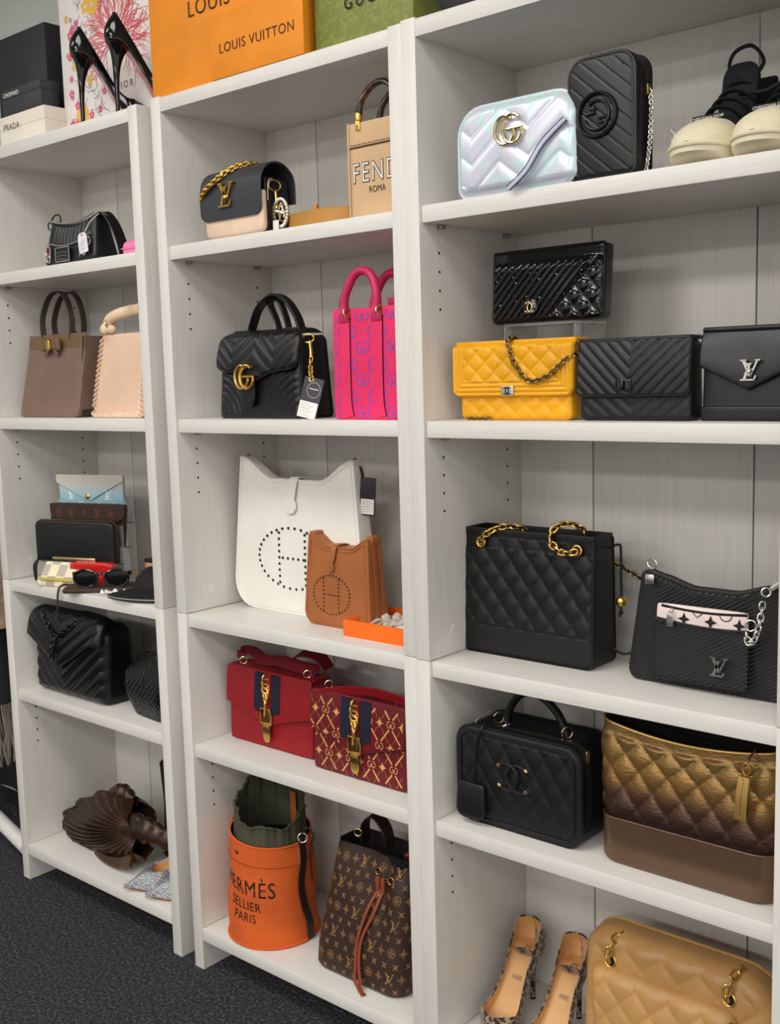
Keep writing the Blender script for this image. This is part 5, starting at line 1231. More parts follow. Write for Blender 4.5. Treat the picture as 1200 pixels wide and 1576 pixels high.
# ---- orange canvas bucket with olive drawstring top
ocan = M('orange_canvas', (208, 92, 32), 0.8, grain=1600, gs=0.4, var=0.06); olive = M('olive_cotton', (66, 66, 50), 0.9, grain=1600, gs=0.4, var=0.1)
R = thing('bucket_bag', 'orange canvas bucket bag with olive drawstring lining and stencilled lettering', 'handbag', (0.158, 0.106, Z['b']))
Rb, Rt, hb = 0.101, 0.090, 0.238
def brad(a, z):
    t_ = z / hb; r_ = Rb + (Rt - Rb) * t_
    return r_ + 0.004 * math.sin(2 * a + 1.0) * (1 - t_) * t_ * 3 + 0.0035 * math.sin(3 * a + 9 * t_) * math.sin(PI * t_)
rimz = lambda a: 0.012 * math.cos(a - math.radians(160)) 
def bsurf(u, v):
    a = 2 * PI * u; z = hb * v; r_ = brad(a, z); return (r_ * math.cos(a), r_ * math.sin(a), z + rimz(a) * v)
def bin_(u, v): 
    p = bsurf(u, 1 - v * 0.9); k = 0.965; return (p[0] * k, p[1] * k, p[2])
G().grid(bsurf, 72, 26, True).build('canvas_body', ocan, R, recalc=False)
G().grid(bin_, 60, 6, True).build('inside', lining, R, recalc=False)
G().lathe([(0, 0.0005), (Rb - 0.004, 0.0005), (Rb, 0.004)], seg=60).build('base', ocan, R)
G().tube([(brad(2 * PI * i / 72, 0.004) * 1.01 * math.cos(2 * PI * i / 72), brad(2 * PI * i / 72, 0.004) * 1.01 * math.sin(2 * PI * i / 72), 0.005) for i in range(72)], 0.0034, True, 6).build('base_welt', ocan, R)
G().tube([bsurf(i / 72, 0.995) for i in range(72)], 0.0024, True, 6).build('rim', ocan, R)
G().tube([(1.008 * x, 1.008 * y, z) for x, y, z in [bsurf(i / 72, 0.80) for i in range(72)]], 0.0009, True, 5).build('hem_seam', M('brown_stitch', (150, 60, 20), 0.8), R)
def osurf(u, v):
    a = 2 * PI * u; wr = 0.0025 * math.sin(13 * a) + 0.002 * math.sin(29 * a + 2); back = 0.5 + 0.5 * math.cos(a - math.radians(138))
    z = hb - 0.03 + v * (0.055 + 0.075 * back ** 1.2 + 0.006 * math.sin(5 * a)); r_ = (Rt - 0.006) * (1 - 0.10 * v) + wr * v
    return (r_ * math.cos(a), r_ * math.sin(a), z)
G().grid(osurf, 120, 12, True).build('drawstring_lining', olive, R, recalc=False)
o = R.children[-1]; md = o.modifiers.new('thickness', 'SOLIDIFY'); md.thickness = 0.002
G().tube([osurf(i / 120, 1.0) for i in range(120)], 0.0032, True, 6).build('gathered_edge', olive, R)
def on_bucket(polys, a0, lift=0.0008):
    g = G()
    for p in polys:
        V = []
        for x, z in p:
            a = a0 + x / 0.096; r_ = brad(a, z) + lift; V.append((r_ * math.cos(a), r_ * math.sin(a), z + rimz(a) * z / hb))
        g.add(V, [tuple(range(len(p)))])
    return g
A0 = math.radians(275)
for body, size, zz_, bold in (('HERMÈS', 0.050, 0.122, 0.0), ('SELLIER', 0.031, 0.086, 0.0), ('PARIS', 0.029, 0.058, 0.0)):
    P, tw = text2d(body, size, 'CENTER', bold, 1.1); P = [[(x * 0.82 - 0.002 * (body != 'HERMÈS'), z + zz_) for x, z in p] for p in P]
    on_bucket(P, A0).build('stencil_lettering', ink, R)
    if body == 'HERMÈS':   # stencil bridges
        br = []
        for i in range(6):
            x_ = (-0.42 + 0.168 * i) * tw * 0.82; br += [[(x_ - 0.012, zz_ + 0.0165), (x_ + 0.012, zz_ + 0.0165), (x_ + 0.012, zz_ + 0.0180), (x_ - 0.012, zz_ + 0.0180)]]
        on_bucket(br, A0, 0.0012).build('stencil_bridges', ocan, R)
a = math.radians(262); p = bsurf(a / (2 * PI), 0.89); G().lathe([(0.005, 0), (0.005, 0.0015), (0.003, 0.003), (0, 0.003)], p, (math.cos(a), math.sin(a), 0), 14).build('snap', gold_a, R)
a = math.radians(2); P = spline([[k * q for q in bsurf(a / (2 * PI) + sh, v)[:2]] + [bsurf(a / (2 * PI), v)[2]] for v, k, sh in ((1.02, 1.05, 0), (0.85, 1.07, -0.004), (0.6, 1.08, -0.018), (0.4, 1.08, -0.014), (0.2, 1.05, 0.006), (0.02, 1.03, 0.014))], 6)
G().strap(P, 0.020, 0.003, (-math.sin(a), math.cos(a), 0)).build('side_strap', M('dark_brown_leather', (40, 22, 18), 0.5), R)
q = Vector(P[0]); dkb = MATS['dark_brown_leather']
G().ring(q + Vector((0.004, 0, 0.006)), 0.010, 0.0016, (0.6, -0.8, 0.2)).build('strap_ring', silver, R)
lace(R, [q, q + Vector((0.006, 0.0, 0.022)), q + Vector((0.018, 0.006, 0.030)), q + Vector((0.028, 0.01, 0.012)), q + Vector((0.02, 0.006, -0.02)), q + Vector((0.022, 0.008, -0.09))], 0.002, dkb, 'drawstring')
lace(R, [q + Vector((-0.002, -0.004, 0.004)), q + Vector((0.0, -0.008, -0.03)), q + Vector((0.002, -0.008, -0.055))], 0.0025, camel, 'cord_end')
lp = bsurf(200 / 360, 0.97); G().strap(spline([(lp[0] * 1.03, lp[1] * 1.03, lp[2] - 0.02), (lp[0] * 1.02, lp[1] * 1.02, lp[2] + 0.012), (lp[0] * 0.95, lp[1] * 0.95, lp[2] + 0.008), (lp[0] * 0.93, lp[1] * 0.93, lp[2] - 0.03)], 5), 0.014, 0.002, (0.4, -0.9, 0)).build('leather_loop', ocan, R)
G().strap([(0.0, Rt - 0.018, hb + 0.06), (0.0, Rt - 0.016, hb - 0.02), (0.0, Rt - 0.012, hb - 0.12)], 0.018, 0.003, (1, 0, 0)).build('inner_strap', camel, R)
# ---- brown monogram bucket
mono = M('brown_monogram_canvas', (52, 34, 26), 0.5, grain=1400, gs=0.2, var=0.06); monop = M('monogram_print', (142, 104, 62), 0.55); vach = M('russet_leather', (136, 66, 40), 0.5)
R = thing('drawstring_bag', 'brown monogram canvas bucket bag with russet drawstring, right of the orange bucket', 'handbag', (0.4555, 0.119, Z['b']), 0)
LV = [(0, 0.225, 0.125, 0.030, 0), (0.003, 0.238, 0.138, 0.036, 0), (0.012, 0.248, 0.148, 0.040, 0), (0.06, 0.244, 0.142, 0.038, 0.001), (0.16, 0.226, 0.118, 0.034, 0.010), (0.235, 0.206, 0.095, 0.028, 0.018), (0.27, 0.198, 0.080, 0.024, 0.022)]
lean = lambda z: 0.012 * (z / 0.27)
def lvl(z):
    for a, b in zip(LV, LV[1:]):
        if z <= b[0]: f = (z - a[0]) / (b[0] - a[0]); return tuple(a[k] + (b[k] - a[k]) * f for k in range(5))
    return LV[-1]
_rc = {}
def ring_at(z):
    k = round(z, 3)
    if k not in _rc:
        q = lvl(k); _rc[k] = ([(x + lean(k), y + q[4], nx, ny) for x, y, nx, ny, s in plan_rr(q[1], q[2], q[3], 360)], plan_rr(q[1], q[2], q[3], 360)[1][4])
    return _rc[k]
def crease(x, y, z):
    if y > 0: return 0.0
    return -0.010 * math.exp(-((x - 0.052) / 0.010) ** 2) * smooth(0.05, 0.25, z) + 0.003 * math.sin(x * 40 + z * 18) * smooth(0.02, 0.2, z)
def mpos(u, z, lift=0.0):
    rg, st_ = ring_at(z)
    i0 = min(range(180, 360), key=lambda i: abs(rg[i][0] - lean(z)) + (10 if rg[i][1] > 0 else 0))
    f = (i0 + u / st_) % 360; i = int(f); f -= i; a, b = rg[i], rg[(i + 1) % 360]
    x, y = a[0] + (b[0] - a[0]) * f, a[1] + (b[1] - a[1]) * f
    q = crease(x - lean(z), y, z) + lift
    return (x + a[2] * q, y + a[3] * q, z)
zl = [0, 0.003, 0.008, 0.012] + [0.02 + 0.25 * i / 24 for i in range(25)]
_i0 = {}
V = []; F = []; n = 240
for z in zl:
    q = lvl(z)
    for x, y, nx, ny, s in plan_rr(q[1], q[2], q[3], n):
        c_ = crease(x, y + q[4], z); zz_ = z + (-0.018 * math.exp(-((x - 0.075) / 0.03) ** 2) * smooth(0.2, 0.27, z) if y < 0 else 0)
        V.append((x + nx * c_ + lean(z), y + q[4] + ny * c_, zz_))
g = G(); g.v = V; g.f = [(j * n + i, j * n + (i + 1) % n, (j + 1) * n + (i + 1) % n, (j + 1) * n + i) for j in range(len(zl) - 1) for i in range(n)] + [tuple(reversed(range(n)))]
g.build('canvas_body', mono, R)
q = lvl(0.27); g = G(); RG = plan_rr(q[1] - 0.006, q[2] - 0.006, q[3], 80)
g.v = [(x + 0.012, y + q[4], 0.27) for x, y, a_, b_, s in RG] + [(x * 0.95 + 0.012, y * 0.8 + q[4], 0.16) for x, y, a_, b_, s in RG]; g.f = [(i, (i + 1) % 80, 80 + (i + 1) % 80, 80 + i) for i in range(80)] + [tuple(range(80, 160))]
g.build('lining', lining, R)
# printed motifs, laid out in rows that run round the bag
four = [[(0, 0), (0.22, 0.22), (0, 1.0), (-0.22, 0.22)]] ; star4 = [p for k in range(4) for p in xf([[(0, 0), (0.20, 0.30), (0, 1.0), (-0.20, 0.30)]], 1, 0, 0, 90 * k + 45)]
ringp = stroke(circ((0, 0), 1.0, 0, 360, 16), 0.16) + [p for k in range(4) for p in xf([circ((0, 0.42), 0.26, 0, 360, 8)[:-1]], 1, 0, 0, 90 * k)]
diap = stroke([(0, 1.1), (0.28, 0.28), (1.1, 0), (0.28, -0.28), (0, -1.1), (-0.28, -0.28), (-1.1, 0), (-0.28, 0.28), (0, 1.1)], 0.18) + [p for k in range(4) for p in xf(four, 0.55, 0, 0, 90 * k)]
lvp = lv_polys(); cells = [star4, lvp, star4, diap, star4, ringp, star4, diap]
g = G(); pol = []
for r_ in range(10):
    for i in range(-6, 9):
        u = i * 0.0270 + (0.0135 if r_ % 2 else 0); z = 0.016 + r_ * 0.0255
        mt = star4 if r_ % 2 == 0 else (lvp, diap, ringp, diap)[(i + r_) % 4]; sc_ = 0.0235 if mt is lvp else (0.0085 if mt is star4 else 0.0088)
        if z + 0.012 > 0.268 or abs(u) > 0.175: continue
        for p in xf(mt, sc_, u, z): g.add([mpos(x * (1.0 - 0.12 * zz_ / 0.27), max(zz_, 0.006), 0.0005) for x, zz_ in p], [tuple(range(len(p)))])
g.build('monogram_print', monop, R)['kind'] = 'stuff'
for u_, z_ in ((0.028, 0.236), (0.064, 0.226)):
    p = Vector(mpos(u_, z_, 0.001)); G().ring(p, 0.0068, 0.0018, (0.1, -1, 0.2)).build('eyelet', gold_a, R)
p0 = Vector(mpos(0.030, 0.232, 0.003))
for dx in (0.0, 0.013): G().box(p0.x - 0.004 + dx, p0.x + 0.0055 + dx, p0.y - 0.006, p0.y + 0.001, p0.z - 0.036, p0.z - 0.004, 0.0015).build('cord_sleeve', vach, R)
for dx, sw in ((0.0, -0.022), (0.012, -0.012)):
    P = spline([p0 + Vector((dx, -0.004, -0.034)), Vector(mpos(0.030 + dx + sw * 0.5, 0.16, 0.006)), Vector(mpos(0.018 + dx * 0.4 + sw * 0.5, 0.10, 0.006)), Vector(mpos(0.020 + dx * 0.4 + sw * 0.5, 0.05, 0.007)), Vector(mpos(0.022 + dx + sw * 0.5, 0.012, 0.008))], 8)
    G().strap(P, 0.0075, 0.0028, (1, 0, 0)).build('drawstring', vach, R)
p1 = Vector(mpos(0.020, 0.014, 0.010)); G().ball(p1, 0.007, 12, (1.2, 0.8, 1)).build('cord_knot', vach, R)
P = [p1 + Vector((0.004, -0.002, -0.004)), p1 + Vector((0.016, -0.008, -0.009)), p1 + Vector((0.028, -0.012, -0.0115))]; G().strap(P, 0.010, 0.003, (0.3, 1, 0)).build('cord_end', vach, R)
P = spline([(-0.05, 0.03, 0.255), (-0.045, 0.028, 0.30), (-0.015, 0.026, 0.325), (0.015, 0.026, 0.300), (0.02, 0.03, 0.262)], 8); G().strap(P, 0.030, 0.004, (0, 1, 0.2)).build('shoulder_strap', dkb, R)
G().ring((-0.042, 0.0, 0.288), 0.008, 0.0018, (0.4, -1, 0)).build('strap_ring', gold_p, R)
G().strap([(0.086, 0.012, 0.262), (0.09, 0.004, 0.278), (0.098, 0.004, 0.276)], 0.018, 0.003, (0, 1, 0)).build('side_tab', vach, R)
G().tube([(0.092, -0.004, 0.268), (0.090, -0.008, 0.245), (0.095, -0.008, 0.243)], 0.0018, seg=6).build('snap_hook', gold_p, R)
# ================================================================== FARTHEST BOOKCASE
# ---- boxes on top
ivory = M('ivory_card', (236, 229, 214), 0.6, var=0.015); blackcard = M('black_card_box', (40, 39, 42), 0.55, var=0.04); greycard = M('charcoal_card_box', (56, 57, 62), 0.55, var=0.03)
R = thing('white_box', 'ivory cardboard box with small grey lettering on top of the far bookcase', 'box', (-0.690, 0.060, Z['t']))
carton(R, 0, 0.2040, 0, 0.062, 0.086, ivory, 0.03); put_text(R, 'PRADA', 0.0215, 0.058, -0.0018, 0.053, greyink, 0.0, spacing=1.1)
R = thing('charcoal_box', 'charcoal box with tiny white lettering stacked on the ivory box', 'box', (-0.690, 0.072, Z['t'] + 0.0875))
carton(R, 0, 0.176, 0, 0.050, 0.066, greycard, 0.02); put_text(R, 'CHOPARD', 0.0135, 0.046, -0.0018, 0.050, white_ink, 0.02, sx=1.1)
R = thing('black_box', 'large plain black box standing behind the charcoal box', 'box', (-0.800, 0.1300, Z['t']))
carton(R, 0, 0.228, 0, 0.12, 0.312, blackcard)
# ---- floral paper bag
pap = M('floral_bag_paper', (240, 234, 232), 0.6, var=0.01)
coral = M('coral_ink', (222, 96, 104), 0.7); yinkm = M('yellow_ink', (236, 186, 84), 0.7); pinki = M('pink_ink', (224, 92, 130), 0.7); twig = M('grey_green_ink', (128, 122, 112), 0.7); lilaci = M('lilac_ink', (176, 140, 168), 0.7)
w, h, d = 0.375, 0.40, 0.08
R = thing('floral_bag', 'white paper gift bag printed with coral branches and flowers, behind the black pumps', 'gift bag', front((-0.4785, 0.080), 13, w, d, Z['t']))
G().box(-w / 2, w / 2, -d / 2, d / 2, 0, h, 0.0012).build('paper_body', pap, R)
G().box(-w / 2 + 0.004, w / 2 - 0.004, -d / 2 + 0.004, d / 2 - 0.004, h - 0.02, h + 0.0004, 0.0005).build('paper_inside', greyink, R)
for yy in (-d / 2 - 0.001, d / 2 + 0.001): G().tube(spline([(-0.06, yy, h - 0.02), (-0.06, yy, h + 0.05), (0, yy, h + 0.10), (0.06, yy, h + 0.05), (0.06, yy, h - 0.02)], 8), 0.003, seg=8).build('cord_handle', paper_w, R)
random.seed(11)
def branch(x, z, a, L, n, w_, out, spread=32):
    pts = [(x, z)]
    for i in range(5):
        a += random.uniform(-14, 14); x += L / 5 * math.cos(math.radians(a)); z += L / 5 * math.sin(math.radians(a)); pts.append((x, z))
    out += stroke(pts, w_)
    if n > 0:
        for k in (2, 4, 5):
            if random.random() < 0.85: branch(pts[k][0], pts[k][1], a + random.choice((-1, 1)) * random.uniform(18, spread), L * 0.72, n - 1, w_ * 0.8, out, spread)
inb = lambda p: all(abs(x) < w / 2 - 0.004 and 0.004 < z < h - 0.006 for x, z in p)
out = []
for a in range(-40, 222, 6): branch(0.030 + 0.022 * math.cos(math.radians(a)), 0.205 + 0.018 * math.sin(math.radians(a)), a, 0.056, 2, 0.0021, out)
fy_ = lambda x, z: -d / 2
decal([p for p in out if inb(p)], fy_, 0.0004).build('coral_print', coral, R)['kind'] = 'stuff'
decal([p for p in stroke(circ((0.02, 0.215), 0.016, 0, 360, 12), 0.006) + [circ((0.045, 0.225), 0.02, 0, 360, 12)[:-1], circ((0.02, 0.20), 0.011, 0, 360, 10)[:-1], circ((0.05, 0.20), 0.012, 0, 360, 10)[:-1]]], fy_, 0.0007).build('coral_heart_print', yinkm, R)
def flower(cx, cz, r, n): return [xf([circ((0, r * 0.62), r * 0.40, 0, 360, 8)[:-1]], 1, cx, cz, 360 / n * k)[0] for k in range(n)]
pk = []; yl = []; tw_ = []; ll = []
for cx, cz, r in ((-0.145, 0.25, 0.012), (-0.135, 0.262, 0.010), (-0.118, 0.272, 0.009), (-0.152, 0.115, 0.011), (-0.13, 0.085, 0.011), (-0.155, 0.045, 0.011), (-0.135, 0.042, 0.012), (-0.075, 0.055, 0.010), (-0.04, 0.062, 0.009), (-0.15, 0.15, 0.008), (0.12, 0.285, 0.012), (-0.02, 0.10, 0.009), (-0.15, 0.20, 0.009)): pk += flower(cx, cz, r, 5)
for cx, cz, r in ((-0.112, 0.060, 0.026), (-0.075, 0.135, 0.012), (-0.05, 0.30, 0.024), (-0.078, 0.302, 0.018), (-0.155, 0.205, 0.010), (-0.14, 0.175, 0.008), (-0.085, 0.04, 0.009), (-0.158, 0.29, 0.010)): yl += flower(cx, cz, r, 9 if r > 0.02 else 5)
for cx, cz, r in ((-0.112, 0.060, 0.011),): ll += flower(cx, cz, r, 8)
for k in range(26):
    x_, z_ = random.uniform(-0.165, -0.03), random.uniform(0.03, 0.30); branch(x_, z_, random.uniform(0, 360), random.uniform(0.018, 0.035), 1, 0.0012, tw_, 50)
for k in range(12): x_, z_ = random.uniform(-0.165, -0.06), random.uniform(0.05, 0.29); ll += flower(x_, z_, 0.006, 4)
for o_, m_, nm, lf in ((pk, pinki, 'pink_flower_print', 0.0006), (yl, yinkm, 'yellow_flower_print', 0.0005), (tw_, twig, 'twig_print', 0.0004), (ll, lilaci, 'lilac_flower_print', 0.0008)): decal([p for p in o_ if inb(p)], fy_, lf).build(nm, m_, R)['kind'] = 'stuff'
put_text(R, 'DIOR', 0.022, 0.058, -d / 2 - 0.0006, 0.092, greyink, 0.0, spacing=1.5)
decal([circ((0.058, 0.100), 0.026, 0, 360, 24, 1.5)[:-1]], fy_, 0.0002).build('label_ground', pap, R)
# ---- black patent stilettos
for (x, y), lab in (((-0.272, 0.000), 'glossy black stiletto pump with red sole, in front of the floral bag'), ((-0.138, -0.002), 'glossy black stiletto pump with red sole, its toe behind the orange box')):
    R = thing('stiletto_pump', lab, 'shoe', (x, y, Z['t']), 54, 'black pumps on the far bookcase')
    pump(R, 0.186, 0.142, patent, tan_in, redsole, patent, 0.036, 0.76, 1.6, (0.021, 0.0048))
# ---- black bag with hanging price tag
blk2 = M('distressed_black_leather', (24, 26, 26), 0.32, grain=500, gs=0.3, var=0.25); piped = M('worn_grey_piping', (138, 138, 134), 0.5)
w, h, d = 0.215, 0.112, 0.075
R = thing('ruched_bag', 'black ruched shoulder bag with metal grommets, name plate and white price tag', 'handbag', front((-0.478, 0.012), 9, w, d, Z['s1']))
def rd(x, z):
    return 0.0030 * abs(math.sin(PI * x / 0.0165)) ** 0.6 * smooth(0.045, 0.055, z) if abs(x) < 0.078 else 0
wp_ = lambda x, z: (x * (1.0 - 0.16 * z / h), z - 0.016 * (z / h) * (1 - (x / (w / 2)) ** 2))
slab(w, h, d, (0.02, 0.02, 0.008, 0.008), 0.010, 84, 40, disp=rd, warp=wp_, bulge=0.005, dep=lambda t: 1.0 - 0.55 * t).build('body', blk2, R)
fy2 = lambda x, z: -d / 2 * (1 - 0.55 * z / h) - 0.0055
for P in ([(-0.080, 0.054), (-0.04, 0.046), (0.0, 0.044), (0.05, 0.050), (0.088, 0.064)], [(-0.086, 0.056), (-0.072, 0.040), (-0.066, 0.010)], [(0.088, 0.066), (0.066, 0.046), (0.055, 0.012)]): G().tube(spline([(x, fy2(x, z) - 0.002, z) for x, z in P], 6), 0.0016, seg=6).build('piping', piped, R)
G().tube(spline([(-0.088, -0.020, 0.108), (-0.04, -0.022, 0.099), (0, -0.022, 0.096), (0.04, -0.022, 0.099), (0.088, -0.020, 0.110)], 6), 0.0022, seg=6).build('top_piping', piped, R)
for x, z, m_, r_ in ((-0.084, 0.037, M('red_enamel', (120, 30, 30), 0.3), 0.0100), (-0.079, 0.017, gold_a, 0.0072), (0.078, 0.046, MATS['red_enamel'], 0.009), (0.068, 0.024, gold_a, 0.0085)):
    y_ = fy2(x, z) + 0.0015 * (abs(x) > 0.075)
    G().ring((x, y_, z), r_, 0.0020, (0, -1, 0.1)).build('grommet', silver, R); G().lathe([(0, 0.001), (r_, 0.0008)], (x, y_, z), (0, -1, 0), 16).build('grommet_centre', m_, R)
g = slab(0.058, 0.034, 0.003, 0.001, 0.0006, 3, 3); g.tr(Matrix.Translation((-0.012, fy2(0, 0.02) - 0.003, 0.006))); npl = g.build('name_plate', blk2, R)
piping(npl, 0.058, 0.034, 0.001, fy2(0, 0.02) - 0.005, piped, 0.0013, 0.001, 'plate_frame').location = (-0.012, 0, 0.006)
decal([q for r_ in range(3) for q in stroke([(-0.032 + 0.002 * i, 0.012 + 0.008 * r_ + random.uniform(-0.002, 0.002)) for i in range(21)], 0.0009)], lambda x, z: fy2(0, 0.02) - 0.005, 0.0003).build('plate_engraving', piped, npl)
G().ring((-0.090, -0.004, 0.112), 0.015, 0.0018, (0.2, -1, 0.2)).build('strap_ring', black_m, R); G().ring((-0.100, -0.010, 0.100), 0.010, 0.0016, (0.6, -0.8, 0)).build('strap_ring', black_m, R)
P = spline([(0.086, 0.0, 0.106), (0.100, 0.004, 0.110), (0.122, 0.010, 0.085), (0.140, 0.014, 0.045), (0.150, 0.016, 0.008)], 8); G().strap(P, 0.030, 0.004, (0, 1, 0.1)).build('shoulder_strap', black_l, R)
lace(R, [(0.098, -0.012, 0.108), (0.090, -0.030, 0.090), (0.082, -0.042, 0.066)], 0.0010, paper_w, 'tag_string')
lace(R, [(0.104, -0.008, 0.110), (0.124, -0.010, 0.100)], 0.0014, silver, 'zip_pull')
g = slab(0.036, 0.046, 0.0012, (0.002, 0.002, 0.012, 0.012), 0.0004, 4, 4); mtx = Matrix.Translation((0.081, -0.047, 0.018)) @ Matrix.Rotation(math.radians(-6), 4, 'Y'); tg = g.tr(mtx).build('price_tag', M('lilac_white_paper', (226, 220, 230), 0.8), R)
decal([q for r_ in range(3) for q in stroke([(-0.010 + 0.0022 * i, 0.010 + 0.0075 * r_ + random.uniform(-0.0024, 0.0024)) for i in range(9)], 0.0007)], lambda x, z: -0.0007, 0.0002).tr(mtx).build('tag_handwriting', greyink, tg)
G().ring(mtx @ Vector((0, -0.0008, 0.041)), 0.0024, 0.0007, (0, -1, 0)).build('tag_eyelet', greyink, tg)
R = thing('pink_pouch', 'small bubblegum pink pouch peeking out beside the upright of the far bookcase', 'pouch', (-0.148, 0.075, Z['s1']), 4)
slab(0.10, 0.036, 0.045, (0.004, 0.004, 0.016, 0.016), 0.010, 10, 8).build('body', M('bubblegum_pink', (240, 130, 180), 0.5), R)
G().tube([(-0.048, -0.024, 0.018), (0.048, -0.024, 0.018)], 0.0015, seg=6).build('zip', MATS['bubblegum_pink'], R)
# ---- taupe tote with bow
taupe = M('taupe_leather', (122, 98, 86), 0.5, grain=1100, gs=0.12, var=0.04); taupe2 = M('dark_taupe_leather', (66, 52, 46), 0.5, grain=1100, gs=0.12); bowm = M('olive_taupe_ribbon', (110, 86, 62), 0.55, grain=1600, gs=0.2)
w, h, d = 0.262, 0.210, 0.105
R = thing('bow_tote', 'taupe leather tote with a flat bow and tall dark handles', 'handbag', front((-0.6730, 0.050), 0, w, d, Z['s2']))
dep = lambda t: 1.0 - 0.42 * t
yl_ = lambda t: 0.012 * t
wp_ = lambda x, z: (x * (1.0 - 0.05 * z / h) + 0.012 * z / h, z)
slab(w, h - 0.012, d, (0.012, 0.012, 0.002, 0.002), 0.004, 16, 14, warp=wp_, dep=dep, yoff=yl_).build('body', taupe, R)
fyt = lambda z: yl_(z / h) - d / 2 * dep(z / h)
g = slab(w * 0.955, 0.042, 0.004, 0.001, 0.0012, 6, 3, yoff=lambda t: 0.0); g.tr(Matrix.Translation((0.011, fyt(h - 0.024) + 0.0005, h - 0.045)) @ Matrix.Rotation(math.radians(-7), 4, 'X')); g.build('top_band', bowm, R)
g = slab(d * 0.66, h - 0.014, 0.003, 0.003, 0.001, 6, 6, warp=lambda x, z: (x * (1.35 - 0.5 * z / h), z)); g.tr(Matrix.Translation((w / 2 - 0.001, 0.006, 0.002)) @ Matrix.Rotation(PI / 2, 4, 'Z')); g.build('side_gusset', taupe2, R)
for s_ in (-1, 1):
    g = slab(0.036, 0.026, 0.010, 0.003, 0.004, 6, 4, warp=lambda x, z, s_=s_: (x, 0.013 + (z - 0.013) * (1.0 + 0.25 * (x * s_ > 0)))); g.tr(Matrix.Translation((0.006 + s_ * 0.022, fyt(0.175) - 0.010, h - 0.042))); g.build('bow_loop', bowm, R)
    G().strap([(0.006 + s_ * 0.006, fyt(0.17) - 0.010, h - 0.036), (0.006 + s_ * 0.030, fyt(0.155) - 0.008, h - 0.056)], 0.010, 0.002, (0.6, 0, s_ * 0.7)).build('bow_tail', bowm, R)
g = slab(0.014, 0.026, 0.007, 0.004, 0.0025, 4, 5); g.tr(Matrix.Translation((0.006, fyt(0.175) - 0.017, h - 0.043))); g.build('gold_bow_bar', gold, R)
for yy, dx in ((fyt(h) + 0.004, 0.0), (0.022, -0.004)):
    P = spline([(-0.052 + dx, yy, h - 0.018), (-0.056 + dx, yy, h + 0.035), (-0.028 + dx, yy + 0.004, h + 0.088), (0.012 + dx, yy + 0.006, h + 0.102), (0.050 + dx, yy + 0.004, h + 0.082), (0.074 + dx, yy, h + 0.030), (0.068 + dx, yy, h - 0.018)], 8)
    G().strap(P, 0.015, 0.004, (0.25, 1, 0)).build('handle', taupe2, R)
# ---- blush bag with whipstitched edge
blush = M('blush_leather', (224, 190, 164), 0.5, grain=1200, gs=0.06, var=0.02); whip = M('whipstitch_lace', (232, 206, 182), 0.6)
w, h, d = 0.196, 0.196, 0.075
R = thing('whipstitch_bag', 'blush leather bag with whipstitched edges and a knotted scarf on top', 'handbag', front((-0.3440, 0.046), 0, w, d, Z['s2']))
wp_ = lambda x, z: (x * (1.0 - 0.10 * z / h) + 0.014 * z / h, z)
slab(w, h, d, (0.012, 0.012, 0.006, 0.006), 0.006, 12, 12, warp=wp_, dep=lambda t: 1.0 - 0.35 * t, yoff=lambda t: 0.012 * t, bulge=0.004).build('body', blush, R)
pts = rrect(w, h, (0.012, 0.012, 0.006, 0.006), 0.004); sel = [p for p in pts]
cur = resample([Vector((x, 0, z)) for x, z in sel], 0.0115)
for i, p in enumerate(cur):
    x, z = p.x, p.z
    if z > h - 0.006: continue
    a_, b_ = wp_(x, z); y_ = 0.012 * z / h - d / 2 * (1 - 0.35 * z / h)
    hor = z < 0.006
    q = [(a_ - 0.0045, y_ - 0.001, b_ + 0.0075), (a_, y_ - 0.0045, b_ + 0.002), (a_ + 0.004, y_ + 0.003, b_ - 0.002)] if hor else [(a_ + (0.0075 if x < 0 else -0.0075), y_ - 0.001, b_ + 0.005), (a_ + (0.001 if x < 0 else -0.001), y_ - 0.0045, b_), (a_ + (-0.003 if x < 0 else 0.003), y_ + 0.003, b_ - 0.004)]
    G().tube(spline(q, 3), 0.0040, seg=6, flat=0.6, wdir=(0, 1, 0)).build('whip_stitch', whip, R)
sc = M('beige_snake_scarf', (216, 186, 156), 0.6, var=0.2)
P = spline([(-0.066, -0.004, h + 0.004), (-0.050, -0.010, h + 0.030), (-0.020, -0.010, h + 0.042), (0.02, -0.008, h + 0.048), (0.07, -0.004, h + 0.052)], 8); G().tube(P, 0.0135, seg=12, flat=0.7, wdir=(0, 0, 1)).build('scarf_handle', sc, R)
G().ball((-0.062, -0.012, h + 0.012), 0.014, 14, (1.1, 0.7, 1.0)).build('scarf_knot', sc, R); G().ball((-0.036, -0.012, h + 0.010), 0.013, 14, (1.2, 0.7, 0.9)).build('scarf_knot', sc, R)
G().ring((-0.046, -0.010, h + 0.024), 0.012, 0.0022, (1, 0.2, 0.2)).build('handle_ring', gold_p, R)
G().lathe([(0.004, 0), (0.004, 0.002), (0, 0.003)], (-0.052, -0.024, h - 0.002), (0, -1, 0), 12).build('stud', gold_p, R)
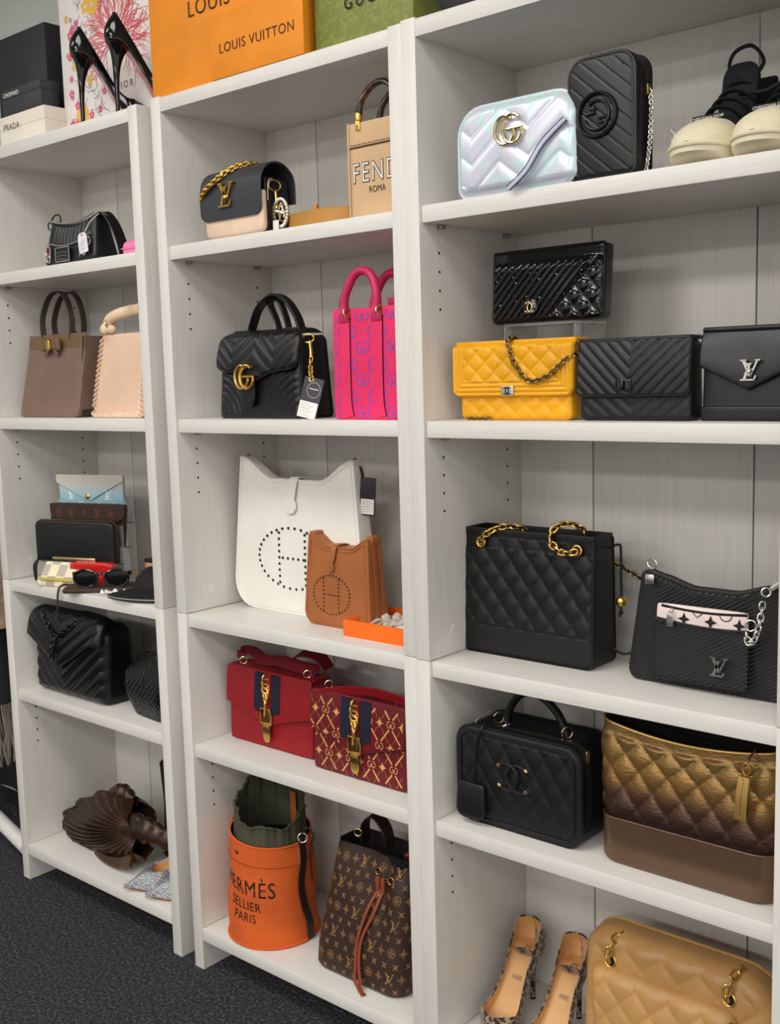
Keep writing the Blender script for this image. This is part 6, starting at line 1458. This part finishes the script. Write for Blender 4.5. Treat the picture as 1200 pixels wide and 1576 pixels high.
# ---- wallets on a clear stand
R = thing('tiered_stand', 'clear acrylic tiered stand holding the wallets', 'display stand', (-0.505, 0.098, Z['s3']), 17)
for a in ((-0.11, 0.13, 0.0040, 0.0065, 0, 0.150), (-0.11, 0.13, -0.030, 0.0038, 0.0535, 0.0562), (-0.11, 0.13, 0.0067, 0.036, 0.0915, 0.0940), (-0.10, 0.12, 0.0362, 0.0385, 0, 0.21), (-0.10, 0.12, 0.0387, 0.068, 0.1495, 0.1515), (-0.10, 0.12, 0.0682, 0.0705, 0, 0.22)): G().box(*a, 0.0006).build('acrylic_panel', acrylic, R)
t = NT('blue_fading_canvas'); cc = t.n('ShaderNodeTexCoord'); sx = t.n('ShaderNodeSeparateXYZ'); t.l(cc.outputs['Object'], sx.inputs[0]); mr = t.n('ShaderNodeMapRange'); mr.inputs[1].default_value = 0.02; mr.inputs[2].default_value = 0.115; t.l(sx.outputs[2], mr.inputs[0])
t.l(t.ramp(mr.outputs[0], [(0.0, (98, 160, 190)), (0.45, (142, 186, 200)), (0.8, (196, 196, 190)), (1.0, (204, 196, 184))]), t.b.inputs['Base Color']); t.b.inputs['Roughness'].default_value = 0.55; bluefade = t.m
R = thing('envelope_pouch', 'pale blue fading envelope pouch with a gold snap, topmost on the stand', 'pouch', (-0.522, 0.152, Z['s3'] + 0.1520), 17)
slab(0.205, 0.118, 0.012, 0.004, 0.003, 10, 8).build('body', bluefade, R)
g = slab(0.214, 0.070, 0.006, (0.002, 0.002, 0.006, 0.006), 0.0015, 30, 10, warp=lambda x, z: (x, 0.070 - (0.070 - 0.052 * (abs(x + 0.004) / 0.107)) * (1 - z / 0.070)), yoff=lambda t: -0.008); g.tr(Matrix.Translation((0, 0, 0.052))); g.build('flap', bluefade, R)
G().lathe([(0.0075, 0), (0.0075, 0.002), (0.005, 0.003), (0, 0.003)], (-0.006, -0.011, 0.066), (0, -1, 0), 18).build('snap', gold, R)
pol = []
for cx, cz, k in ((-0.082, 0.045, 0), (-0.035, 0.045, 1), (0.025, 0.045, 0), (0.072, 0.045, 1), (-0.062, 0.066, 2), (0.055, 0.070, 2)): pol += xf(star4 if k < 2 else lv_polys(), 0.010 if k < 2 else 0.026, cx, cz)
decal(pol, lambda x, z: -0.006, 0.0005).build('pale_print', M('pale_blue_ink', (222, 232, 232), 0.6), R)['kind'] = 'stuff'
R = thing('monogram_wallet', 'brown monogram flap wallet between the blue pouch and the black wallet', 'wallet', (-0.508, 0.120, Z['s3'] + 0.0945), 17)
slab(0.232, 0.108, 0.018, (0.006, 0.006, 0.008, 0.008), 0.003, 10, 8, warp=lambda x, z: (x + 0.012 * z / 0.108, z)).build('body', mono, R)
g = slab(0.236, 0.048, 0.006, (0.03, 0.03, 0.008, 0.008), 0.002, 16, 8, warp=lambda x, z: (x + 0.012, z), yoff=lambda t: -0.0115); g.tr(Matrix.Translation((0.002, 0, 0.062))); g.build('flap', mono, R)
pol = []
for i in range(-2, 3): pol += xf((ringp, lv_polys(), diap, lv_polys(), ringp)[i + 2], 0.024 if i in (-1, 1) else 0.0095, i * 0.041 + 0.008, 0.085)
decal(pol, lambda x, z: -0.0145, 0.0004).build('monogram_print', M('rust_print', (96, 58, 42), 0.6), R)['kind'] = 'stuff'
G().strap([(-0.108, -0.004, 0.062), (-0.117, -0.004, 0.036)], 0.02, 0.004, (1, 0, 0.3)).build('red_lining', M('red_lining', (120, 40, 40), 0.7), R)
R = thing('zip_wallet', 'black leather zip-around wallet with a gold bar, lowest on the stand', 'wallet', (-0.501, 0.085, Z['s3'] + 0.0565), 17)
slab(0.250, 0.106, 0.026, (0.004, 0.004, 0.016, 0.016), 0.006, 14, 10, bulge=0.003).build('body', black_s, R)
piping(R, 0.250, 0.106, (0.004, 0.004, 0.016, 0.016), 0.0, gold_a, 0.0014, -0.0006, 'zip')
G().box(-0.068, 0.068, -0.0185, -0.0140, 0.006, 0.0135, 0.001).build('gold_bar', gold_p, R)
G().strap(spline([(-0.123, -0.006, 0.004), (-0.128, -0.016, -0.014), (-0.126, -0.018, -0.052)], 5), lambda t: 0.006 + 0.008 * math.sin(PI * t), 0.003, (1, 0, 0)).build('zip_pull', black_l, R)
# ---- small goods on the shelf
t = NT('checked_canvas'); ck = t.n('ShaderNodeTexChecker'); ck.inputs['Scale'].default_value = 38; ck.inputs['Color1'].default_value = lin((238, 226, 188)); ck.inputs['Color2'].default_value = lin((186, 174, 160)); t.l(t.coord((1, 0.0, 1)), ck.inputs['Vector']); t.l(ck.outputs[0], t.b.inputs['Base Color']); t.b.inputs['Roughness'].default_value = 0.45; damier = t.m
R = thing('checked_wallet', 'cream and grey checked wallet with yellow edge lying on the shelf', 'wallet', (-0.492, 0.040, Z['s3']), 18)
G().box(-0.084, 0.084, -0.014, 0.026, 0.0003, 0.017, 0.005).build('base_half', damier, R)
g = slab(0.160, 0.048, 0.014, 0.006, 0.004, 8, 5); g.tr(Matrix.Translation((0.004, -0.004, 0.0185)) @ Matrix.Rotation(math.radians(-38), 4, 'X')); g.build('flap_half', damier, R)
G().box(-0.070, 0.076, -0.019, -0.006, 0.0170, 0.0225, 0.002).build('yellow_edge', M('yellow_edge', (206, 186, 92), 0.4), R)
redp = M('red_patent', (206, 34, 26), 0.12, coat=0.9, var=0.06)
R = thing('patent_pouch', 'shiny red patent pouch leaning behind the checked wallet', 'pouch', (-0.432, 0.086, Z['s3'] + 0.0003), 17)
slab(0.128, 0.062, 0.020, (0.01, 0.01, 0.014, 0.014), 0.006, 30, 14, disp=lambda x, z: 0.004 * math.sin(55 * x + 20 * z) * math.sin(60 * z) * smooth(-0.02, 0.06, x), bulge=0.006).build('body', redp, R)
slab(0.128, 0.030, 0.006, (0.010, 0.010, 0.014, 0.014), 0.0025, 10, 5, yoff=lambda t: -0.016).tr(Matrix.Translation((0, 0, 0.033))).build('flap', redp, R)
brp = M('brown_pouch_leather', (64, 48, 40), 0.6, grain=900, gs=0.2)
R = thing('soft_case', 'soft brown glasses case lying under the sunglasses, cord hanging over the shelf edge', 'case', (-0.372, 0.068, Z['s3'] + 0.0003), 42)
slab(0.185, 0.085, 0.012, 0.01, 0.005, 14, 8, disp=lambda x, z: 0.002 * math.sin(40 * x)).tr(Matrix.Translation((0, 0.042, 0.006)) @ Matrix.Rotation(math.radians(90), 4, 'X')).build('body', brp, R)
lace(R, [(-0.088, 0.030, 0.006), (-0.100, 0.022, 0.012), (-0.113, 0.014, 0.006), (-0.118, 0.010, -0.020), (-0.118, 0.010, -0.045)], 0.0030, brp, 'cord')
G().lathe([(0.004, -0.012), (0.005, 0), (0.003, 0.006)], (-0.118, 0.010, -0.045), seg=10).build('cord_lock', black_m, R); G().ring((-0.118, 0.010, -0.068), 0.010, 0.0012, (1, 0.2, 0), sx=0.7).build('cord_loop', black_m, R)
R = thing('sunglasses', 'black round sunglasses with dark lenses lying on the brown soft case', 'sunglasses', (-0.348, 0.046, Z['s3'] + 0.0125), 40)
lens = M('smoked_lens', (12, 10, 12), 0.12); acet = M('black_acetate', (10, 9, 10), 0.18, coat=0.5)
for s_ in (-1, 1):
    P = [(s_ * 0.038 + 0.029 * math.cos(a) * (1.0), -0.004 * 0 + 0.006 * math.cos(a) * s_ * 0.3, 0.024 + 0.023 * math.sin(a) * (1.0 if math.sin(a) < 0 else 0.85)) for a in [2 * PI * i / 28 for i in range(28)]]
    G().tube(P, 0.0034, True, 8).build('rim', acet, R)
    g = G(); c0 = (s_ * 0.038, -0.002, 0.024); g.v = [c0] + P; g.f = [(0, i + 1, (i + 1) % 28 + 1) for i in range(28)]; g.build('lens', lens, R)
    G().strap(spline([(s_ * 0.066, 0.002, 0.034), (s_ * 0.071, 0.012, 0.033), (s_ * 0.070, 0.06, 0.026), (s_ * 0.066, 0.105, 0.014), (s_ * 0.063, 0.12, 0.002)], 6), 0.010, 0.004, (0, 0, 1)).build('temple', acet, R)
G().tube(spline([(-0.012, 0, 0.030), (0, -0.002, 0.034), (0.012, 0, 0.030)], 5), 0.0036, seg=8).build('bridge', acet, R)
tis2 = tissue
R = thing('crumpled_tissue', 'scrap of crumpled white tissue in front of the black hat', 'tissue', (-0.300, 0.058, Z['s3'] + 0.0002), 35)
random.seed(9); G().grid(lambda u, v: (-0.04 + 0.08 * u, -0.014 + 0.028 * v, 0.003 + 0.010 * abs(math.sin(13 * u + 4 * v)) * math.sin(PI * v) * (0.4 + 0.6 * math.sin(9 * u + 1) ** 2)), 28, 10).build('paper', tis2, R)
capm = M('black_wool', (22, 22, 25), 0.8, grain=900, gs=0.3)
R = thing('peaked_hat', 'black peaked hat with a curved stitched brim beside the sunglasses', 'hat', (-0.205, 0.135, Z['s3']), 200)
G().grid(lambda u, v: ((0.070 + 0.075 * v) * math.cos(math.radians(20 + 140 * u)), (0.060 + 0.075 * v) * math.sin(math.radians(20 + 140 * u)) * 1.0, 0.016 - 0.014 * v + 0.010 * math.sin(PI * u) * (1 - 0.3 * v)), 28, 8).grid(lambda u, v: ((0.070 + 0.075 * v) * math.cos(math.radians(20 + 140 * u)), (0.060 + 0.075 * v) * math.sin(math.radians(20 + 140 * u)), 0.012 - 0.0138 * v + 0.010 * math.sin(PI * u) * (1 - 0.3 * v)), 28, 8).build('brim', capm, R)
G().tube([((0.145) * math.cos(math.radians(20 + 140 * i / 28)), 0.135 * math.sin(math.radians(20 + 140 * i / 28)), 0.002 + 0.007 * math.sin(PI * i / 28)) for i in range(29)], 0.0020, seg=6).build('brim_binding', piped, R)
G().lathe([(0.078, 0.0), (0.080, 0.012), (0.074, 0.040), (0.050, 0.062), (0.0, 0.070)], (0, 0, 0), seg=32).build('crown', capm, R)
R = thing('peach_box', 'small peach box standing at the back beside the upright', 'box', (-0.386, 0.205, Z['s3']))
G().box(0, 0.062, 0, 0.045, 0, 0.048, 0.001).build('box_body', M('peach_card', (232, 168, 116), 0.6), R); G().box(-0.001, 0.063, -0.001, 0.046, 0.0482, 0.057, 0.001).build('box_lid', blackcard, R)
# ---- black chevron satchel and woven bag
w, h, d = 0.315, 0.222, 0.105
soft = M('soft_black_leather', (13, 13, 14), 0.34, grain=900, gs=0.12)
R = thing('puffer_bag', 'large soft black leather bag with deep V-shaped quilting', 'handbag', front((-0.6750, 0.036), 5, w, d, Z['s4']))
vq = lambda x, z: 0.0075 * abs(math.sin(PI * (z - 0.80 * abs(x + 0.02)) / 0.036)) ** 0.55
slab(w, h - 0.02, d, (0.018, 0.018, 0.04, 0.04), 0.02, 100, 70, disp=vq, mask=0.014, dep=lambda t: 1.0 - 0.2 * t, bulge=0.006).build('body', soft, R)
fh = 0.150; zb2 = lambda x: 0.075 * min(abs(x + 0.02) / 0.14, 1.0)
g = slab(w + 0.010, fh, 0.020, (0.01, 0.01, 0.045, 0.045), 0.009, 90, 50, disp=lambda x, z: 0.0055 * abs(math.sin(PI * (fh - (fh - zb2(x)) * (1 - z / fh) - 0.66 * abs(x + 0.02)) / 0.038)) ** 0.6, mask=0.012, warp=lambda x, z: (x, fh - (fh - zb2(x)) * (1 - z / fh)), yoff=lambda t: -d / 2 - 0.008 + 0.030 * t * t)
g.tr(Matrix.Translation((0, 0, 0.078))); g.build('flap', soft, R)
chain(R, spline([(-0.10, -0.050, 0.212), (-0.07, -0.062, 0.185), (-0.02, -0.072, 0.165), (0.03, -0.066, 0.190), (0.05, -0.045, 0.212)], 8), 0.016, 0.010, 0.002, ruth)
chain(R, spline([(-0.015, -0.072, 0.165), (-0.03, -0.078, 0.13), (-0.035, -0.078, 0.095)], 8), 0.016, 0.010, 0.002, ruth)
G().strap(spline([(-0.03, 0.0, 0.205), (0.02, -0.02, 0.222), (0.10, -0.01, 0.215), (0.14, 0.0, 0.195)], 8), 0.022, 0.004, (0, 1, 0)).build('shoulder_strap', soft, R)
wov = M('black_woven_leather', (15, 14, 17), 0.26, var=0.15)
R = thing('woven_bag', 'slouchy black woven leather bag beside the upright, right of the quilted bag', 'handbag', (-0.205, 0.115, Z['s4']), -6)
def wd(x, y, nx, ny, z):
    s = x + 0.6 * y; i = math.floor((s + z) / 0.0175); j = math.floor((s - z) / 0.0175); u = ((s + z) / 0.0175) % 1; v = ((s - z) / 0.0175) % 1
    return 0.0034 * (math.sin(PI * u) ** 0.5 * (1 if (i + j) % 2 else 0.35) + math.sin(PI * v) ** 0.5 * (0.35 if (i + j) % 2 else 1)) * 0.7
lev = [(0, 0.11, 0.08, 0.035)] + [(0.003 + 0.157 * i / 88, 0.15 + 0.060 * math.sin(PI * min(0.12 + 0.75 * i / 88, 1)) , 0.11 + 0.03 * math.sin(PI * i / 88) - 0.05 * (i / 88) ** 3, 0.05 - 0.02 * i / 88) for i in range(89)]
loft(lev, 320, disp=wd, top=True, zf=lambda x, y, z: z - 0.02 * smooth(0.1, 0.16, z) * (x / 0.1) ** 2 + 0.010 * math.sin(18 * x) * smooth(0.1, 0.16, z)).build('woven_body', wov, R)
G().tube(spline([(-0.075, -0.02, 0.128), (-0.03, -0.03, 0.150), (0.03, -0.03, 0.145), (0.09, -0.01, 0.125)], 8), 0.006, seg=10).build('gathered_top', soft, R)
G().tube(spline([(0.0, -0.055, 0.12), (0.004, -0.066, 0.10), (0.008, -0.068, 0.075)], 5), 0.003, seg=8).build('tassel_cord', soft, R)
# ---- brown pleated shell clutch
t = NT('bronze_satin'); n = t.noise(t.coord((1.2, 1.2, 1.2)), 6, 2); t.l(t.ramp(n.outputs[0], [(0.35, (40, 25, 15)), (0.55, (54, 35, 20)), (0.75, (84, 56, 28))]), t.b.inputs['Base Color']); t.b.inputs['Roughness'].default_value = 0.3; t.b.inputs['Metallic'].default_value = 0.25; satin = t.m
R = thing('shell_clutch', 'bronze brown pleated satin clutch shaped like a shell', 'clutch', (-0.512, 0.112, Z['b']), 0)
B_ = spline([(0.115, 0.158, 0), (0.065, 0.172, 0), (0.005, 0.158, 0), (-0.070, 0.130, 0), (-0.132, 0.092, 0), (-0.168, 0.052, 0), (-0.160, 0.024, 0), (-0.115, 0.006, 0), (-0.05, 0.0025, 0), (0.04, 0.0025, 0), (0.12, 0.006, 0), (0.200, 0.030, 0)], 8)
P0 = Vector((0.190, 0.100, 0))
def shell(side):
    def f(u, v):
        k = u * (len(B_) - 1); i = min(int(k), len(B_) - 2); e = B_[i] + (B_[i + 1] - B_[i]) * (k - i)
        q = P0 + (e - P0) * v
        sc_ = 1.0 + 0.035 * math.sin(u * 62) * smooth(0.8, 1.0, v) * (1 if u < 0.45 else 0.2)
        q = P0 + (q - P0) * sc_
        thick = 0.046 * math.sqrt(max(0, 1 - v ** 2.4)) * (0.45 + 0.55 * math.sin(PI * min(v * 1.1, 1)))
        ple = 0.0042 * math.sin(u * 116 + 2.4 * math.sin(5 * v + 3 * u)) * smooth(0.10, 0.5, v) * (1 - smooth(0.93, 1.0, v) * 0.6)
        return (q.x, side * (thick + (ple if side < 0 else 0)) + 0.30 * q.y - 0.02, max(q.y, 0.002))
    return f
G().grid(shell(-1), 360, 40).build('front_shell', satin, R); G().grid(shell(1), 120, 16).build('back_shell', satin, R)
rim = [shell(-1)(i / 80, 1.0) for i in range(28, 81)]; G().tube(rim, 0.0040, seg=8).build('frame', satin, R)
def roll(u, v):
    a = 2 * PI * v; r_ = 0.020 * (1 + 0.10 * math.sin(u * 26)) * (0.45 + 0.55 * math.sin(PI * min(max(u, 0.03), 0.97)))
    return (0.010 + 0.105 * u, 0.030 + r_ * math.cos(a), 0.152 + 0.010 * math.sin(PI * u) + r_ * math.sin(a) * 1.2)
G().grid(roll, 60, 20).build('folded_crest', satin, R)
P = spline([(0.120, -0.004, 0.098), (0.185, -0.008, 0.108), (0.235, -0.002, 0.104), (0.285, 0.006, 0.096)], 8); G().tube(P, lambda t: 0.040 - 0.016 * t + 0.003 * math.sin(30 * t), seg=16, flat=0.55, wdir=(0, 0.3, 1)).build('bow_tail', satin, R)
P = spline([(0.02, -0.034, 0.010), (0.08, -0.046, 0.012), (0.145, -0.050, 0.022), (0.190, -0.044, 0.040)], 8); G().strap(P, lambda t: 0.012 + 0.026 * t, 0.010, (0, 0.6, 0.8)).build('lower_fold', satin, R)
# ---- silver glitter pumps
t = NT('holographic_glitter'); v = t.n('ShaderNodeTexVoronoi'); v.inputs['Scale'].default_value = 420; t.l(t.coord(), v.inputs['Vector']); hs = t.n('ShaderNodeHueSaturation'); hs.inputs['Saturation'].default_value = 0.8; hs.inputs['Value'].default_value = 0.9
mx = t.n('ShaderNodeMixRGB'); mx.inputs[0].default_value = 0.45; mx.inputs[2].default_value = lin((176, 180, 190)); t.l(v.outputs['Color'], hs.inputs['Color']); t.l(hs.outputs[0], mx.inputs[1]); t.l(mx.outputs[0], t.b.inputs['Base Color']); t.b.inputs['Metallic'].default_value = 0.75; t.b.inputs['Roughness'].default_value = 0.22
vm = t.n('ShaderNodeVectorMath', operation='SUBTRACT'); vm.inputs[1].default_value = (0.5, 0.5, 0.5); t.l(v.outputs['Color'], vm.inputs[0]); b_ = t.bump(v.outputs['Distance'], 0.8, 0.002); glit = t.m
for (x, y), lab in (((-0.148, 0.200), 'silver glitter pointed pump, the one nearer the shell clutch'), ((-0.068, 0.204), 'silver glitter pointed pump partly hidden by the upright')):
    R = thing('glitter_pump', lab, 'shoe', (x, y, Z['b']), -118, 'silver glitter pumps')
    pump(R, 0.232, 0.085, glit, tan_in, tan_in, glit, 0.035, 0.70, 1.5, (0.015, 0.006))
# ---- black boot at the back
R = thing('black_boot', 'tall black suede boot at the back corner, mostly hidden by the upright', 'boot', (-0.325, 0.215, Z['b']), -20)
sued = M('black_suede', (10, 10, 11), 0.9)
loft([(0.0, 0.085, 0.06, 0.028), (0.04, 0.085, 0.06, 0.028), (0.08, 0.07, 0.058, 0.027), (0.15, 0.062, 0.056, 0.027), (0.25, 0.080, 0.066, 0.030), (0.255, 0.070, 0.058, 0.026)], 48, top=True).build('shaft', sued, R)
slab(0.22, 0.06, 0.07, (0.01, 0.02, 0.04, 0.02), 0.02, 14, 8, warp=lambda x, z: (x + 0.06, z * (1.15 - 2.4 * max(x, 0) * 1.6))).build('foot', sued, R)
# ================================================================== garment rail left of the far bookcase
rail = M('white_rail_paint', (226, 224, 220), 0.35, var=0.01)
R = thing('garment_rail', 'white tubular garment rail, only its foot bar showing left of the far bookcase', 'clothes rail', (-1.06, 0.07, 0.0))
G().tube([(-0.40, 0.128, 0.055), (0.285, -0.026, 0.055)], 0.021, seg=14).build('foot_bar', rail, R)
for x_, y_ in ((-0.40, 0.128), (0.280, -0.025)):
    G().lathe([(0.014, 0.0), (0.018, 0.006), (0.018, 0.034), (0.010, 0.040)], (x_, y_, 0.0), seg=14).build('castor', black_m, R)
for x_, y_ in ((-0.38, 0.123),): G().tube([(x_, y_, 0.06), (x_, y_, 1.6)], 0.014, seg=12).build('post', rail, R)
G().tube([(-0.38, 0.123, 1.6), (0.20, -0.005, 1.6)], 0.014, seg=12).build('hanging_bar', rail, R)
knit = M('mottled_knit', (150, 128, 108), 0.95, grain=260, gs=0.8, var=0.5); fringe = M('grey_fringe', (150, 142, 130), 0.95, var=0.2); darkc = M('dark_coat', (44, 44, 46), 0.95, grain=500, gs=0.3)
def drape(w_, h_, d_, k): return lambda u, v: (w_ * (math.cos(2 * PI * u) * 0.5) * (1 + 0.06 * math.sin(9 * 2 * PI * u)), d_ * 0.5 * math.sin(2 * PI * u) * (1 + 0.22 * math.sin(k * 2 * PI * u + 2 * v)), h_ * v)
R = thing('knit_wrap', 'mottled beige knit wrap hanging on the rail left of the far bookcase', 'wrap', (-0.915, 0.100, 0.66))
G().grid(drape(0.07, 0.92, 0.16, 8), 60, 14, True).build('knit_body', knit, R)
R = thing('fringed_shawl', 'dark grey shawl with pale fringe hanging below the knit wrap', 'shawl', (-0.985, 0.095, 0.40))
G().grid(drape(0.055, 1.18, 0.18, 7), 60, 10, True).build('shawl_body', darkc, R)
g = G(); random.seed(2)
for i in range(70):
    a = 2 * PI * i / 70; x_, y_ = 0.028 * math.cos(a), 0.088 * math.sin(a); g.tube([(x_, y_, 0.02), (x_ + random.uniform(-0.006, 0.010), y_ + random.uniform(-0.006, 0.006), -0.07), (x_ + random.uniform(-0.008, 0.022), y_ + random.uniform(-0.01, 0.01), -0.155)], 0.0030, seg=4)
g.build('fringe', fringe, R)['kind'] = 'stuff'
R = thing('dark_coat', 'black coat hanging on the rail behind the fringed shawl', 'coat', (-1.215, 0.255, 0.09))
G().grid(drape(0.40, 1.48, 0.100, 6), 60, 10, True).build('coat_body', M('black_coat_cloth', (14, 14, 15), 0.95), R)
